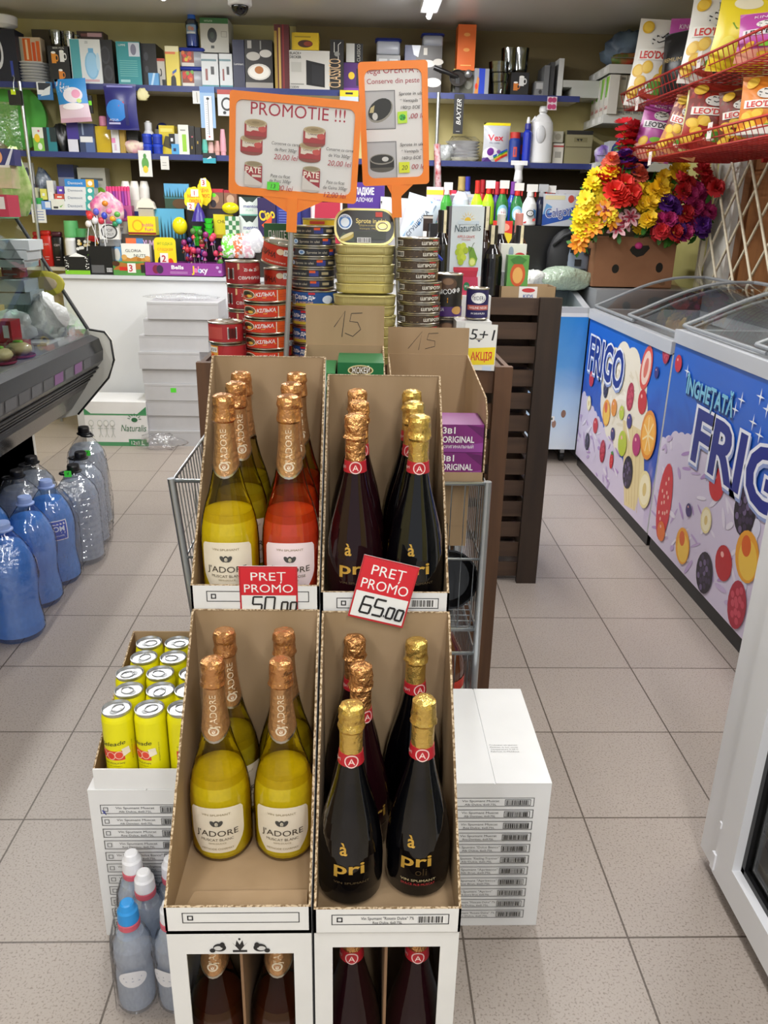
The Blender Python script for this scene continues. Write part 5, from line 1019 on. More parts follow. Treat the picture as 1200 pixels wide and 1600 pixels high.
SPOTS = {'yellow':[(917,330),(928,300),(912,345),(940,315),(925,288),(938,345),(915,312),(950,335),(945,292),(925,350),(914,362),(932,272),(943,280),(910,330),(932,330)],
'red':[(945,285),(960,300),(975,290),(985,305),(955,275),(970,310)],'coral':[(950,262),(985,275),(965,268),(1000,278)],
'orange':[(935,340),(945,320),(925,355),(955,345),(910,372)],'lily':[(958,340),(985,340),(965,358),(975,348)],
'gold':[(1005,305),(1020,300),(1035,310),(1015,320),(1000,325),(1045,300),(1030,290),(1010,345),(1000,355),(1025,325),(1050,278),(1055,268)],
'magenta':[(1085,298),(1095,320),(1105,335),(1075,305),(1030,348),(1075,355)],'purple':[(1030,335),(1050,330),(1045,355),(1065,360),(1095,362),(985,262),(1000,258),(970,255),(1040,320)],
'rose':[(1070,290),(1095,270),(1050,345),(1068,335),(1105,290),(1055,368),(1025,365),(1065,300)],'glad':[(985,215),(980,235),(975,212),(990,240)]}
for kd,sp in SPOTS.items():
    Pf,ch = mk_flower(kd)
    sp = sp+[(x+R.uniform(-14,14),y+R.uniform(-12,12)) for x,y in sp[::(3 if kd in ('glad','lily') else 1)]]
    for i,(px,py) in enumerate(sp):
        yy = FY-.05+R.uniform(-.04,.05)+(.06 if py < 285 else 0); pt = at(px,py,Y=yy); dx = (px-1000)/110
        loc = (pt.x,pt.y,pt.z); g = kd+' artificial flowers in the carton'
        e = (math.radians(62)+R.uniform(-.35,.35)-(.5 if py < 290 else 0), dx*.5+R.uniform(-.3,.3), R.uniform(-.4,.4))
        if kd == 'glad': e = (.3,R.uniform(-.3,.3),R.uniform(0,6))
        if i == 0: Pf.location = loc; Pf.rotation_euler = e; Pf['label'] = FL[kd]; Pf['group'] = g; Pf.scale = (1.12,)*3 if kd == 'yellow' else (1.22,)*3
        else: dup(Pf,loc,None,FL[kd],g,ch).rotation_euler = e
m = MB()
for i in range(150):
    px = R.uniform(915,1095); py = R.uniform(268,375); pt = at(px,py,Y=FY+.01+R.uniform(0,.12)); a = R.uniform(0,6.28); l = R.uniform(.03,.06); s = V((math.cos(a)*l,-abs(math.sin(a))*l*.6,math.sin(a)*l*.8+.01)); nrm = s.cross(V((0,1,.3))).normalized()*l*.16
    m.add([pt,pt+s*.5+nrm,pt+s,pt+s*.5-nrm],[(0,1,2,3)],GREEN)
m.build('flower_foliage',None,'green leaves filling in between the artificial flowers','leaves',None,'stuff')
MB().ball((0,0,0),.022,.012,.018,mat('petal_c4377f'),10,8).build('flower_bud',None,'pink bloom poking out of the hand hole of the flower carton','flower',None,None,at(998,384,Y=FY-.004))
# ================================================================ folding lattice gate and its post
t = thing('lattice_gate','cream folding lattice gate in front of the brown door','gate',(1.885,0,0)); lw = mat('cream_painted_lath','#d6cdb6',.5)
ys,ye,z0,z1 = 4.56,3.15,.02,1.62
MB().box(-.012,.012,ys,ys+.03,z0,z1,lw).build('post',t)
for s in (-1,1):
    m = MB(); st = .205
    for i in range(-12,12):
        ya = ys-st*i; pts = []
        for k in range(2):
            pass
        # lath from (ya,z0) leaning along s with slope 1.25
        zl = 1.3; pA = [ya, z0]; pB = [ya-s*(z1-z0)/zl, z1]
        lo,hi = ye,ys
        def clip(A,B):
            (y0,za),(y1_,zb) = A,B
            t0,t1 = 0,1; d = y1_-y0
            if abs(d) < 1e-6: return None
            ta,tb = sorted(((lo-y0)/d,(hi-y0)/d)); t0,t1 = max(t0,ta),min(t1,tb)
            if t0 >= t1-.02: return None
            return ((y0+d*t0,za+(zb-za)*t0),(y0+d*t1,za+(zb-za)*t1))
        r_ = clip(pA,pB)
        if r_: (ya_,za_),(yb_,zb_) = r_; m.tube([(s*.006,ya_,za_),(s*.006,yb_,zb_)],.0075,lw,5)
    m.build('lath_layer',t)
# ================================================================ red wire baskets with crisp bags
RW = mat('red_coated_wire','#a8231f',.4)
def rbasket(lab, y0,y1,z0,z1,x0=1.42,x1=1.88):
    t = thing('wire_basket',lab,'basket',(x0,y0,z0)); D = x1-x0; L_ = y1-y0; h = z1-z0; m = MB()
    m.tube([(-.03,0,h),(D,0,h),(D,L_,h),(-.03,L_,h)],.005,RW,6,True); m.build('top_rail',t); MB().tube([(0,0,0),(D,0,0),(D,L_,0),(0,L_,0)],.004,RW,6,True).build('bottom_rail',t); MB().tube([(-.015,0,h*.5),(-.015,L_,h*.5)],.003,RW,5).build('middle_wire',t)
    w_ = MB(); n = int(L_/.045)
    for i in range(n+1): y = L_*i/n; w_.tube([(-.03,y,h),(0,y,0),(D,y,0),(D,y,h*.6)],.0023,RW,4)
    for i in range(1,11): x = D*i/11; w_.tube([(x,0,0),(x,L_,0)],.0023,RW,4)
    for yy in (0,L_):
        for i in range(1,9): x = D*i/9; w_.tube([(x,yy,0),(x,yy,h)],.0023,RW,4)
    w_.build('wire_mesh',t)
    for yy in (L_*.2,L_*.8): MB().box(D,D+.065,yy-.01,yy+.01,-.02,h,RW).build('wall_bracket',t)
    return t
rb1 = (1.42,at(972,150,X=1.39).y,at(980,163,X=1.42).z); ZB1 = 1.875; ZB2 = 1.605
rbasket('upper red wire basket of crisp bags high on the right wall',2.6,4.75,ZB1,1.952); rbasket('lower red wire basket of crisp bags under the upper one',2.5,4.40,ZB2,1.665)
def pillow(name, lab, cat, w_, h, th, body, art, loc, rot, group=None, crimp=None, sub=8):
    """sealed bag: two bulging faces with crimped ends"""
    t = thing(name,lab,cat,loc,0,group); t.rotation_euler = rot; nx,ny = 10,14; m = MB()
    def f(u,v,d):
        a,b = u/w_*2-1, v/h; e = (1-abs(a)**2.2)*max(0,math.sin(math.pi*min(1,max(0,(b-.03)/.94))))**.7 if 0 < b < 1 else 0
        e = max(e,0); sx = 1-.06*math.sin(math.pi*b)
        return V(((u-w_/2)*sx, -(th*.5*e)-d, v))
    for s in (1,-1):
        vs = [ (lambda p: (p.x,p.y*s,p.z))(f(w_*i/nx,h*j/ny,0)) for j in range(ny+1) for i in range(nx+1)]
        m.add(vs,[(j*(nx+1)+i,j*(nx+1)+i+1,(j+1)*(nx+1)+i+1,(j+1)*(nx+1)+i)[::s] for j in range(ny) for i in range(nx)],body,True)
    m.art(f,w_,h,art,d0=.0012,sub=sub,dd=.0003); m.build('bag_body',t)
    for z in (0,h-.012): MB().box(-w_/2*.98,w_/2*.98,-.0012,.0012,z,z+.012,crimp or body).build('crimped_seal',t)
    return t
def crisp(lab, px, pyt, pyb, Yc, x, w_, base, a, rz=-.9, tilt=.0, roll=0):
    x = x or 1.50; Yc = at(px,pyb,X=x).y
    zt = at(px,pyt,Y=Yc).z; h = zt-base; return pillow('crisp_bag',lab,'crisps',w_,h,.09,c(a[0],.3),a[1],(at(px,(pyt+pyb)/2,Y=Yc).x if x is None else x,Yc,base+.004),(tilt,roll,rz),'crisp bags in the red wire baskets')
def chips(bg, nm, tc, spots, dip=True, band=None):
    it = []
    if band: it.append(('r',.0,band[0],1,band[1],band[2]))
    for u,v in spots: it.append(('e',u,v,.13,.075,'#e0b230',R.uniform(-40,40))); it.append(('e',u,v,.10,.055,'#ecc64a',R.uniform(-40,40)))
    it += [('e',.5,.74,.2,.08,'#dcdcd8'),('l',[(.36,.70),(.44,.80),(.56,.78),(.66,.84)],.02,INK),('l',[(.34,.76),(.5,.72),(.62,.75)],.015,INK),('r',.08,.52,.92,.64,tc[1]),('t',nm,.5,.58,.085,tc[0],{'w':.74,'bold':.03})]
    if dip: it += [('e',.55,.14,.28,.07,'#b3402f'),('e',.62,.21,.2,.08,'#5fa03a'),('e',.5,.17,.1,.03,'#e9dccb')]
    return it
SP = [(.15,.40),(.35,.44),(.75,.42),(.88,.30),(.25,.27),(.65,.30),(.12,.15),(.85,.88),(.2,.9)]
N_ = "LEO'DOR"
wh = ('#e6e4de',chips('',N_,('#c9302a','#f0efe9'),SP)); pk = ('#b04a9a',chips('',N_,(INK,'#dcd6dc'),[(.2,.3),(.7,.25),(.5,.12)],False,(.0,.25,'#e0a08a'))+[('e',.55,.33,.2,.05,'#7ab83a'),('t','KING SIZE',.55,.90,.06,'#f2e6f0',{'w':.6})]); blk = ('#15161a',[('r',.1,.1,.3,.9,'#2a2b30'),('t','PREMIUM',.5,.6,.06,'#c9b27a',{'w':.6})]); rd = ('#a32a22',chips('',N_,('#c9302a','#f0efe9'),SP,True,(.4,.9,'#7a2418'))); yl = ('#ecd62e',[('e',.3,.3,.16,.14,'#f4e65a'),('e',.65,.35,.18,.14,'#f2e04a'),('e',.5,.12,.2,.1,'#d9be1e'),('p',[(.3,.6),(.8,.72),(.85,.66),(.4,.52)],'#7fae3a'),('e',.5,.85,.25,.08,'#f0ead0')]); gr = ('#d9d38a',[('e',.3+.4*R.random(),.1+.8*R.random(),.1,.03,'#5a7a2a') for _ in range(10)]+[('t','SNACK',.5,.5,.08,'#3f5a1e',{'w':.6})])
b1 = ZB1+.004; b2 = ZB2+.004
crisp('white crisp bag with yellow chips, leftmost in the upper red basket',1000,30,240,4.35,None,.235,b1,wh,-.35,-.05,.10)
crisp('black crisp bag edge between the two white bags in the upper basket',1040,50,230,4.05,1.58,.2,b1,blk,-1.1)
crisp('purple king size crisp bag behind the white ones in the upper basket',1062,30,120,3.95,1.62,.20,b1,pk,-.5,0,.06)
crisp('white crisp bag with yellow chips, second from left in the upper basket',1098,-5,150,3.62,1.50,.24,b1,wh,-.45,-.05,.08)
crisp('black crisp bag standing right of the second white bag up in the basket',1128,0,120,3.45,1.55,.19,b1,blk,-1.0)
crisp('yellow crisp bag of banana chips at the frame edge, upper red basket',1150,-10,80,3.10,1.49,.22,b1,yl,-.5,0,.1)
crisp('white and yellow crisp bag squeezed behind the yellow bag, upper basket',1130,5,80,3.32,1.60,.2,b1,wh,-.6)
crisp('pink crisp bag at the very right edge of the upper basket',1195,20,90,2.85,1.50,.22,b1,pk,-.6)
crisp('purple crisp bag, leftmost in the lower red basket',1015,158,240,4.25,1.50,.20,b2,pk,-.35,-.1,.18)
crisp('tan and red crisp bag leaning second in the lower basket',1055,152,230,3.98,1.50,.20,b2,('#c98a5a',rd[1]),-.6,0,.30)
crisp('tall green spotted snack bag in the lower red basket',1078,142,225,3.78,1.475,.10,b2,gr,-.4,0,.05)
crisp('brown and red crisp bag with big lettering in the lower basket',1105,133,215,3.62,1.52,.24,b2,rd,-.35,0,.08)
crisp('dark red crisp bag standing fifth in the lower basket',1130,142,200,3.35,1.62,.2,b2,rd,-.5)
crisp('brown crisp bag with a red tip behind the lower basket rail',1165,140,190,3.05,1.62,.2,b2,('#6a3a22',rd[1]),-.5,0,-.1)
crisp('orange crisp bag at the frame edge in the lower basket',1195,120,180,2.85,1.58,.2,b2,('#d9822a',wh[1]),-.5)
pillow('crisp_bag','silver crisp bag lying flat in the lower red basket','crisps',.18,.30,.07,c('#c9c9c9',.25),[('r',.0,.3,1,.7,INK),('t','CHIPS',.5,.5,.1,WH,{'w':.6})],(1.50,3.35,b2+.03),(math.radians(-80),0,-.9),'crisp bags in the red wire baskets')
for X_,px,py,n_,l in ((1.39,993,163,'15','white price tag on the rail at the far end of the upper red basket'),(1.39,1089,95,'25','white price tag on the middle of the upper red basket rail'),(1.39,1013,248,'13','white price tag at the far end of the lower red basket'),(1.39,1105,205,'43','white price tag on the middle of the lower red basket')):
    pt = at(px,py,X=X_); m = MB(); f = plane((0,0,0),(0,-1,0),(0,0,1),(-1,0,0)); m.box(0,.0015,-.042,0,0,.06,c('#e4dcd8')); m.art(f,.042,.06,[('t',n_,.5,.55,.4,'#7a2a3a',{'w':.6})]); m.build('price_tag',None,l,'price tag',None,None,(pt.x,pt.y,pt.z-.03))
# ================================================================ white wall shelves at the back right
XL = 1.395
ws = mat('white_steel_shelf','#d6d7d4',.45)
SHZ = []
for i,(pa,pb,nm) in enumerate((((915,117),(955,99),'top'),((908,190),(945,178),'middle'),((902,262),(925,255),'bottom'))):
    z = at(*pb,X=XL).z; yn = (5.04,5.06,5.1)[i]; SHZ.append(z)
    t = thing('steel_shelf','white steel wall shelf at back right, %s of the three' % nm,'shelf',(XL,yn,z))
    MB().box(0,.55,.003,5.497-yn,-.028,-.002,ws).build('shelf_board',t)
    m = MB(); m.box(-.003,0,0,5.49-yn,-.045,.0,ws); m.box(0,.55,0,.003,-.045,.0,ws)
    for k in range(3): m.box(-.0045,-.003,.05+.13*k,.10+.13*k,-.036,-.008,c('#efefef'))
    m.build('price_rail',t)
    g = MB(); g.tube([(.0,.012,.035),(.54,.012,.035)],.0025,CHROME,5); g.build('guard_rail',t)
sav = [('r',0,0,1,1,'#e2e0da'),('p',[(.05,.98),(.75,.98),(.45,.45),(.05,.45)],'#6fb52c'),('p',[(.45,.98),(.9,.98),(.6,.5)],'#a8d060'),('t','Savex',.5,.2,.13,RED,{'w':.85,'sl':.1})]
for i in range(4):
    y = 5.40-.095*i; z1 = at(918+9*i,122+2*i,X=XL).z; zt = SHZ[1]+.20; m = MB().box(0,.055,-.075,0,0,zt-SHZ[1],c('#dcd9d2')); m.art(plane((0,0,0),(0,-1,0),(0,0,1),(-1,0,0)),.075,zt-SHZ[1],sav)
    m.build('washing_powder',None,'white and green washing powder box, %s of the row facing the aisle' % ('farthest','third','second','nearest')[i],'detergent','powder boxes on the middle steel shelf',None,(XL+.01,y,SHZ[1]+.001))
for i in range(7):
    m = MB().box(0,.042,0,.20,0,.205,c('#c9c6b8')); m.art(plane((0,0,0)),.042,.205,[('r',.2,.88,.8,.94,'#8a8a84'),('b',.15,.03,.85,.1)]); m.build('washing_powder',None,'grey sided washing powder box, number %d from the left of the upright row' % (i+1),'detergent','powder box sides on the middle steel shelf',None,(XL+.075+.045*i,5.075,SHZ[1]+.001))
lump('produce_bag','grey and blue printed bag with green leaves on the top steel shelf','bag',(XL+.15,5.22,SHZ[0]+.001),.13,.11,.11,mat('grey_blue_bag','#6d7f92',.4,noise=(9,'#3f4c60')),9)
lump('produce_bag','small green and red vegetable bag at the rail of the top steel shelf','bag',(XL+.10,5.095,SHZ[0]+.001),.08,.03,.035,mat('green_red_bag','#4f7a3a',.5,noise=(14,'#b8402a')),10)
for i in range(4):
    m = MB().box(0,.06,0,.12,0,(.12,.15,.15,.12)[i],c(('#c9ccd6','#b9c3d8','#c3c9d4','#d2d2d2')[i])); m.art(plane((0,0,0)),.06,.15,[('p',[(0,.1),(1,.6),(1,.95),(.3,.6)],'#2f4a94'),('r',.1,.04,.5,.1,'#8a8aa0')]); m.build('bleach_box',None,'small white and blue box, number %d of those on the bottom steel shelf' % (i+1),'box','boxes on the bottom steel shelf',None,(XL+.08+.085*i,5.16+.02*(i%2),SHZ[2]+.001))
lump('detergent_bag','purple and white detergent bag at the left of the bottom steel shelf','bag',(XL+.055,5.20,SHZ[2]+.001),.045,.05,.055,mat('purple_white_bag','#8a6ac0',.4,noise=(16,'#e8e4ee')),12)
# ================================================================ white cooler with glass door, right foreground
t = thing('display_cooler','tall white cooler with glass door at the right edge of the picture','cooler',(.756,1.358,0)); wp = mat('white_cooler_paint','#dedfe3',.35)
bb_ = MB()
for q in ((.05,.62,-.03,0,.03,1.95),(.05,.62,-.78,-.75,.03,1.95),(.60,.62,-.75,-.03,.03,1.95),(.05,.6,-.75,-.03,.03,.12),(.05,.6,-.75,-.03,1.85,1.95),(0.002,.05,-.072,0,.032,1.95)): bb_.box(*q,wp)
bb_.build('cabinet',t)
d = MB(); y0,y1 = -.78,-.076; zz0,zz1 = .036,1.93; fw = .07
for q in ((y0,y1,zz0,zz0+fw),(y0,y1,zz1-fw,zz1),(y0,y0+fw,zz0+fw,zz1-fw),(y1-fw,y1,zz0+fw,zz1-fw)): d.box(-.006,.04,q[0],q[1],q[2],q[3],wp)
dr = d.build('door',t); g = MB()
iy0,iy1,iz0,iz1 = y0+fw,y1-fw,zz0+fw,zz1-fw
for q in ((iy0,iy1,iz0,iz0+.012),(iy0,iy1,iz1-.012,iz1),(iy0,iy0+.012,iz0,iz1),(iy1-.012,iy1,iz0,iz1)): g.box(.012,.03,q[0],q[1],q[2],q[3],BLACK)
g.build('gasket',dr); MB().quad((.02,iy1,iz0),(.02,iy0,iz0),(.02,iy0,iz1),(.02,iy1,iz1),GLASS).build('glass_pane',dr)
m = MB().box(-.010,-.002,-.084,-.070,.045,.085,wp); m.build('hinge',t); MB().box(-.009,-.004,-.080,-.073,.15,.165,wp).build('screw_cap',t)
for z in (.18,.55,.95,1.35):
    m = MB(); m.tube([(.06,-.74,z),(.59,-.74,z),(.59,-.04,z),(.06,-.04,z)],.004,CHROME,6,True)
    for i in range(12): m.tube([(.06,-.74+.058*i,z),(.59,-.74+.058*i,z)],.0022,CHROME,4)
    m.build('wire_shelf',t)
MB().box(.08,.085,-.18,-.10,.122,.17,c('#4a62a8')).build('rating_label',t)
MB().box(.05,.6,-.74,-.04,0.0,.031,BLACK).build('plinth',t)
# ================================================================ glass delicatessen counter on the left
t = thing('glass_counter','refrigerated glass counter with black ridged front along the left side','counter',(0,0,0))
YA,YB = .9,3.575
prof = [(-1.185,.800),(-1.150,.785),(-1.137,.735),(-1.142,.69),(-1.20,.62),(-1.235,.56),(-1.305,.465),(-1.40,.42),(-1.5,.41),(-1.5,.0)]
gs = mat('brushed_grey_strip','#303134',.35,metal=.2); gl = mat('gloss_black_band','#0a0a0c',.18,spec=.3); dg = mat('dark_grey_band','#141517',.35); lg = mat('light_grey_base','#b9babb',.5)
m = MB()
for (p0,p1),mm in zip(zip(prof,prof[1:]),(gs,gl,gs,gl,dg,gl,lg,lg,lg)):
    m.quad((p0[0],YA,p0[1]),(p1[0],YA,p1[1]),(p1[0],YB,p1[1]),(p0[0],YB,p0[1]),mm)
m.box(-2.1,-1.5,YA,YB,0,.79,lg); m.box(-2.1,-1.19,YA,YB,.785,.80,mat('steel_deck','#b5b9bb',.35,metal=.5)); m.build('body',t)
m = MB()
for k in range(5):
    z = .655-.018*k; x = -1.172-.0145*k; m.tube([(x+.006,YA,z),(x+.006,YB,z)],.0035,dg,5)
m.build('ridge_trim',t)
m = MB(); R3 = random.Random(5)
for i in range(18):
    y = 3.4-.11*i; m.add([(-1.1362+.0,y,.733),(-1.1362,y-.09,.733),(-1.1405,y-.09,.694),(-1.1405,y,.694)],[(0,1,2,3)],c(R3.choice(('#4f8a5a','#5a5470','#7a4a80','#8a5560','#4c4e51','#56585b','#4c4e51'))))
m.build('price_strip',t)
ep = [(-1.19,.822),(-1.125,.812),(-1.100,.775),(-1.094,.69),(-1.125,.61),(-1.28,.44),(-1.5,.385),(-1.5,0),(-2.1,0),(-2.1,.822)]
m = MB(); m.prism([(p[0],p[1]) for p in ep],(0,YB,0),(1,0,0),(0,0,1),(0,1,0),.025,mat('cream_end_panel','#dcdbd2',.45)); m.tube([(p[0],YB+.002,p[1]) for p in ep[:6]],.005,BLACK,6); m.build('end_panel',t)
gx = lambda z: -1.185-(z-.80)*.548
m = MB(); m.quad((gx(.805),YA,.805),(gx(.805),YB,.805),(gx(1.275),YB,1.275),(gx(1.275),YA,1.275),GLASS); m.build('front_glass',t)
m = MB(); m.add([(gx(.805),YB+.01,.805),(-2.1,YB+.01,.805),(-2.1,YB+.01,1.275),(gx(1.275),YB+.01,1.275)],[(0,1,2,3)],GLASS); m.build('end_glass',t)
MB().tube([(gx(.80),YB+.01,.80),(gx(1.28),YB+.01,1.28)],.008,mat('dark_glass_seal','#26282a',.4),6).build('corner_seal',t)
grn = mat('green_glass_edge','#3f7a5e',.2); m = MB(); m.box(-2.1,gx(1.28)+.01,YA,YB+.02,1.275,1.283,film('green_glass_sheet','#cfe6d8',.05,.03)); m.box(gx(1.28)+.01,gx(1.28)+.013,YA,YB+.02,1.274,1.284,grn); m.box(-2.1,gx(1.28)+.01,YA-.003,YA,1.274,1.284,grn); m.build('top_glass',t)
MB().quad((gx(1.28)+.004,YA,1.284),(gx(1.28)+.004,YB,1.284),(gx(1.28)+.004,YB,1.60),(gx(1.28)+.004,YA,1.60),GLASS).build('upright_glass',t)
m = MB(); m.box(-2.05,-1.42,YA+.05,YB-.02,1.05,1.056,GLASS); m.box(-1.42,-1.415,YA+.05,YB-.02,1.047,1.059,gs); m.build('inner_shelf',t)
MB().box(-2.12,-2.1,YA,YB,.0,1.28,mat('steel_back','#9a9ea0',.4)).build('back_panel',t)
def item(name,lab,cat,rect,Y,d,col,art=(),base=None,group=None,rz=0,side=None):
    """carton standing at distance Y; rect is its front in the photograph"""
    x0,y0,x1,y1 = rect; ym,xm = (y0+y1)/2,(x0+x1)/2
    xa,xb = at(x0,ym,Y=Y).x,at(x1,ym,Y=Y).x; z1 = at(xm,y0,Y=Y).z; z0 = base if base is not None else at(xm,y1,Y=Y).z
    w_ = xb-xa; h = max(z1-z0,.01); m = MB(); col = c(col) if isinstance(col,str) else col
    m.box(-w_/2,w_/2,0,d,0,h,col); 
    if side: m.box(w_/2,w_/2+.0005,0,d,0,h,c(side))
    if art: m.art(plane((-w_/2,0,0)),w_,h,list(art))
    return m.build(name,None,lab,cat,group,None,((xa+xb)/2,Y,z0),rz)
DZ = .801
item('pastry_box','upper red box with white sticker in the glass counter','box',(-8,502,18,537),3.085,.09,'#a8202c',[('r',.50,.2,.85,.8,'#e4e0dc')],at(13,536,Y=3.08).z+.002)
item('pastry_box','lower red box with white sticker in the glass counter','box',(-8,536,34,574),3.08,.10,'#a8202c',[('r',.60,.3,.88,.85,'#e4e0dc')],DZ)
for i,(px,py,l) in enumerate(((12,596,'nearest cream cake under a clear dome in the glass counter'),(40,582,'cream cake behind the nearest one, beside the lower red box'))):
    pt = at(px,py,Z=DZ+.005); t = thing('cream_cake',l,'cake',((-1.262,-1.25)[i],(2.83,2.97)[i],DZ+.001)); MB().lathe([(.05,0),(.055,.004),(.055,.01)],c('#8a2a4a'),20).build('plate',t); MB().ball((0,0,.03),.045,.045,.025,c('#e8d9a0'),16,8,.05).build('cake',t); MB().ball((.0,0,.056),.02,.015,.006,c('#8ad84a'),8,5).build('sticker',t)
    MB().lathe([(.054,.01),(.052,.045),(.03,.065),(.0005,.07)],WRAP,18).build('dome',t)
item('wrapped_tray','white paper lined tray of meat in the glass counter','tray',(40,551,76,575),3.24,.2,'#d9dcde',[('l',[(.3,.2),(.32,.8)],.03,INK),('l',[(.25,.5),(.45,.5)],.03,INK)],DZ)
item('meat_pack','brown sliced meat pack at the far end of the glass counter','meat',(74,527,99,549),3.47,.09,mat('brown_meat','#a58472',.5,noise=(22,'#8a6656')),(),DZ)
item('meat_pack','dark green herb and meat pack behind the paper tray','meat',(36,517,74,540),3.47,.09,mat('herb_meat','#6d6a50',.5,noise=(24,'#4f5238')),(),DZ)
lump('food_bag','clear bag of white cheese in the middle of the glass counter','bag',(at(66,510,Y=3.35).x,3.38,DZ+.01),.075,.075,.10,mat('white_cheese_bag','#cfd2d2',.25,bump=(18,.8)),21)
lump('food_bag','pale bag lying left of the cheese bag in the glass counter','bag',(at(22,500,Y=3.2).x-.03,3.25,DZ+.01),.07,.07,.07,mat('pale_food_bag','#bfc4c6',.3,bump=(16,.8)),22)
pt = at(91,505,Y=3.45); m = MB(); m.ball((0,0,0),.045,.02,.045,c('#5fa85a'),14,8,.08); m.ball((-.002,-.02,.0),.014,.008,.012,c('#d8502a'),8,5); m.ball((.012,-.004,.045),.022,.012,.016,c('#d84a2a'),8,5); m.build('herb_bunch',None,'green and red garnish bunch behind the glass near the far end','garnish',None,None,(pt.x,pt.y,pt.z))
pt = at(70,443,Y=3.5); m = MB(); m.ball((0,0,0),.085,.006,.052,mat('yellow_card','#b5ae3a',.5),18,8); m.ball((0,-.004,0),.055,.004,.03,c('#a89a80'),14,6); m.build('shape_card',None,'oval yellow picture card hanging behind the counter glass','card',None,None,(pt.x,pt.y,pt.z))
for i,(r_,l) in enumerate((((-5,375,45,391),'upper'),((-5,390,42,406),'middle'),((-5,404,38,418),'lower'))): item('cardboard_sleeve','%s white carton of the stack on the inner glass shelf' % l,'box',r_,3.38,.15,'#bfc6ca',(),None,'white cartons on the inner shelf')
for i,(r_,l) in enumerate((((-5,438,38,458),'upper'),((-5,456,48,476),'lower'))): item('cardboard_sleeve','%s grey white carton below the inner glass shelf' % l,'box',r_,3.34,.15,'#aeb9c2',(),None,'grey cartons under the inner shelf')
for i,(r_,Yq,cl,l) in enumerate((((8,470,40,505),3.42,'#cfd6da','pale wrapped cheese block at the back of the glass counter'),((52,478,80,500),3.48,'#d9dcd8','folded white paper pack near the yellow picture card'),((2,412,30,434),3.40,'#8a2a30','dark red carton under the inner glass shelf edge'),((50,531,72,551),3.40,'#c9cfd4','clear tub lid leaning beside the paper lined tray'),((98,512,108,530),3.50,'#c8ccd0','small white tub at the far end of the glass counter'))): item('food_pack',l,'food',r_,Yq,.08,cl,[('r',.1,.55,.6,.8,'#f0f0ec'),('r',.1,.2,.85,.3,'#7a828a')],None if i in (0,1,2) else DZ)
# goods standing on top of the glass counter
TG = 1.2845
lump('salad_bag','big green salad bag on top of the glass counter behind the glass','salad',(at(26,300,Y=3.42).x,3.42,TG),.045,.05,.14,mat('salad_leaf_bag','#6f9e3a',.35,noise=(24,'#b9c88a')),31)
item('snack_pack','pink carton with white label on the glass counter top','box',(-10,304,12,333),3.0,.1,'#b2304a',[('r',.3,.35,.8,.9,'#ddd6d2')],TG)
item('snack_pack','clear pack of sliced food over the pink carton on the counter top','food',(-10,258,18,304),3.05,.07,mat('sliced_food','#c9b59a',.35,noise=(20,'#a8b07a')),[('r',0,.9,1,1,'#dcd6cc')],TG+.095)
item('snack_pack','blue and white striped pack with orange picture atop the glass counter','food',(-10,232,22,258),3.05,.06,'#2e2f6a',[('p',[(.5,0),(.9,1),(1,1),(.7,0)],'#d9d9e2'),('e',.2,.5,.22,.4,'#e8a070')],None)
# ================================================================ white boxes on the floor before the back counter
ed = (697,673,650,626,600,577,550,525,499,472)
L0 = (232,231,229,226,222,217,217,224,230,232); R0 = (317,316,315,314,313,312,325,336,341,347)
Z0 = 0
for i in range(9):
    Yb = 4.615; z1 = at(270,ed[i+1],Y=Yb).z; xa = at(L0[i],(ed[i]+ed[i+1])/2,Y=Yb).x; xb = at(R0[i],(ed[i]+ed[i+1])/2,Y=Yb).x
    m = MB(); m.box(xa,xb,0,.27,0,z1-Z0-.001,mat('shaded_white_card','#c3c3c6',.6,noise=(6,'#bababd'))); m.box(xa,xb,-.0008,0,(z1-Z0)*.86,(z1-Z0)*.875,c('#a9a9a8'))  # white card greyed: the shade on the pile is put into its colour
    if i == 3: m.art(plane((xa,0,0)),xb-xa,z1-Z0,[('r',.46,.48,.56,.75,'#5ad83a')])
    m.build('flat_carton',None,'flat white carton, %s of the pile before the counter%s' % (ORD[8-i],', green dot on it' if i == 3 else ''),'box','flat white cartons before the counter',None,(0,Yb+R.uniform(0,.015),Z0)); Z0 = z1
lump('plastic_sheet','torn clear plastic sheet trailing from the foot of the white carton pile','plastic',(at(250,690,Y=4.56).x,4.55,.001),.12,.05,.05,WRAP,41)
lump('plastic_sheet','crumpled clear plastic on top of the white carton pile','plastic',(at(280,462,Y=4.72).x,4.74,Z0+.001),.16,.09,.02,WRAP,42)
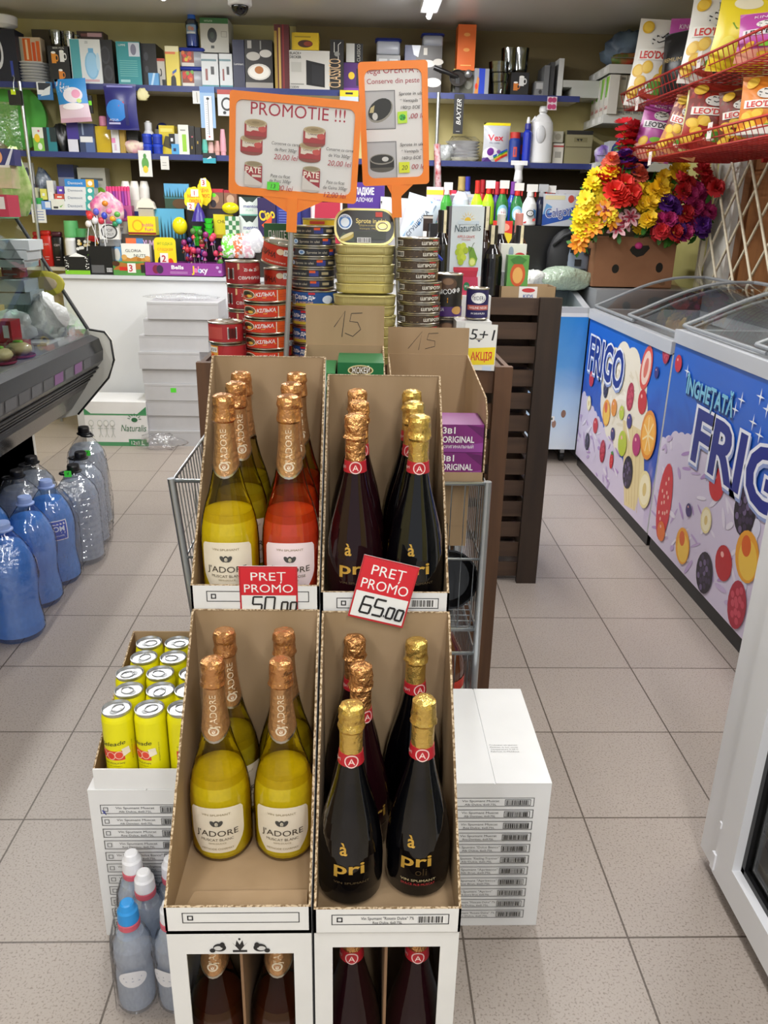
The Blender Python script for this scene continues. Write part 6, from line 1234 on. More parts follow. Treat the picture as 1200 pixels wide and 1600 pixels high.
m0 = item('juice_case','white and green juice carton with children drawing on the floor by the counter','box',(133,628,230,697),4.605,.26,WHITE_CARD,[('p',[(.0,.86),(.12,.72),(.0,.72)],'#3f8a5a'),('p',[(1,.90),(.84,.72),(1,.72)],'#3f8a5a'),('r',.0,.70,1,.735,'#4f9466'),('r',.0,.0,1,.09,'#4f9466'),('r',.68,.0,.97,.16,'#3f8a5a'),('t','12x1 L',.82,.08,.09,WH,{'w':.2}),('t','Naturalis',.77,.42,.16,'#2f6a44',{'w':.40,'sl':.2}),('e',.80,.60,.05,.05,'#2f6a44')]+[('l',[(.80+.07*math.cos(k*.5),.62+.07*math.sin(k*.5)),(.80+.11*math.cos(k*.5),.62+.13*math.sin(k*.5))],.015,'#2f6a44') for k in range(7)]
 +[x for cx in (.10,.24,.34,.44) for x in (('e',cx,.52,.04,.07,'#a9b0aa'),('e',cx,.52,.034,.058,'#e4e4e2'),('l',[(cx,.45),(cx,.30)],.012,'#a9b0aa'),('l',[(cx-.04,.40),(cx+.04,.40)],.012,'#a9b0aa'),('l',[(cx-.03,.2),(cx,.30),(cx+.03,.2)],.012,'#a9b0aa'))],0)
# ================================================================ goods on the back shelves
Y1 = 5.212
def sh1(*a,**k): return item(*a,Y=k.pop('Y',Y1),d=k.pop('d',.14),base=k.pop('base',SH1+.001),**k)
def it1(name,lab,cat,rect,col,art=(),**k): return item(name,lab,cat,rect,k.get('Y',Y1),k.get('d',.14),col,art,k.get('base',SH1+.001),k.get('group'),k.get('rz',0),k.get('side'))
it1('appliance_box','navy appliance box with white ring at far left of the top shelf','box',(-6,45,26,119),'#15192c',[('e',.02,.55,.32,.32,'#d5d9e2'),('e',.02,.55,.22,.22,'#15192c'),('r',.62,.1,.75,.4,'#2a3f9a')])
t = thing('bowl','stacked white bowls on the navy appliance box at top left','bowls',(at(4,40,Y=5.27).x,5.27,at(4,46,Y=5.27).z)); MB().lathe([(.05,0),(.08,.02),(.085,.06),(.08,.065),(.05,.07)],WHITE,24).build('bowl_body',t)
px_ = at(52,110,Y=5.30)
for i in range(7):
    MB().lathe([(.05,0),(.075,.003),(.099,.013),(.101,.015),(.075,.007),(.0005,.004)],WHITE,30).build('dinner_plate',None,'white dinner plate, %s of the stack at the left of the top shelf' % ORD[6-i],'plate','white plates on the top shelf',None,(px_.x,5.315,SH1+.001+.0155*i))
PT = SH1+.112
it1('glass_set','boxed glasses with orange drinks picture on the white plates','box',(23,58,64,92),'#c9b49a',[('r',.05,.05,.3,.95,'#a8a48a'),('r',.32,.05,.62,.95,'#d8641f'),('r',.42,.1,.5,.9,'#efd0a0'),('r',.66,.05,.78,.8,'#d9541f'),('r',.82,.05,.95,.85,'#d9601f')],Y=5.27,d=.07,base=PT)
it1('carton','dark brown carton behind the boxed glasses on the top shelf','box',(53,46,82,120),'#4a4030',Y=5.40,d=.06)
cup = lambda u,v,s,h: [('r',u-.09*s,v-.13*s,u+.09*s,v+.13*s,h),('e',u+.12*s,v,.07*s,.09*s,h),('e',u+.12*s,v,.04*s,.055*s,'#14141a'),('e',u,v+.13*s,.09*s,.03*s,'#f0f0ec')]
it1('mug_box','black box with pictures of beer mugs on the top shelf','box',(76,72,111,123),'#14141a',cup(.25,.68,1.1,'#d88a2a')+cup(.62,.72,1.1,'#e6e6e6')+cup(.50,.22,1.0,'#d8822a')+[('t','BEER MUG',.5,.95,.05,'#d0d0c8',{'w':.5})])
GMUG = film('clear_glassware','#e9eef0',.10,.05)
def glassware(lab,px,py0,py1,Yp,base,r,handle=False,group=None):
    pt = at(px,py0,Y=Yp); h = pt.z-base; t = thing('glass_mug' if handle else 'drinking_glass',lab,'glass',(pt.x,Yp,base),0,group); MB().lathe([(r*.8,0),(r*.9,.004),(r,h),(r-.003,h),(r*.85,.01),(.0005,.01)],GMUG,20).build('bowl',t)
    if handle: MB().tube([(r,0,h*.8),(r+.03,0,h*.75),(r+.035,0,h*.4),(r,0,h*.25)],.005,GMUG,6).build('handle',t)
    return t
mz = at(92,72,Y=5.28).z
glassware('left glass mug wrapped on the black mug box',86,48,72,5.28,mz,.038,True,'glass mugs on the black box'); glassware('right glass mug wrapped on the black mug box',106,50,72,5.28,mz,.035,True,'glass mugs on the black box')
it1('kettle_box','white and teal kettle box with blue kettle picture on the top shelf','box',(108,61,158,127),'#dfe3e6',[('r',.07,.02,.36,.99,'#4fa3ae'),('e',.70,.42,.22,.32,'#8ac0e6'),('e',.70,.42,.17,.28,'#9ccdf0'),('r',.62,.70,.78,.80,'#6fb0de'),('t','ZE',.58,.93,.05,'#6a7a80'),('e',.9,.5,.06,.2,'#b9d8ee'),('r',.4,.05,.9,.10,'#d9b0b8')],d=.1)
it1('appliance_box','black box side with grey rings right of the kettle box','box',(159,62,177,128),'#15151a',[('e',.35,.66,.4,.2,'#34343c'),('e',.35,.66,.3,.15,'#22222a'),('e',.5,.26,.4,.18,'#34343c'),('e',.5,.26,.25,.12,'#22222a')],Y=5.22)
it1('carton','dark carton with red label lying on the kettle boxes','box',(120,49,161,62),'#3a2a2a',[('r',.4,.3,.95,.8,'#c9a0a8'),('r',.15,.3,.4,.7,'#7a4a4a')],Y=5.30,base=at(140,62,Y=5.30).z+.003,d=.1)
it1('kettle_box','teal box with a steel kettle picture on the top shelf','box',(183,65,220,129),'#2f8f96',[('r',.52,.66,.98,.98,'#c9cfdc'),('e',.72,.82,.12,.13,'#7a7a90'),('t','LUMME',.25,.92,.05,WH,{'w':.3}),('r',.1,.06,.5,.12,'#9fd0d0')]+[('r',.1,.55-.05*i,.85,.565-.05*i,'#6fb8b8') for i in range(8)],d=.11,side='#111114')
it1('appliance_box','black box standing beside the teal kettle box','box',(222,68,245,129),'#131316',[('e',.3,.7,.15,.1,'#3a3a42'),('e',.3,.4,.12,.08,'#3a3a42')],Y=5.24,d=.2)
it1('small_box','small shiny blue box in front on the top shelf','box',(232,114,248,131),'#5a9ad0',[('p',[(.2,0),(.5,1),(.7,1),(.4,0)],'#b9d8f0')],Y=5.205,d=.03)
it1('kitchen_set_box','white box with red top and black tool silhouettes','box',(236,91,258,131),'#cfcac2',[('r',0,.9,1,1,'#b5402a'),('e',.35,.5,.12,.15,INK),('e',.68,.5,.09,.14,INK),('e',.62,.5,.08,.11,'#cfcac2'),('r',.75,.0,1,.25,INK)],Y=5.245,d=.1)
it1('lighter_box','tall yellow box with a suited figure and orange band','box',(259,72,280,131),'#e3d05a',[('r',0,.80,.75,.86,'#e07a4a'),('r',0,.86,1,1,'#e6e0b8'),('p',[(.3,.0),(.35,.22),(.55,.30),(.7,.2),(.72,.0)],INK),('e',.5,.3,.1,.04,'#c99a7a'),('p',[(.45,.36),(.8,.44),(.75,.36),(.5,.30)],'#2f5aa8')],d=.08)
def tub(lab,rect,Yp,base,fruit=True,group='food tubs with blue lids'):
    x0,y0,x1,y1 = rect; xa,xb = at(x0,(y0+y1)/2,Y=Yp).x,at(x1,(y0+y1)/2,Y=Yp).x; z1 = at((x0+x1)/2,y0,Y=Yp).z; w_ = xb-xa; h = z1-base
    t = thing('food_tub',lab,'food container',((xa+xb)/2,Yp,base),0,group); m = MB(); m.rbox(-w_*.44,w_*.44,.008,.11,0,h*.82,mat('grey_tub_plastic','#a9adb8',.35),.015)
    if fruit: m.art(plane((-w_*.36,.008,0)),w_*.45,h*.82,[('r',0,.02,1,.98,'#d9d4ce'),('r',.0,.25,1,.98,'#8a3a22')]+[('e',R.uniform(.1,.9),R.uniform(.35,.9),.14,.12,R.choice(('#d8281f','#e0b82a','#c83a2a','#6fa83a','#e07a2a'))) for _ in range(12)])
    m.build('tub_body',t); MB().rbox(-w_/2,w_/2,0,.118,h*.82,h,mat('blue_tub_lid','#23379c',.35),.015).build('lid',t); return t
z_ = SH1+.001; zm = at(297,104,Y=5.23).z
tub('lower food tub with blue lid and fruit picture on the top shelf',(279,104,319,132),5.23,z_); tub('upper food tub with blue lid and fruit picture on the top shelf',(277,74,320,104),5.23,zm+.001)
ZT = at(297,74,Y=5.25).z
t = thing('water_bottle','blue printed water bottle standing on the food tubs','bottle',(at(300,50,Y=5.28).x,5.285,ZT+.004)); h = at(300,19,Y=5.28).z-ZT-.004
MB().lathe([(.03,0),(.038,.004),(.038,h*.35),(.034,h*.42),(.034,h*.52),(.038,h*.6),(.036,h*.72),(.02,h*.82)],film('pale_blue_plastic','#6fb2ea',.12,.1),20).build('bottle_body',t); MB().lathe([(.034,.003),(.034,h*.34),(.031,h*.42),(.031,h*.52),(.034,h*.6),(.0005,h*.62)],c('#4f96da'),18).build('water',t)
MB().lathe([(.022,h*.80),(.024,h*.82),(.022,h*.92),(.012,h*.97),(.010,h),(.0005,h)],c('#2f66c8'),16).build('cap',t); lb = MB(); lb.art(cyl(.039,h*.36,.06,rz=lambda z:.039),.06,h*.26,[('r',0,0,1,1,'#8aa8c8'),('e',.4,.6,.2,.25,'#c9a090'),('e',.65,.55,.15,.2,'#c98a80'),('r',.1,.05,.9,.25,'#e4e8ee')],sub=6,d0=.0005); lb.build('label',t)
fz = at(336,82,Y=5.25).z
it1('fan_box','white box with green top and black fan picture above the phone boxes','box',(313,28,357,82),'#c3c2ba',[('r',0,.84,1,1,'#2f6a34'),('e',.42,.50,.17,.22,'#1c211c'),('e',.42,.50,.08,.1,'#3a463a'),('r',.36,.12,.48,.2,'#1c211c'),('o',.74,.45,.94,.62,.012,'#77766f'),('t','VENTILATOR',.3,.91,.05,'#d9e6d0',{'w':.3})],Y=5.25,d=.2,base=fz)
for r_,l in (((315,84,341,132),'left'),((343,84,363,132),'right')): it1('charger_box','white box with black device picture under the fan box, %s one' % l,'box',r_,'#d2d6d9',[('r',0,.78,.9,.84,'#5a7f8a'),('r',.55,.38,.75,.62,INK),('r',.22,.2,.36,.55,'#8a4a44'),('r',0,0,1,.06,'#3f8a96')],d=.24,group='charger boxes on the top shelf')
it1('dinnerware_box','navy dinnerware box with small white name on the top shelf','box',(364,62,382,133),'#171c40',[('t','Luminarc',.5,.5,.045,WH,{'w':.8})],d=.2)
dish = [('e',.5,.34,.42,.17,'#d9d6d0'),('e',.5,.34,.36,.135,'#efece6'),('e',.5,.38,.16,.08,'#b06a2a'),('e',.3,.66,.25,.09,'#b9b6b0'),('e',.75,.72,.22,.08,'#c9c6c0'),('r',.0,.0,1,.12,'#9a958e'),('r',.1,.82,.25,.98,'#a8a6a2'),('r',.55,.8,.6,.98,'#8a8a86')]
it1('dinnerware_box','black box with photograph of filled white plates','box',(383,62,426,134),'#1e1a18',dish,d=.2)
it1('gift_roll','tall dark red and gold wrapped roll on the top shelf','wrap',(429,38,452,136),'#5a2226',[('r',.0,.0,.18,.9,'#a88a3a'),('r',.28,.0,.42,.95,'#c9a85a'),('r',.55,.0,.65,1,'#8a2a30')],d=.08)
it1('toaster_box','white toaster box with black toaster picture and 1500W print','box',(452,79,515,140),'#c9c7c2',[('p',[(.42,.12),(.88,.06),(.88,.66),(.42,.76)],'#17171a'),('p',[(.56,.16),(.84,.12),(.84,.60),(.56,.66)],'#26262a'),('t','BLACK+',.16,.93,.07,INK,{'w':.28,'bold':.015}),('t','DECKER',.16,.83,.07,INK,{'w':.28,'bold':.015}),('t','1500W',.13,.06,.07,INK,{'w':.22}),('r',.03,.12,.36,.15,'#8a8a86'),('r',.05,.45,.3,.7,'#b9b8b2')],d=.2,side='#b9b7b0')
it1('toaster_box','yellow box with dark toaster picture on the white toaster box','box',(456,51,498,78),'#d9b81f',[('e',.5,.36,.28,.22,'#4a2a1c'),('e',.6,.36,.16,.14,'#8a3a22'),('r',.1,.72,.7,.80,'#a88a1a')],Y=5.24,d=.16,base=at(478,79,Y=5.24).z+.003)
it1('glass_set','tall dark glassware box with white glass outlines and vertical lettering','box',(516,62,537,141),'#201f20',[('t','CLASSICO',.3,.34,.28,'#d8b58a',{'rot':90,'w':1.9}),('l',[(.3,.75),(.3,.95)],.015,'#d9d9d4'),('l',[(.6,.6),(.6,.9),(.8,.95)],.015,'#d9d9d4'),('e',.5,.72,.2,.05,'#8a8a86')],d=.1)
it1('glass_set','black and white glassware box standing on the purple box','box',(541,68,567,98),'#17171a',[('r',0,0,.5,1,'#bfbfba'),('t','CLASSICO',.74,.5,.2,'#b9b9b0',{'rot':90,'w':.9})],Y=5.24,base=at(553,98,Y=5.24).z+.002,d=.1)
it1('blender_box','purple box with yellow disc behind the signs on the top shelf','box',(537,98,566,141),'#4a1f6a',[('e',.42,.55,.17,.13,'#e0c02a'),('r',.68,.2,.9,.8,'#1c1426'),('r',.0,.0,1,.12,'#7a3a9a')],Y=5.24,d=.12)
zt = at(606,95,Y=5.25).z
tub('grey food tub with blue lid, above the portrait sign',(586,59,628,85),5.25,at(606,85,Y=5.25).z+.002,False); it1('glass_box','boxed clear bowls under the grey food tub','box',(588,86,625,141),'#8f9092',[('r',.1,.2,.45,.9,'#b9bcbe'),('r',.55,.2,.9,.9,'#b9bcbe')],Y=5.25,d=.12)
it1('dinnerware_box','dark blue box with white plates picture right behind the portrait sign','box',(632,71,690,147),'#1b2250',[('r',.30,.0,1,1,'#2a221e'),('p',[(.18,1),(.42,1),(.36,.75),(.24,.8)],'#cfd3de')]+[('e',.78,.22,.22,.1,'#e0ddd6'),('e',.62,.62,.2,.08,'#c9c4bc'),('e',.9,.66,.14,.07,'#b9b4ac'),('r',.5,.8,.6,.95,'#b5b0a6')],d=.12)
tub('grey food tub with blue lid on the dark plate box',(659,51,695,71),5.24,at(677,72,Y=5.24).z+.002,False)
it1('tall_box','tall orange box with yellow side near the ceiling','box',(715,38,743,109),'#d9641c',[('e',.5,.78,.18,.04,'#e8a050'),('e',.5,.45,.18,.04,'#e8a050'),('r',.2,.1,.8,.12,'#e8b060')],Y=5.22,d=.12,base=at(728,110,Y=5.22).z)
it1('cake_tin_box','yellow and black carton under the tall orange box','box',(708,108,742,147),'#4a4a3a',[('r',0,.5,.3,1,'#b8a83a'),('e',.7,.5,.2,.3,'#77776c')],Y=5.235,d=.12)
t = thing('frying_pan','dark pan with steel knob leaning on the shelf by the orange box','pan',(at(715,125,Y=5.20).x,5.206,SH1+.002)); MB().box(-.04,.03,-.0,.012,.0,.006,BLACK).build('foot',t); MB().tube([(-.14,.0,.13),(-.05,-.01,.10),(.0,.0,.085)],.012,BLACK,8).build('handle',t); m = MB(); m.lathe([(.0005,0),(.045,.0),(.05,.012),(.046,.012),(.042,.004),(.0005,.004)],mat('dark_pan','#4a4744',.3,metal=.6),20); o = m.build('pan_body',t); o.location = (0,.008,.075); o.rotation_euler = (math.radians(70),0,0); MB().ball((.06,-.015,.10),.022,.022,.022,CHROME,12,8).build('knob',t); MB().box(-.012,.012,-.006,.006,0,.08,BLACK).build('stand',t)
it1('food_tub_box','upright food tub with blue lid and fruit label near the pan','food container',(741,107,764,146),'#9a9da6',[('r',.3,.0,.72,1,'#2a46c0'),('p',[(.02,.0),(.28,.0),(.34,.6),(.2,.7)],'#c98a4a'),('e',.15,.3,.1,.12,'#d8402a')],d=.1,rz=.1)
for i,(px,a_,b_) in enumerate(((780,98,116),(780,116,131),(780,131,147))): glassware('clear drinking glass, %s of three stacked by the blue lidded tub' % ('topmost','middle','lowest')[i],px,a_,b_,5.25,at(px,b_,Y=5.25).z if i < 2 else SH1+.001,.062-.004*i,False,'stacked clear glasses')
it1('mug_box','black box with cup pictures under the clear glasses on the top shelf','box',(798,113,826,147),'#18181c',cup(.28,.4,1.3,'#c9742a')+cup(.60,.62,1.5,'#dcdcdc'),Y=5.25)
for i,px in enumerate((795,812)): glassware('tall clear glass, %s of two on the black cup box' % ('left','right')[i],px+2,76,112,5.27,at(812,113,Y=5.27).z+.002,.05,False,'tall clear glasses')
it1('radio','small grey radio box near the leaning trays on the top shelf','box',(836,127,853,147),'#77787a',[('r',.1,.5,.7,.9,'#a9aaac'),('e',.5,.3,.15,.15,'#3a3a3c')],Y=5.24,d=.1)
for i,(r_,cl,l) in enumerate((((850,102,858,147),'#6a6c70','grey'),((859,97,866,147),'#3f4044','dark'),((872,91,880,147),'#cfd0d0','white'))): it1('baking_tray','%s tray leaning upright at the right of the top shelf' % l,'tray',r_,cl,Y=5.235+.01*i,d=.2,group='trays leaning upright')
for r_,l in (((880,126,960,137),'upper'),((893,137,960,148),'lower')): it1('flat_carton','flat white carton lying at the right end of the top shelf, %s one' % l,'box',r_,'#b9bab6',Y=5.25,d=.2,base=None if l == 'upper' else SH1+.001,group='flat cartons on the top shelf')
# ---- things hanging in front of the shelves
YH = 5.185
def hang(name,lab,cat,rect,col,art=(),d=.012,Y=YH,hook=True,**k):
    o = item(name,lab,cat,rect,Y-d,d,col,art,None,k.get('group'))
    return o
def hangpouch(name,lab,cat,rect,col,art,th=.05,roll=0):
    x0,y0,x1,y1 = rect; xm,ym = (x0+x1)/2,(y0+y1)/2; w_ = at(x1,ym,Y=YH-.03).x-at(x0,ym,Y=YH-.03).x; zt,zb = at(xm,y0,Y=YH-.03).z,at(xm,y1,Y=YH-.03).z
    return pillow(name,lab,cat,w_,zt-zb,th,c(col,.25),art,(at(xm,ym,Y=YH-.03).x,YH-.03,zb),(0,roll,0))
t_ = item('padlock','black padlock with yellow tag hanging at the far left shelf','padlock',(13,141,33,164),YH-.03,.02,'#17181a',[('r',.25,.7,.62,1.05,'#c6e01a')])
MB().tube([(0,0,.07),(0,.005,.11),(.008,.01,.14),(0,.015,.155)],.003,CHROME,6).build('hook',t_)
hang('blister_pack','small white and blue pack hanging left of the big blue pouch','pack',(58,128,82,156),'#2f6fa8',[('r',0,.3,.6,1,'#d9dde0'),('r',.1,.55,.9,.95,'#2a2f3a'),('p',[(.2,.2),(.8,.3),(.9,.8),(.5,.6)],'#cfd6da')])
hangpouch('nappy_pack','blue and pink printed nappy pouch hanging under the top shelf','pouch',(92,123,141,191),'#dcc6d4',[('r',.0,.42,1,1,'#2f8ad0'),('e',.55,.62,.32,.18,'#e6dfe8'),('e',.66,.64,.14,.10,'#e39aba'),('e',.5,.36,.36,.08,'#efeaf0'),('t','Milk',.35,.78,.12,WH,{'w':.4}),('e',.74,.48,.08,.05,'#c6e07a'),('r',.0,.0,1,.10,'#c9a0b4')],.05,math.radians(-4))
hang('torch','slim black torch with green label hanging beside the blue pouch','torch',(138,149,144,177),'#17181a',[('r',.1,.45,.9,.7,'#7ae02a')],d=.015)
hangpouch('bath_mat','shiny navy packet with blue fish and red triangle hanging in the middle','packet',(164,131,215,203),'#26266e',[('e',.35,.42,.34,.24,'#2a7ac8'),('p',[(.42,.52),(.68,.42),(.6,.62)],'#c8283a'),('r',.62,.1,.72,.55,'#1c1c5a'),('t','AQUA',.25,.22,.05,'#d8d8f0',{'w':.3}),('r',.08,.12,.45,.16,'#b8b8dc'),('r',.1,.92,.9,.96,'#8a8ac8')],.03)
lump('hook_bag','tiny clear bag of pale yellow hooks hanging right of the navy packet','bag',(at(222,148,Y=5.17).x,5.17,at(222,157,Y=5.17).z),.03,.012,.035,c('#d9d2a0'),51)
th = hang('thermometer','long white thermometer on a blue card hanging by the landscape sign','thermometer',(313,135,336,200),'#8fb0d4',[('r',.0,.85,1,1,'#5a86c0')],d=.004)
o = hang('thermometer','white scale stick of the thermometer card','thermometer',(320,150,332,219),'#d8dbe0',[('r',.46,.12,.54,.92,'#5a5f68'),('e',.5,.94,.2,.03,INK),('e',.5,.08,.12,.02,'#b03a3a')]+[('r',.2,.15+.05*i,.38,.157+.05*i,'#5a5f68') for i in range(15)],d=.004,Y=YH-.006); o.parent = th; o.location = o.location-th.location; o.name = 'scale_stick'; del o['label']; del o['category']
hang('blister_pack','white card with black ring cable hanging by the landscape sign','pack',(340,140,366,181),'#c9cdd2',[('r',0,.82,1,1,'#a8322a'),('e',.55,.45,.34,.26,INK),('e',.55,.45,.24,.18,'#c9cdd2'),('e',.4,.12,.1,.06,INK)])
hang('blister_pack','small white card with chain hanging left of the thermometer','pack',(301,142,314,162),'#cfd0d0',[('l',[(.5,.9),(.55,.1)],.06,'#8a8470')],d=.003)
hang('blister_pack','yellow topped blister pack peeking between the two signs','pack',(531,141,560,163),'#b9c4d4',[('r',0,.55,1,1,'#e3c51f'),('r',.3,.7,.7,.85,INK)],d=.006)
hang('corkscrew_card','black card with white script hanging under the right shelf','card',(709,147,724,209),'#141416',[('t','BAXTER',.5,.55,.13,'#d9d9d4',{'rot':90,'w':2.4,'sl':.3}),('r',.3,.05,.7,.07,'#8a8a8a')],d=.006)
hang('sachet','small pink patterned sachet hanging beside the white detergent bottle','sachet',(855,151,870,172),'#d9c6cf',[('e',.3+.4*(i%2),.25+.5*(i//2),.25,.2,'#b23a6a') for i in range(4)],d=.004)
hang('teether_card','white card with a green toy hanging above the sweets','card',(217,235,237,276),'#d8dad6',[('e',.5,.5,.28,.24,'#5a9a4a'),('e',.5,.28,.2,.14,'#d8c23a'),('e',.5,.78,.12,.1,'#4a8a42')],d=.004)
hang('price_note','white note hanging right of the green toy card','note',(251,244,264,265),'#d2d2cd',[('r',.2,.3,.7,.34,'#8a8a86'),('r',.2,.5,.7,.54,'#8a8a86')],d=.002)
hang('price_note','white handwritten note hanging from the left lower shelf','note',(50,327,72,348),'#dcdcd6',[('r',.15,.2+.2*i,.85,.25+.2*i,'#5a70b0') for i in range(4)],d=.002)
hang('shaver_pack','small teal and black pack hanging under the middle shelf','pack',(317,239,337,255),'#2f9aae',[('r',0,.5,1,1,INK),('p',[(.3,.4),(.6,.7),(.7,.5)],WH)],d=.006)
t = thing('spray_trigger','white plastic hook hand hanging above the spray cleaners','hook',(at(810,275,Y=5.17).x,5.17,at(810,275,Y=5.17).z)); MB().box(-.05,.05,0,.004,.06,.085,WHITE).build('card',t); MB().lathe([(.02,-.06),(.028,-.02),(.022,.03),(.030,.06)],WHITE,12).build('hook_body',t)
# ---- middle shelf
b2_ = SH2+.001
def it2(name,lab,cat,rect,col,art=(),**k): return item(name,lab,cat,rect,k.get('Y',Y1),k.get('d',.08),col,art,b2_ if k.get('base',1) == 1 else k['base'],k.get('group'),k.get('rz',0),k.get('side'))
pt = at(32,185,Y=5.40); t = thing('plastic_tub','big round green plastic tub standing on edge on the middle shelf','tub',(pt.x,5.36,pt.z-.0)); r_ = pt.z-at(32,232,Y=5.36).z
m = MB(); m.lathe([(.0005,0),(r_*.9,0),(r_,.02),(r_*1.02,.07),(r_*1.05,.075)],mat('green_tub_plastic','#4fae4a',.35),40); o = m.build('tub_body',t); o.rotation_euler = (math.radians(90),0,0); o.location = (0,.05,0)
m = MB(); m.art(plane((-r_,.049,-r_)),2*r_,2*r_,[('e',.6,.62,.08,.06,'#1f3a22'),('e',.72,.45,.05,.05,'#1f3a22'),('e',.4,.35,.06,.04,'#1f3a22'),('e',.7,.3,.04,.06,'#1f3a22'),('e',.5,.75,.05,.03,'#2a5a2c')],d0=.001); m.build('spot_print',t)
pillow('bedding_bag','clear bag with pale folded cloth leaning in front of the green tub','bag',.14,.26,.04,WRAP,[],(at(10,200,Y=5.20).x,5.23,b2_),(.0,0,0))
it2('seed_box','white green and yellow flower pack on the middle shelf left','box',(51,199,68,230),'#7ab84a',[('r',0,.55,1,1,'#dfe3da'),('e',.4,.55,.26,.18,'#e6c22a'),('e',.6,.2,.2,.15,'#e3e9d9'),('e',.6,.85,.1,.05,'#c86a7a')])
it2('razor_box','black and teal razor box on the middle shelf','box',(68,199,88,230),'#16282e',[('r',.3,.0,1,.4,'#1f7a86'),('r',.3,.4,.5,1,'#1f7a86')])
lump('bin_bags','black bin bag roll in crinkled wrap on the middle shelf','bag',(at(96,210,Y=5.26).x,5.26,b2_),.045,.04,.085,mat('black_bag','#232426',.3,bump=(25,.6)),61)
it2('pads_pack','purple and white pads pack on the middle shelf','pack',(105,190,123,232),'#d4d4e2',[('r',0,.42,1,1,'#3a2a8a')])
it2('tights_pack','navy tights pack with white sticker on the middle shelf','pack',(121,193,147,233),'#2c3a60',[('r',.45,.0,1,.5,'#4f6596'),('r',.15,.35,.9,.55,'#d9dbe0'),('r',.3,.6,.4,1,'#8a9ab8')])
t = thing('perfume_bottle','yellow glass perfume bottle with pink cap on the middle shelf','perfume',(at(161,215,Y=5.24).x,5.24,b2_)); MB().rbox(-.046,.046,0,.05,0,.145,mat('yellow_perfume','#d6b93a',.12,noise=(8,'#c9a82c')),.006).build('glass_body',t); MB().lathe([(.018,.145),(.022,.15),(.022,.19),(.018,.2)],c('#d98aa8'),14,(0,.025,0)).build('cap',t)
it2('perfume_box','slim white and pink perfume box right of the yellow perfume','box',(174,200,186,234),'#dcdce0',[('r',.0,.4,.5,.6,'#d882b0'),('r',.3,.1,.6,.35,'#c9b0c4')])
it2('perfume_box','slim gold perfume box under the navy packet','box',(187,202,195,233),'#a88a3a'); it2('perfume_box','square black perfume box behind the shell ornament','box',(196,204,216,234),'#121214',Y=5.25)
lump('shell_ornament','cream and pink shell ornament on the middle shelf edge','ornament',(at(206,228,Y=5.20).x,5.205+.03,b2_),.055,.028,.04,mat('shell_cream','#d8cdb8',.5,noise=(26,'#c9909a')),62)
for i,(px,row) in enumerate(((230,0),(246,0),(230,1),(246,1))):
    t = thing('cream_jar','small shiny blue cream jar, %s %s of four on the middle shelf' % (('lower','upper')[row],('left','right')[i%2]),'jar',(at(px,222,Y=5.24).x,5.245,b2_+.055*row),0,'blue cream jars'); MB().lathe([(.026,0),(.028,.003),(.028,.038)],mat('blue_jar','#1f3aa8',.15),18).build('jar_body',t); MB().lathe([(.030,.038),(.030,.052),(.027,.054)],mat('blue_jar_lid','#2746c0',.15),18).build('lid',t)
t = thing('pump_bottle','white pump bottle top rising behind the blue jars','bottle',(at(231,200,Y=5.30).x,5.31,b2_)); MB().lathe([(.03,0),(.03,.12),(.02,.135)],WHITE,16).build('bottle_body',t); MB().lathe([(.022,.135),(.022,.175),(.012,.18),(.012,.185)],WHITE,14).build('pump',t)
MB().ball((0,0,.035),.036,.036,.035,c('#1a2250',.3),16,10).build('ball',None,'dark blue ball behind the blue jars on the middle shelf','ball',None,None,(at(253,190,Y=5.38).x,5.38,b2_+.115)); it2('stacked_carton','grey carton at the back carrying the dark blue ball','box',(243,202,264,236),'#6a665a',Y=5.34,d=.1,base=1)
it2('glove_pack','yellow pack with black print on the middle shelf','pack',(249,196,273,237),'#d8c02a',[('p',[(.2,.3),(.7,.2),(.9,.6),(.4,.65)],'#4a4220'),('r',.1,.78,.9,.9,'#e6d86a')],Y=5.27)
it2('small_box','small black box with white mark before the yellow pack','box',(264,209,273,226),'#151517',[('r',.3,.3,.7,.6,WH)],Y=5.235,d=.03,base=at(268,226,Y=5.235).z); it2('small_box','light blue box under the small black box','box',(268,225,282,238),'#4a9ad0',[('r',.2,.3,.5,.6,'#1c2a5a')],Y=5.225,d=.05); it2('small_box','white slim box beside the small black box','box',(273,209,281,225),'#c9ccd0',Y=5.24,d=.03,base=at(277,225,Y=5.24).z)
it2('brush_box','white box with green brush picture on the middle shelf','box',(279,195,295,238),'#d6d8d2',[('r',.35,.1,.75,.68,'#8fc23a'),('r',.2,.8,.7,.84,'#8a8a86')])
it2('mascara','black and gold cosmetic tube, left of two','cosmetic',(296,197,304,238),'#17120f',[('r',.3,.2,.5,.3,'#b8983a'),('r',.4,.6,.7,.65,'#b85a6a')],d=.03,group='black cosmetic tubes'); it2('mascara','black and gold cosmetic tube, right of two','cosmetic',(305,199,314,238),'#17120f',[('r',.3,.4,.5,.5,'#b8983a')],d=.03,group='black cosmetic tubes')
for i,(a_,b_,h_,cl) in enumerate(((315,325,218,'#5ab8a8'),(325,334,222,'#e0b8b4'),(335,343,220,'#c99a94'),(344,353,202,'#dca0b0'))):
    xx = at((a_+b_)/2,225,Y=5.23).x; hh = at((a_+b_)/2,h_,Y=5.23).z-b2_; t = thing('cream_tube',('teal','pale pink','tan pink','tall pink')[i]+' cream tube standing on its cap by the landscape sign','cosmetic',(xx,5.23,b2_),0,'cream tubes'); MB().lathe([(.016,.02),(.018,.025),(.017,hh*.6),(.012,hh)],c(cl),14,sy=.8).build('tube_body',t); MB().lathe([(.014,0),(.015,.003),(.015,.02)],c(cl),14).build('cap',t)
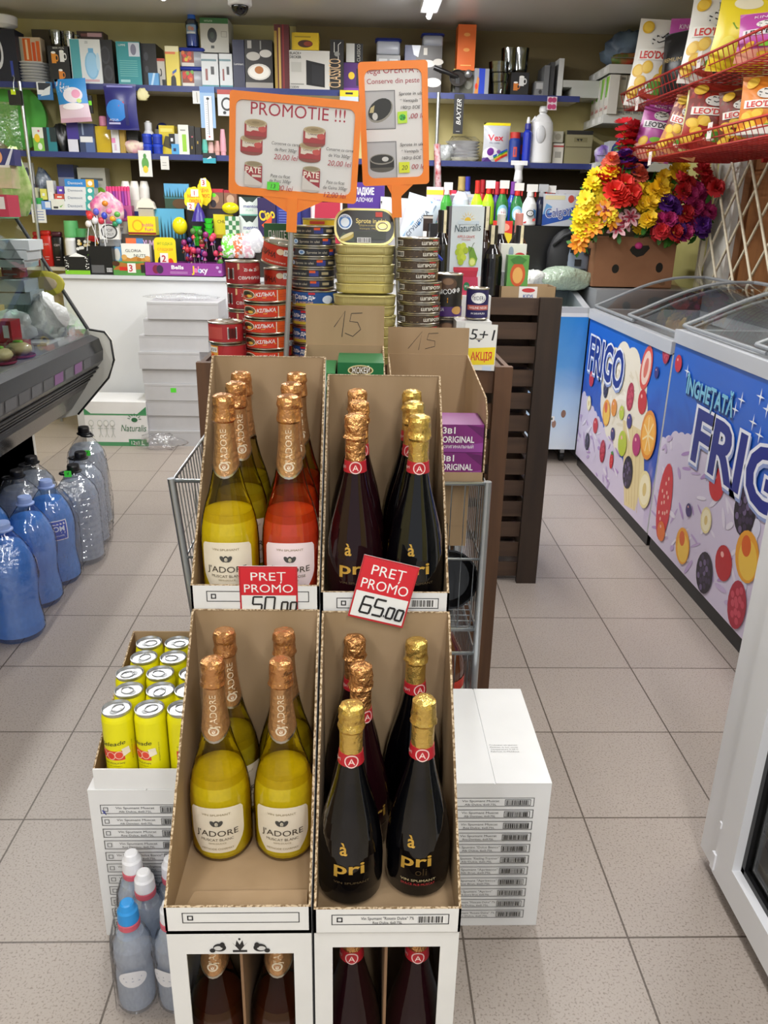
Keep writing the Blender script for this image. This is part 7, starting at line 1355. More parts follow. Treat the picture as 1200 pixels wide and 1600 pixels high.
# middle shelf, right part
for i in range(6): MB().lathe([(.05,0),(.08,.006),(.105,.022),(.107,.024),(.08,.012),(.0005,.008)],WHITE,24).build('soup_plate',None,'white plate in film, %s of the pile on the middle right shelf' % ORD[5-i],'plate','film wrapped plates',None,(at(722,235,Y=5.33).x,5.325,b2_+.018*i))
lump('plastic_wrap','crumpled clear film bunched round the white plates','plastic',(at(722,235,Y=5.33).x,5.325,b2_),.116,.115,.08,WRAP,71)
lump('plastic_wrap','crumpled clear film left of the wrapped plates','plastic',(at(694,240,Y=5.25).x,5.26,b2_),.05,.04,.05,mat('grey_film','#a9adae',.25,bump=(25,.8)),72)
x0,x1 = at(754,225,Y=5.24).x,at(796,225,Y=5.24).x; hz = at(775,192,Y=5.24).z-b2_
pillow('washing_pouch','silver washing powder pouch with red lettering and rainbow','detergent',x1-x0,hz,.07,c('#b9bcc4',.25),[('r',0,.93,1,1,'#e3cf1f'),('t','Vex',.45,.62,.16,'#c8283a',{'w':.6,'bold':.02}),('t','TRI CARE',.4,.48,.04,'#6a6a80',{'w':.4}),('e',.3,.22,.3,.16,'#e4e2ea'),('e',.28,.26,.13,.10,'#6a2a8a'),('e',.6,.26,.08,.05,'#7a4a9a'),('p',[(0,.0),(.0,.1),(.2,.12),(.4,.0)],'#4a2a7a'),('l',[(.5,.02),(.7,.12),(.95,.2)],.05,'#d8382a'),('l',[(.45,.06),(.7,.17),(.95,.25)],.04,'#e8c22a'),('l',[(.42,.1),(.7,.21),(.95,.29)],.04,'#3fa84a'),('l',[(.4,.14),(.7,.25),(.95,.33)],.04,'#2a5ac8')],((x0+x1)/2,5.24,b2_),(0,0,0))
t = thing('spray_can','blue spray can with red cap and lettering beside the silver pouch','can',(at(804,230,Y=5.25).x,5.25,b2_)); hz = at(804,207,Y=5.25).z-b2_; m = MB().lathe([(.034,0),(.036,.004),(.036,hz*.72),(.030,hz*.8)],c('#1f3a8a',.3),20); m.art(cyl(.036,.01,.05),.05,hz*.6,[('r',.25,.2,.7,.75,'#c84a3a'),('r',.35,.3,.5,.65,'#1f3a8a')],sub=6); m.build('can_body',t); MB().lathe([(.031,hz*.8),(.032,hz),(.028,hz)],c('#b8302a'),18).build('cap',t)
it2('cleaner_box','dark blue and red cleaner box behind the spray can','box',(812,207,826,254),'#2a2f7a',[('r',.1,.3,.8,.6,'#a82a3a')],Y=5.30,d=.06)
t = thing('spray_bottle','slim blue spray bottle with white nozzle on the middle right shelf','bottle',(at(823,230,Y=5.23).x,5.23,b2_)); hz = at(823,183,Y=5.23).z-b2_; MB().lathe([(.024,0),(.026,.004),(.026,hz*.66),(.016,hz*.72)],c('#2438b0',.2),16).build('bottle_body',t); MB().lathe([(.018,hz*.72),(.02,hz*.74),(.018,hz*.86)],c('#2a2f8a'),14).build('collar',t); MB().lathe([(.010,hz*.86),(.012,hz*.9),(.007,hz)],WHITE,12).build('nozzle',t)
t = thing('detergent_bottle','big white detergent bottle with moulded grip on the middle right shelf','bottle',(at(846,215,Y=5.26).x,5.265,b2_)); hz = at(846,166,Y=5.26).z-b2_; wdt = .5*(at(864,225,Y=5.26).x-at(828,225,Y=5.26).x)
m = MB().lathe([(wdt*.9,0),(wdt,.01),(wdt,hz*.35),(wdt*.97,hz*.6),(wdt*.9,hz*.72),(wdt*.6,hz*.82),(wdt*.32,hz*.87),(wdt*.32,hz*.90)],WHITE,28,sy=.6); m.build('bottle_body',t); MB().tube([(-wdt*.86,0,hz*.72),(-wdt*.7,-.01,hz*.80),(-wdt*.45,-.01,hz*.72),(-wdt*.3,-.012,hz*.5),(-wdt*.45,-.012,hz*.36)],.012,WHITE,8).build('handle',t); MB().lathe([(wdt*.36,hz*.90),(wdt*.36,hz*.97),(wdt*.3,hz),(.0005,hz)],WHITE,18).build('cap',t); MB().ball((-.012,-wdt*.56,hz*.5),wdt*.42,.012,hz*.16,mat('white_grip_recess','#d0d2d6',.4),16,8).build('grip',t)
it2('medicine_box','small white box with red band right of the detergent bottle','box',(864,224,880,253),'#c9c6bd',[('r',0,.82,1,.9,'#a83a3a'),('r',.2,.3,.8,.6,'#9a978f')],Y=5.28); it2('medicine_box','small grey box on top of the red banded one','box',(864,205,880,223),'#a9a698',[('e',.5,.5,.3,.3,'#8a8778')],Y=5.28,base=at(872,223,Y=5.28).z+.002)
it2('cash_drawer','beige metal drawer box with black lid on the middle right shelf','box',(884,204,925,253),'#8a8464',[('r',.0,.88,1,1,'#1a1a18'),('r',.3,.66,.8,.8,'#77714f'),('p',[(.38,.76),(.46,.68),(.5,.76)],'#1a1a18'),('p',[(.5,.76),(.58,.68),(.62,.76)],'#1a1a18'),('r',0,.5,1,.53,'#5a553a')],Y=5.26,d=.2)
# ---- low left shelf
b3 = SH3+.001
def it3(name,lab,cat,rect,col,art=(),**k): return item(name,lab,cat,rect,k.get('Y',Y1),k.get('d',.08),col,art,b3 if k.get('base',1) == 1 else k['base'],k.get('group'),0,k.get('side'))
it3('comb_card','white and blue card with dark circle on the low left shelf','card',(37,254,53,300),'#c9ccd2',[('r',0,.0,1,.55,'#26386a'),('e',.4,.8,.2,.1,'#3a3f5a')],Y=5.30,d=.02)
lump('toy_bag','clear bag with dark blue toys behind the post on the low shelf','bag',(at(66,285,Y=5.32).x,5.33,b3),.05,.04,.13,mat('dark_toy_bag','#33405a',.25,noise=(20,'#8a94a0')),81)
it3('appliance_box','navy topped box standing behind the medicine boxes','box',(91,257,116,300),'#8a90a8',[('r',0,.72,1,1,'#20306a'),('r',.25,.35,.75,.42,'#4a4f6a')],Y=5.36,d=.1); it3('appliance_box','white box with red and green print behind the medicine boxes','box',(122,262,165,300),'#b5b3a6',[('r',.1,.7,.9,.76,'#5a5a54'),('r',.1,.4,.45,.55,'#b83a2a'),('e',.78,.35,.2,.2,'#7ab02a')],Y=5.34,d=.1)
mz4 = b3
for i,(top,cl) in enumerate(((315,'#dfe2e6'),(303,'#dfe2e6'),(292,'#dfe2e6'),(280,'#2f86d0'))):
    z1 = at(120,top,Y=5.20).z; item('medicine_box','white and teal medicine box, %s of the stack of four' % ORD[3-i],'box',(101,top,147,top+12),5.215,.08,cl,[('r',.72,0,1,1,'#3fa8a4' if i < 3 else '#e0b23a'),('e',.86,.5,.08,.32,WH),('t','Dentovit',.36,.5,.36,'#5a6a8a' if i < 3 else WH,{'w':.5})],mz4,'medicine boxes in a stack'); mz4 = z1+.0005
it3('cream_box','small green and white box at the left of the low shelf','box',(44,309,64,326),'#3fa85a',[('r',0,.0,1,.45,'#dfe6e0')],d=.05); it3('cream_box','small blue and white box right of the green one','box',(65,314,79,327),'#6f9ad8',[('r',.4,.2,1,.9,'#dfe2ea')],d=.05); it3('cream_box','small white box with green leaf right of the blue one','box',(80,311,101,327),'#dfe0d8',[('p',[(.6,.3),(.9,.5),(.7,.2)],'#6fa84a'),('r',.15,.1,.5,.3,'#3a3a3a')],d=.05)
z_u = at(70,310,Y=5.25).z
for i,(r_,cl,l) in enumerate((((47,293,58,309),'#e0dfc6','small cream box with letter on the green box'),((63,295,73,312),'#e3dc6a','small yellow box on the blue one'),((74,282,84,312),'#e4e4e0','white bottle shaped carton on the low shelf'),((84,303,102,312),'#d0584a','flat red and cream box on the leaf box'),((89,291,100,303),'#6a4ac0','small purple box on the flat red box'),((40,287,47,309),'#d8803a','slim orange box at the left of the low shelf'))): item('cream_box',l,'box',r_,5.25,.05,cl,[('r',.3,.35,.7,.6,'#3a3a3a' if i == 0 else '#f0f0ea')],None if i not in (2,5) else b3)
for r_,cl,l in (((52,362,66,414),'#a01c22','dark red shampoo bottle at the left under the low shelf'),((64,360,81,414),'#c8261f','bright red shampoo bottle second under the low shelf'),((81,362,98,414),'#17171a','black shampoo bottle right of the red ones')):
    xa,xb = at(r_[0],390,Y=5.26).x,at(r_[2],390,Y=5.26).x; hh = at(r_[0],r_[1],Y=5.26).z-.976; t = thing('shampoo_bottle',l,'shampoo',((xa+xb)/2,5.26,.976),0,'shampoo bottles'); w_ = (xb-xa)/2; m = MB(); m.rbox(-w_,w_,0,.045,0,hh*.86,c(cl,.25),.012); m.art(plane((-w_,0,0)),2*w_,hh*.86,[('t','CEM',.5,.72,.07,'#e0d0d0',{'w':.5}),('r',.3,.3,.7,.32,'#c9b0b0'),('r',.35,.22,.65,.24,'#c9b0b0')]); m.build('bottle_body',t); MB().rbox(-w_*.92,w_*.92,.003,.042,hh*.86,hh,c('#4a1a2a' if 'black' in l else cl,.3),.012).build('cap',t)
# ================================================================ sweets on the white counter
zc = CT+.001; YC = 4.95
def ic(name,lab,cat,rect,col,art=(),Y=YC,d=.09,base=1,group=None,side=None): return item(name,lab,cat,rect,Y,d,col,art,zc if base == 1 else base,group,0,side)
ic('sweets_box','black white and green speckled display box at the left of the counter','box',(101,400,140,427),'#151517',[('r',0,.0,1,.22,'#7ab82a')]+[('r',R.uniform(.0,.95),R.uniform(.1,.95),0,0,WH)[:3]+(0,0,WH) for _ in range(0)]+[('e',R.choice((R.uniform(.02,.15),R.uniform(.85,.98))),R.uniform(.2,.95),.025,.02,WH) for _ in range(24)]+[('p',[(.2,.96),(.5,1.18),(.9,.96)],WH)])
ic('sweets_box','black popcorn printed box lid behind the speckled box','box',(119,371,155,402),'#17171a',[('e',R.uniform(.05,.95),R.uniform(.4,.95),.07,.08,R.choice((WH,'#e8dcb8','#e0b02a'))) for _ in range(16)]+[('p',[(.4,.0),(1,.0),(1,.3),(.6,.35)],'#6fb02a')],Y=5.06,d=.03,base=None)
ic('chocolate_box','plain black chocolate box with small print on the counter','box',(139,385,176,429),'#101012',[('r',.08,.06,.62,.34,'#5a5a5c'),('b',.72,.1,.95,.24)],Y=4.96)
ic('tissue_box','white and blue box with hand picture behind the black chocolate box','box',(155,361,190,410),'#d9dfe8',[('p',[(0,0),(1,0),(1,.7),(.5,.4),(0,.3)],'#6fb0e0'),('e',.45,.72,.24,.16,'#e6e6ea')],Y=5.08,d=.05)
ic('tissue_box','blue box with pale hand picture beside the black chocolate box','box',(176,386,190,409),'#6fa8dc',[('e',.5,.5,.35,.42,'#e0d9d4')],Y=5.02,d=.04,base=None)
ic('nut_box','green and brown hazelnut box with price tag 3 on the counter','box',(177,409,226,431),'#4f8a42',[('p',[(.0,.4),(.25,.95),(.6,.8),(1,.95),(1,.5),(.6,.4)],'#a8682a'),('e',.1,.85,.12,.2,'#4a2a16'),('r',.20,.35,.45,.62,'#c8281f'),('r',.46,.2,.72,.9,'#e6e2de'),('t','3',.56,.55,.5,'#b5283a',{'bold':.02}),('r',.88,.2,1,.8,'#2a2420')],Y=4.94)
ic('nut_box','white nut box with orange nuts picture and capital lettering','box',(190,381,234,409),'#e8e6e0',[('p',[(0,.0),(1,.0),(1,.3),(.7,.2),(.5,.3),(.3,.18),(.0,.35)],'#c8843a'),('e',.08,.25,.1,.15,'#d8a05a'),('e',.9,.2,.1,.14,'#d8a05a'),('e',.6,.12,.08,.1,'#b0702a'),('t','GLORIA',.42,.62,.16,INK,{'w':.56}),('t','NUTS',.64,.36,.16,INK,{'w':.42})],Y=5.0,d=.05,base=None)
xa,xb = at(227,420,Y=4.935).x,at(347,420,Y=4.935).x; ht = at(290,411,Y=4.935).z-zc; m = MB()
for q in ((xa,xb,0,.004,0,ht),(xa,xb,.17,.174,0,ht),(xa,xa+.004,.004,.17,0,ht),(xb-.004,xb,.004,.17,0,ht),(xa,xb,0,.174,0,.004)): m.box(*q,c('#8a3a8e'))
m.art(plane((xa,0,0)),xb-xa,ht,[('e',.14,.5,.045,.32,'#7a1f3a'),('e',.19,.5,.045,.32,'#3a2a44'),('t','Bells',.42,.68,.28,WH,{'w':.16,'bold':.03}),('r',.32,.30,.55,.34,'#c99acb'),('r',.32,.2,.55,.24,'#c99acb'),('t','J',.62,.55,.5,'#e0c02a',{'bold':.04}),('t','el',.665,.55,.45,'#e07ab0',{'bold':.04}),('t','o',.71,.52,.40,'#7ac0e0',{'bold':.04}),('t','xy',.76,.52,.45,'#e6dcea',{'bold':.03}),('e',.94,.7,.02,.1,'#c0a0d0'),('e',.97,.4,.02,.1,'#c0a0d0')]); m.build('sweets_tray',None,'long purple lollipop tray with white and rainbow lettering on the counter edge','tray',None,None,(0,4.935,zc))
def card(lab,rect,Y,art,base=None,cl='#ecd21f'): 
    x0,y0,x1,y1 = rect; w_ = at(x1,(y0+y1)/2,Y=Y).x-at(x0,(y0+y1)/2,Y=Y).x; z1 = at((x0+x1)/2,y0,Y=Y).z; z0 = base if base is not None else at((x0+x1)/2,y1,Y=Y).z; h = z1-z0
    m = MB(); n = 28; o = [(w_/2+w_*.5*(1+.05*math.cos(9*a))*math.cos(a)*.96, h/2+h*.5*(1+.05*math.cos(9*a))*math.sin(a)*.96) for a in [2*math.pi*i/n for i in range(n)]] if 'splash' in lab else rrect(0,w_,0,h,w_*.2,5)
    m.prism(o,(-w_/2,0,0),(1,0,0),(0,0,1),(0,1,0),.003,c(cl)); m.art(plane((-w_/2,0,0)),w_,h,art); return m.build('price_card',None,lab,'price card',None,None,(at((x0+x1)/2,(y0+y1)/2,Y=Y).x,Y,z0))
tag2 = lambda n,u,v: [('r',u-.17,v-.14,u+.2,v+.14,'#ebe6e2'),('t',n,u,v,.18,'#b8283a',{'bold':.02})]
card('yellow rounded card with strawberries and price 2 standing behind the purple tray',(241,371,275,412),4.99,[('t','ягодка',.5,.85,.09,'#6fa02a',{'w':.7}),('t','сладкая',.5,.70,.09,'#d8842a',{'w':.7}),('e',.3,.35,.16,.16,'#2a2422'),('e',.34,.22,.12,.10,'#d8382a'),('e',.72,.32,.14,.14,'#d8382a'),('e',.62,.16,.16,.06,'#5a9a3a')]+tag2('2',.42,.45),zc)
card('yellow splash shaped card with prices 1 and 2 above the sweets',(287,291,318,331),5.06,[('t','МЕГА',.5,.62,.14,'#e07a1f',{'w':.6,'bold':.03}),('t','СКИДКА',.58,.42,.14,'#e0641f',{'w':.6,'bold':.03})]+tag2('1',.55,.74)+tag2('2',.32,.22))
card('yellow splash shaped card with price 3 standing highest above the sweets',(308,277,331,322),5.12,[('t','ЦЕНА',.5,.55,.12,'#e07a1f',{'w':.6,'bold':.03}),('t','ВКУС',.55,.36,.12,'#e0641f',{'w':.6,'bold':.03})]+tag2('3',.45,.82))
ic('gum_box','yellow chewing sweets box with pink lettering and open top','box',(200,338,243,367),'#e8d21c',[('e',.35,.5,.20,.32,'#e0a01f'),('e',.35,.5,.15,.24,'#ecd21c'),('t','bubble',.72,.56,.2,'#c83a8a',{'w':.40}),('t','fun',.75,.32,.2,'#c83a8a',{'w':.3}),('r',0,.02,1,.14,'#8a2a22')],Y=5.05,d=.08,base=None)
ic('sweets_crate','dark sweets carton under the yellow chewing sweets box','box',(192,366,246,410),'#4a4440',[('r',.1,.5,.4,.9,'#d86a3a'),('r',.4,.5,.6,.9,'#4a7ab0'),('t','YUM',.75,.75,.25,'#d9b0e0',{'w':.3})],Y=5.06,d=.1)
t = thing('sweets_dispenser','grey house shaped sweets dispenser with white scalloped roof above the yellow box','dispenser',(at(228,330,Y=5.10).x,5.10,at(228,372,Y=5.10).z)); m = MB(); m.box(-.045,.045,0,.05,0,.17,c('#a9a49c')); m.art(plane((-.045,0,0)),.09,.17,[('e',.3,.2,.2,.12,'#c83a7a'),('e',.7,.2,.2,.12,'#c83a7a'),('e',.5,.22,.15,.1,'#b08a6a'),('r',.05,.0,.95,.1,'#5a8a80')]); m.build('body',t); m = MB(); m.prism([(.055*math.cos(a)*(1+.04*math.cos(10*a)),.06*math.sin(a)*(1+.04*math.cos(10*a))) for a in [math.pi*i/20 for i in range(21)]],(0,.0,.165),(1,0,0),(0,0,1),(0,1,0),.04,c('#e4dcd0')); m.build('roof',t)
ic('dispenser_stand','carton behind the yellow box supporting the sweets dispenser','box',(206,372,250,412),'#3a3634',Y=5.11,d=.05)
for i in range(8):
    px = 168+4.6*i; z0_,z1_ = at(px,321,Y=5.13).z,at(px,291,Y=5.13).z; t = thing('sweet_pen','pink and purple sweet pen, number %d from left of the row behind the counter' % (i+1),'sweets',(at(px,305,Y=5.13).x,5.14,z0_),0,'pink sweet pens'); MB().lathe([(.0085,0),(.009,.003),(.009,(z1_-z0_)*.75)],c(('#b04aa0','#c85a9a','#8a3a9a')[i%3]),10).build('pen_body',t); MB().lathe([(.0095,(z1_-z0_)*.75),(.0095,(z1_-z0_)*.95),(.005,z1_-z0_)],c('#d8407a'),10).build('cap',t)
ic('display_carton','pink printed carton holding the row of sweet pens','box',(165,321,206,346),'#b0508a',[('e',.3,.5,.12,.3,'#e0b0c8'),('e',.7,.5,.12,.3,'#6a3a8a')],Y=5.12,d=.06,base=None)
ic('storage_box','beige storage box behind the sweets bouquet on the counter','box',(150,345,206,412),'#b5b0a4',[('b',.6,.6,.8,.9)],Y=5.12,d=.07)
lump('sweets_bag','clear bag of fruit shaped sweets with pink printing, left of the pens','sweets',(at(168,335,Y=5.06).x,5.05,at(168,352,Y=5.06).z),.075,.04,.10,mat('fruit_sweets_bag','#e6d9d4',.25,noise=(22,'#d86aa0')),91)
for px,py,cl in ((176,342,'#e8a22a'),(183,335,'#5aa84a'),(170,330,'#e07aa8'),(180,350,'#2f8a5a'),(164,318,'#d8842a'),(186,346,'#4fb0c0')): MB().ball((0,0,0),.018,.014,.016,c(cl,.25),10,7).build('fruit_sweet',None,'bright fruit sweet ball in the clear bag left of the pens','sweets','fruit sweets in the clear bag',None,at(px,py,Y=4.985))
for i,(px,py,cl) in enumerate(((140,338,'#d83a3a'),(150,331,'#5a5ac0'),(158,345,'#c83a4a'),(163,337,'#3a4ac0'),(148,345,'#d8d8dc'),(138,350,'#e2dcd8'))):
    pt = at(px,py,Y=4.99); t = thing('lollipop','wrapped stick sweet in the white bouquet at the counter left','sweets',tuple(pt),0,'stick sweets in the white bouquet'); MB().ball((0,0,0),.018,.013,.020,c(cl,.25),12,8).build('sweet',t); MB().tube([(0,0,-.015),(.012*(3-i),.0,-.15)],.0025,WHITE,5).build('stick',t)
ic('bouquet_holder','white round logo carton holding the stick sweets','box',(155,350,186,374),'#dcdcda',[('e',.5,.5,.42,.48,'#3a3a3c'),('e',.5,.5,.34,.39,'#b9b9ba'),('t','POP',.5,.6,.2,INK),('t','LOLLY',.5,.35,.16,INK)],Y=4.99,d=.03,base=None)
pillow('sweets_bag','clear cellophane bag with red trim at the left of the bouquet','bag',.12,.17,.04,WRAP,[('r',0,.86,1,1,'#c8282a'),('e',.4,.1,.3,.1,'#c8282a')],(at(146,355,Y=5.03).x,5.03,at(146,378,Y=5.03).z),(0,.15,0))
for px,y0,cl,l in ((115,345,'#5fae6a','white bottle with pale green cap behind the speckled box'),(132,357,'#4a9a5a','white bottle with small green cap behind the popcorn lid')):
    hh = at(px,y0,Y=5.12).z-zc; t = thing('lotion_bottle',l,'bottle',(at(px,390,Y=5.12).x,5.12,zc)); MB().lathe([(.042,0),(.045,.004),(.045,hh*.62),(.04,hh*.68)],WHITE,20).build('bottle_body',t); MB().lathe([(.043,hh*.68),(.044,hh*.72),(.04,hh),(.0005,hh)],c(cl),18).build('cap',t)
for i,px in enumerate((197,211,226)):
    hh = .2; z0_ = at(px,330,Y=5.22).z; z1_ = at(px,283,Y=5.22).z; t = thing('deodorant','white topped bottle, number %d from left behind the pink pens' % (i+1),'bottle',(at(px,300,Y=5.24).x,5.24,zc),0,'white bottles behind the pens'); hh = z1_-zc; MB().lathe([(.028,0),(.03,.004),(.03,hh*.8)],c('#d9d6cc'),16).build('bottle_body',t); MB().lathe([(.029,hh*.8),(.029,hh*.93),(.02,hh),(.0005,hh)],c('#e6e4de'),16).build('cap',t)
tree = [('r',0,.45,1,1,'#5aa0cc'),('r',0,.4,1,.5,'#3a7a8a')]+[('p',[(i/9.-.04,.45),(i/9.,.45+.25+.08*(i%3)),(i/9.+.04,.45)],'#1f4a4a') for i in range(10)]+[('e',.6,.2,.3,.2,'#5a3f24')]
ic('toy_box','blue forest printed toy box, upper one behind the yellow price cards','box',(257,287,296,326),'#2f4a3a',tree,Y=5.14,d=.05,base=None); ic('toy_box','blue forest printed toy box, lower one on the counter','box',(243,326,290,412),'#2a3a3a',[('r',0,.55,1,1,'#5aa8d0')]+[('p',[(i/9.-.04,.55),(i/9.,.8+.05*(i%3)),(i/9.+.04,.55)],'#1f4a5a') for i in range(10)],Y=5.13,d=.06)
ic('toy_box','red topped toy box with brown pictures, left of two under the landscape sign','box',(326,295,349,326),'#7a5a4a',[('r',0,.82,1,1,'#b8283a'),('e',.4,.5,.3,.25,'#b08a6a'),('e',.35,.68,.15,.1,'#6ae02a'),('e',.3,.25,.2,.2,'#2a2430')],Y=5.14,d=.05,base=None,group='toy boxes'); ic('toy_box','red topped toy box with brown pictures, right of two under the landscape sign','box',(350,297,370,326),'#8a5f4a',[('r',0,.85,1,1,'#a8283a'),('e',.5,.5,.3,.25,'#c0a08a')],Y=5.14,d=.05,base=None,group='toy boxes')
ic('display_carton','dark display carton standing on the counter behind the candy bouquet','box',(296,326,372,412),'#2a2430',Y=5.145,d=.05)
m = MB(); pt = at(311,340,Y=5.04); m.lathe([(.045,0),(.03,.05),(.006,.10),(.0005,.105)],c('#3a2a8a',.3),14); m.build('party_cone',None,'purple foil cone sweet at the top of the candy bouquet','sweets',None,None,(pt.x,pt.y,at(311,346,Y=5.04).z))
for col_,(px,yb) in enumerate(((309,384),(327,372))):
    zb_ = at(px,yb,Y=5.03).z
    for i in range(4): MB().lathe([(.018,0),(.028,.025),(.030,.027),(.0005,.026)],c('#3fd03a',.3),14).build('jelly_cup',None,'bright green jelly cup, %s of the %s tower in the sweets' % (ORD[3-i],('left','right')[col_]),'sweets','green jelly cups',None,(at(px,370,Y=5.03).x,5.03,zb_+.028*i))
for px,py,rx,rz_,l in ((281,353,.044,.05,'big yellow egg shaped toy sweet in the middle of the counter goods'),(360,325,.05,.032,'yellow helmet shaped sweets lid at the right of the counter')): MB().ball((0,0,0),rx,rx*.8,rz_,c('#e8d81a',.2),18,12).build('toy_egg',None,l,'toy',None,None,at(px,py,Y=5.04))
ic('sweets_pouch','yellow sweets pouch under the yellow helmet lid','sweets',(334,335,364,372),'#e0cf2a',[('t','CHUPI',.5,.7,.14,'#4a3a1a',{'w':.6}),('r',.0,.0,1,.15,'#b88a1a')],Y=5.06,d=.04,base=None)
cl_ = ['#b0283a','#8a2a6a','#3a2a7a','#4a7a3a','#c83a5a','#2f2a6a','#d0404a','#6a3a20']
for i in range(34):
    px = 284+R.random()*62; py = 372+R.random()*38-(12 if 300 < px < 335 else 0); pt = at(px,py,Y=4.97+R.random()*.1); t = thing('lollipop','shiny wrapped lollipop in the dark red and blue bouquet behind the purple tray','sweets',tuple(pt),0,'lollipops in the candy bouquet'); MB().ball((0,0,0),.017,.016,.019,c(R.choice(cl_),.15),12,8).build('sweet',t); q = MB(); q.lathe([(.004,-.018),(.013,-.036),(.0125,-.0365)],c(R.choice(cl_),.2),8,cap=False); q.build('wrapper_tail',t); MB().tube([(0,.003,-.018),(0,.03,-.08)],.0018,WHITE,4).build('stick',t)
for i,(px,py,cl,l) in enumerate(((357,385,'#7ad84a','green'),(372,380,'#e07a5a','red'),(388,385,'#e6b8c8','pink'),(398,374,'#d8d8e0','white'))): lump('sweets_bag','clear bag of small wrapped %s sweets right of the candy bouquet' % l,'sweets',(at(px,py,Y=4.98).x,4.99,at(px,403,Y=4.99).z if i < 3 else at(px,395,Y=4.99).z),.045,.04,.075,mat('sweets_mix_'+l,cl,.2,noise=(55,'#f0f0f4',.48,.56)),100+i)
for y0,y1,l in ((308,337,'upper'),(337,375,'lower')): ic('gum_bottle','white mint gum pouch with dark notch, %s of two' % l,'sweets',(374,y0,406,y1),'#d3dcd8',[('p',[(.1,1),(.9,1),(.65,.72),(.5,.78),(.35,.72)],'#2a3a34'),('t','mentos',.55,.52,.18,'#3a3a86',{'w':.7,'bold':.015}),('t','PURE',.5,.30,.12,'#8ab8a0',{'w':.36}),('r',0,0,1,.08,'#6fb0a0')],Y=5.03,d=.05,base=None,group='mint gum pouches')
ic('checked_box','green and white checked box below the mint gum pouches','box',(352,338,374,366),'#c9d2c4',[('r',.25*i,.25*j,.25*i+.25,.25*j+.25,'#3f7a4a') for i in range(4) for j in range(4) if (i+j)%2],Y=5.0,d=.03,base=None)
# boxes seen between the signs and the tins, on the counter
ic('cereal_box','purple cereal box with yellow slanted lettering behind the tilted tin','box',(403,309,431,380),'#2c2050',[('e',.72,.2,.3,.2,'#8aa8d8'),('t','Ciao',.5,.64,.22,'#e8c62a',{'w':.86,'rot':14,'bold':.03}),('p',[(.2,.40),(.8,.62),(.75,.42),(.4,.3)],'#d8542a'),('e',.2,.05,.25,.1,'#e0a83a')],Y=4.99,d=.06,base=None)
ic('cereal_box','blue box side with pale print right of the purple cereal box','box',(432,313,470,380),'#26307e',[('r',.1,.75-.06*i,.85,.78-.06*i,'#5a64b0') for i in range(9)],Y=5.0,d=.06,base=None)
ic('cereal_box','dark blue box with a red panel behind the black sprat tins','box',(462,311,500,380),'#2a2a72',[('r',.62,.0,.72,1,'#c9b0b8')],Y=5.02,d=.05,base=None)
ic('biscuit_box','red biscuit box with white print left of the standing sprat tin','box',(487,316,535,380),'#b02a44',[('p',[(0,0),(.0,1),(.12,1),(.05,0)],'#dcd0d4'),('r',.2,.55,.9,.6,'#d8909a'),('r',.2,.42,.9,.47,'#d8909a'),('r',.93,0,1,1,'#e6d9d4')],Y=4.98,d=.05,base=None)
ic('corn_stick_box','purple corn sticks box with white Cyrillic lettering under the portrait sign','box',(543,285,600,380),'#4a2a86',[('t','СЛАДКИЕ',.42,.86,.11,WH,{'w':.6,'bold':.03}),('t','ПАЛОЧКИ',.42,.72,.07,WH,{'w':.52}),('e',.5,.45,.2,.08,'#e6e2ee'),('e',.36,.42,.14,.06,'#e6e2ee')],Y=4.97,d=.06,base=None,side='#b9a8cc')
pillow('snack_bag','black white and purple striped snack bag right of the corn sticks box','snack',.16,.27,.05,c('#d2d2d8',.25),[('p',[(.0,.9),(.4,1),(.75,.3),(.6,.2)],'#1c1c20'),('p',[(.5,1),(.6,1),(.9,.4),(.85,.35)],'#6a3a8a'),('e',.3,.4,.2,.12,'#c83a5a')],(at(612,340,Y=4.95).x,4.95,at(612,385,Y=4.95).z),(0,.05,0))
pillow('snack_bag','white and blue striped snack bag bulging beside the sign pole','snack',.20,.30,.06,c('#cdd8e4',.25),[('l',[(.1,.1),(.3,.5),(.5,.95)],.03,'#8fb8dc'),('l',[(.3,.05),(.5,.5),(.7,.95)],.04,'#3f86c8'),('l',[(.55,.05),(.7,.45),(.85,.9)],.03,'#8a9ab0'),('t','СГУЩЕНКА',.45,.5,.08,'#2a3a5a',{'rot':62,'w':.9})],(at(645,330,Y=4.93).x,4.93,at(645,390,Y=4.93).z),(0,.25,0))
ic('colouring_book','pink and rainbow printed children book right of the striped bags','book',(666,292,692,352),'#e3c6d0',[('e',.4,.4,.3,.18,'#e0647a'),('e',.5,.42,.2,.12,'#f0b8a0'),('r',0,.8,1,.92,'#e0d23a'),('e',.3,.1,.4,.08,'#6ac0d8'),('t','kitchen',.45,.66,.12,'#5a8ad0',{'w':.8}),('r',0,.0,1,.06,'#7ac04a')],Y=4.95,d=.02,base=None)
ic('colouring_book','yellow and pink printed children book behind the first one','book',(690,297,712,352),'#ecd9a0',[('e',.5,.5,.3,.2,'#e87a9a'),('r',0,.86,1,1,'#d83a5a'),('e',.6,.2,.25,.12,'#7ad0c0')],Y=4.98,d=.02,base=None)
ic('colouring_book','pale patterned book with small pictures left of the spray cleaners','book',(698,303,740,350),'#d9d6d6',[('r',.05,.6,.45,.95,'#7a7880'),('e',.25,.5,.14,.12,'#3a3438'),('e',.75,.5,.2,.2,'#d8a0a8'),('r',.5,.75,.95,.9,'#b9c6d0')],Y=4.92,d=.02,base=None)
ic('jar','dark brown jar with white lid ring above the sprat stack','jar',(661,336,676,372),'#2a1a14',[('r',0,.85,1,.95,'#b9b0a8'),('r',0,.0,.4,.3,WH)],Y=4.9,d=.04,base=None)
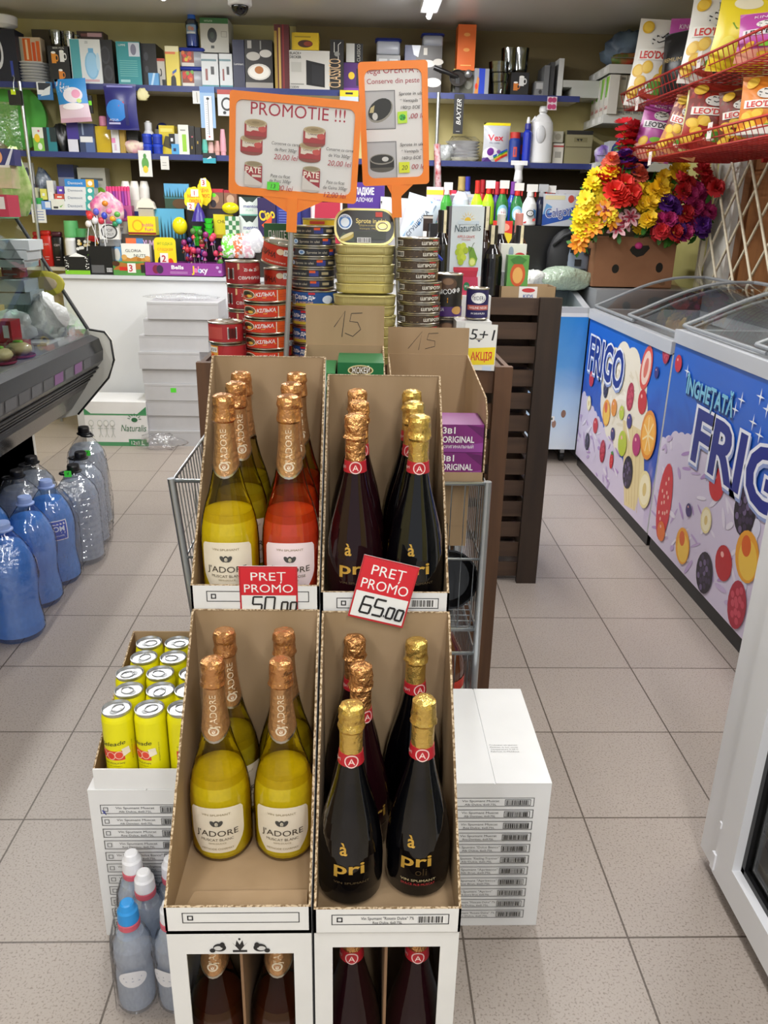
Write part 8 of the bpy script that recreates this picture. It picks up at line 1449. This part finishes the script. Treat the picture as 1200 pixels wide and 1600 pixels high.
ic('shelf_riser','dark carton riser on the counter carrying the boxes behind the tins','box',(400,380,668,430),'#2a2420',Y=4.985,d=.16)
for px in (683,): MB().tube([at(px,225,Y=5.15),at(px+2,300,Y=5.15)],.02,mat('candy_stripe_wrap','#d8d0d4',.4,noise=(30,'#a8303a')),8).build('wrapping_roll',None,'red and white striped wrapping roll right of the portrait sign','wrap')
# ================================================================ cleaners on the black cabinet
zk = DK+.001
def spray(lab,px,y0,cl,capc,Yp=4.80,r=.036,lbl=None,trig=True,dirn=1):
    pt = at(px,y0,Y=Yp); h = pt.z-zk; t = thing('spray_cleaner' if trig else 'cleaner_bottle',lab,'cleaner',(pt.x,Yp,zk),0,'cleaning bottles on the black cabinet')
    b = MB().lathe([(r*.92,0),(r,.006),(r,h*.42),(r*.92,h*.52),(r*.55,h*.66),(r*.38,h*.72)],c(cl,.2),20,sy=.7)
    if lbl: b.art(cyl(r,h*.08,r*1.8),r*1.8,h*.36,lbl,sub=6,d0=.0006)
    b.build('bottle_body',t)
    q = MB(); q.lathe([(r*.42,h*.70),(r*.45,h*.72),(r*.42,h*.82)],c(capc),14)
    if trig: q.box(-r*.5,r*.9*1,-.011,.011,h*.82,h,c(capc if capc != '#c8281f' else '#e4e2de')); q.box(r*.55,r*.75,-.007,.007,h*.70,h*.84,c('#c8281f'))
    else: q.lathe([(r*.42,h*.82),(r*.42,h),(.0005,h)],c(capc),14)
    q.build('trigger' if trig else 'cap',t); return t
lab_g = [('e',.5,.55,.5,.5,'#8ac8e6'),('e',.5,.5,.36,.34,'#dfe9ee'),('r',.25,.5,.75,.62,'#c83a3a')]
spray('green spray cleaner just right of the portrait sign',699,285,'#3f9a3a','#e2e0da',4.84,.034); spray('clear detergent bottle with gold cap behind the children books',722,276,'#cfd6e6','#a8925a',4.90,.05,None,False); spray('pale blue bottle with dark blue cap beside the gold capped one',731,276,'#b9c6e0','#2a2f9a',4.98,.04,None,False)
spray('yellow green cleaner with red pump, leftmost of the trigger row',747,282,'#b4e02a','#c8281f',4.82,.034,None,False); spray('yellow green spray cleaner with white trigger, second of the row',765,282,'#aadc2a','#c8281f',4.80,.036)
spray('dark green spray cleaner with red and white trigger, left of two alike',787,282,'#2f7a3a','#c8281f',4.80,.036,lab_g); spray('dark green spray cleaner with red and white trigger, right of two alike',810,286,'#2f7a44','#c8281f',4.81,.036,lab_g)
spray('red bottle behind the trigger row',755,281,'#b0242a','#a8202a',4.98,.034,None,False); spray('purple blue bottle with red cap behind the green sprays',778,284,'#3a2a7a','#b8283a',4.97,.034,None,False); spray('blue bottle behind the right green spray',803,284,'#2a4ab0','#7a3a9a',4.98,.038,None,False)
spray('white spray cleaner with a round red and blue logo',830,288,'#e2e4e6','#e4e4e2',4.79,.042,[('p',[(.0,.0),(1,.3),(1,.1),(0,-.1)],'#d84a4a'),('e',.5,.6,.3,.22,'#1c1c20'),('e',.5,.6,.23,.16,'#e2e4e6'),('t','Cif',.5,.6,.16,INK),('p',[(.7,.9),(1,.8),(1,.2),(.85,.4)],'#4a8ad0')])
spray('black spray cleaner with grey trigger, left of the two dark ones',848,288,'#1d2440','#b9bcc0',4.84,.036); spray('black spray cleaner with red and grey trigger, right of the two dark ones',860,290,'#1c1c26','#c8281f',4.86,.036)
item('softener_box','blue and white water softener box with big blue lettering','box',(848,303,896,354),4.82,.09,'#d5d9e4',[('p',[(0,0),(1,.25),(1,.6),(.0,.35)],'#2f5ab8'),('p',[(0,.35),(.1,.7),(.3,.6),(.2,.4)],'#6fa8e0'),('r',.05,.82,.7,.95,'#e0d9b0'),('e',.9,.85,.1,.12,'#c9544a'),('t','Calgon',.52,.45,.30,'#eef0f6',{'w':.88,'bold':.035,'rot':8}),('t','Calgon',.52,.45,.29,'#1f2f8a',{'w':.84,'rot':8})],zk,None,.05)
item('softener_box','small white box behind the softener box','box',(872,297,905,330),4.98,.08,'#d0ced2',[('e',.3,.8,.15,.1,'#8a86a0'),('t','2in1',.7,.8,.14,'#5a5a7a')],zk)
item('vinegar_bottle','red and yellow sachet pack lying before the spray cleaners','pack',(770,345,800,385),4.70,.02,'#d8342a',[('p',[(0,.0),(1,.0),(1,.5),(.3,.6)],'#e0c62a'),('e',.6,.75,.25,.15,'#f0a08a')],None)
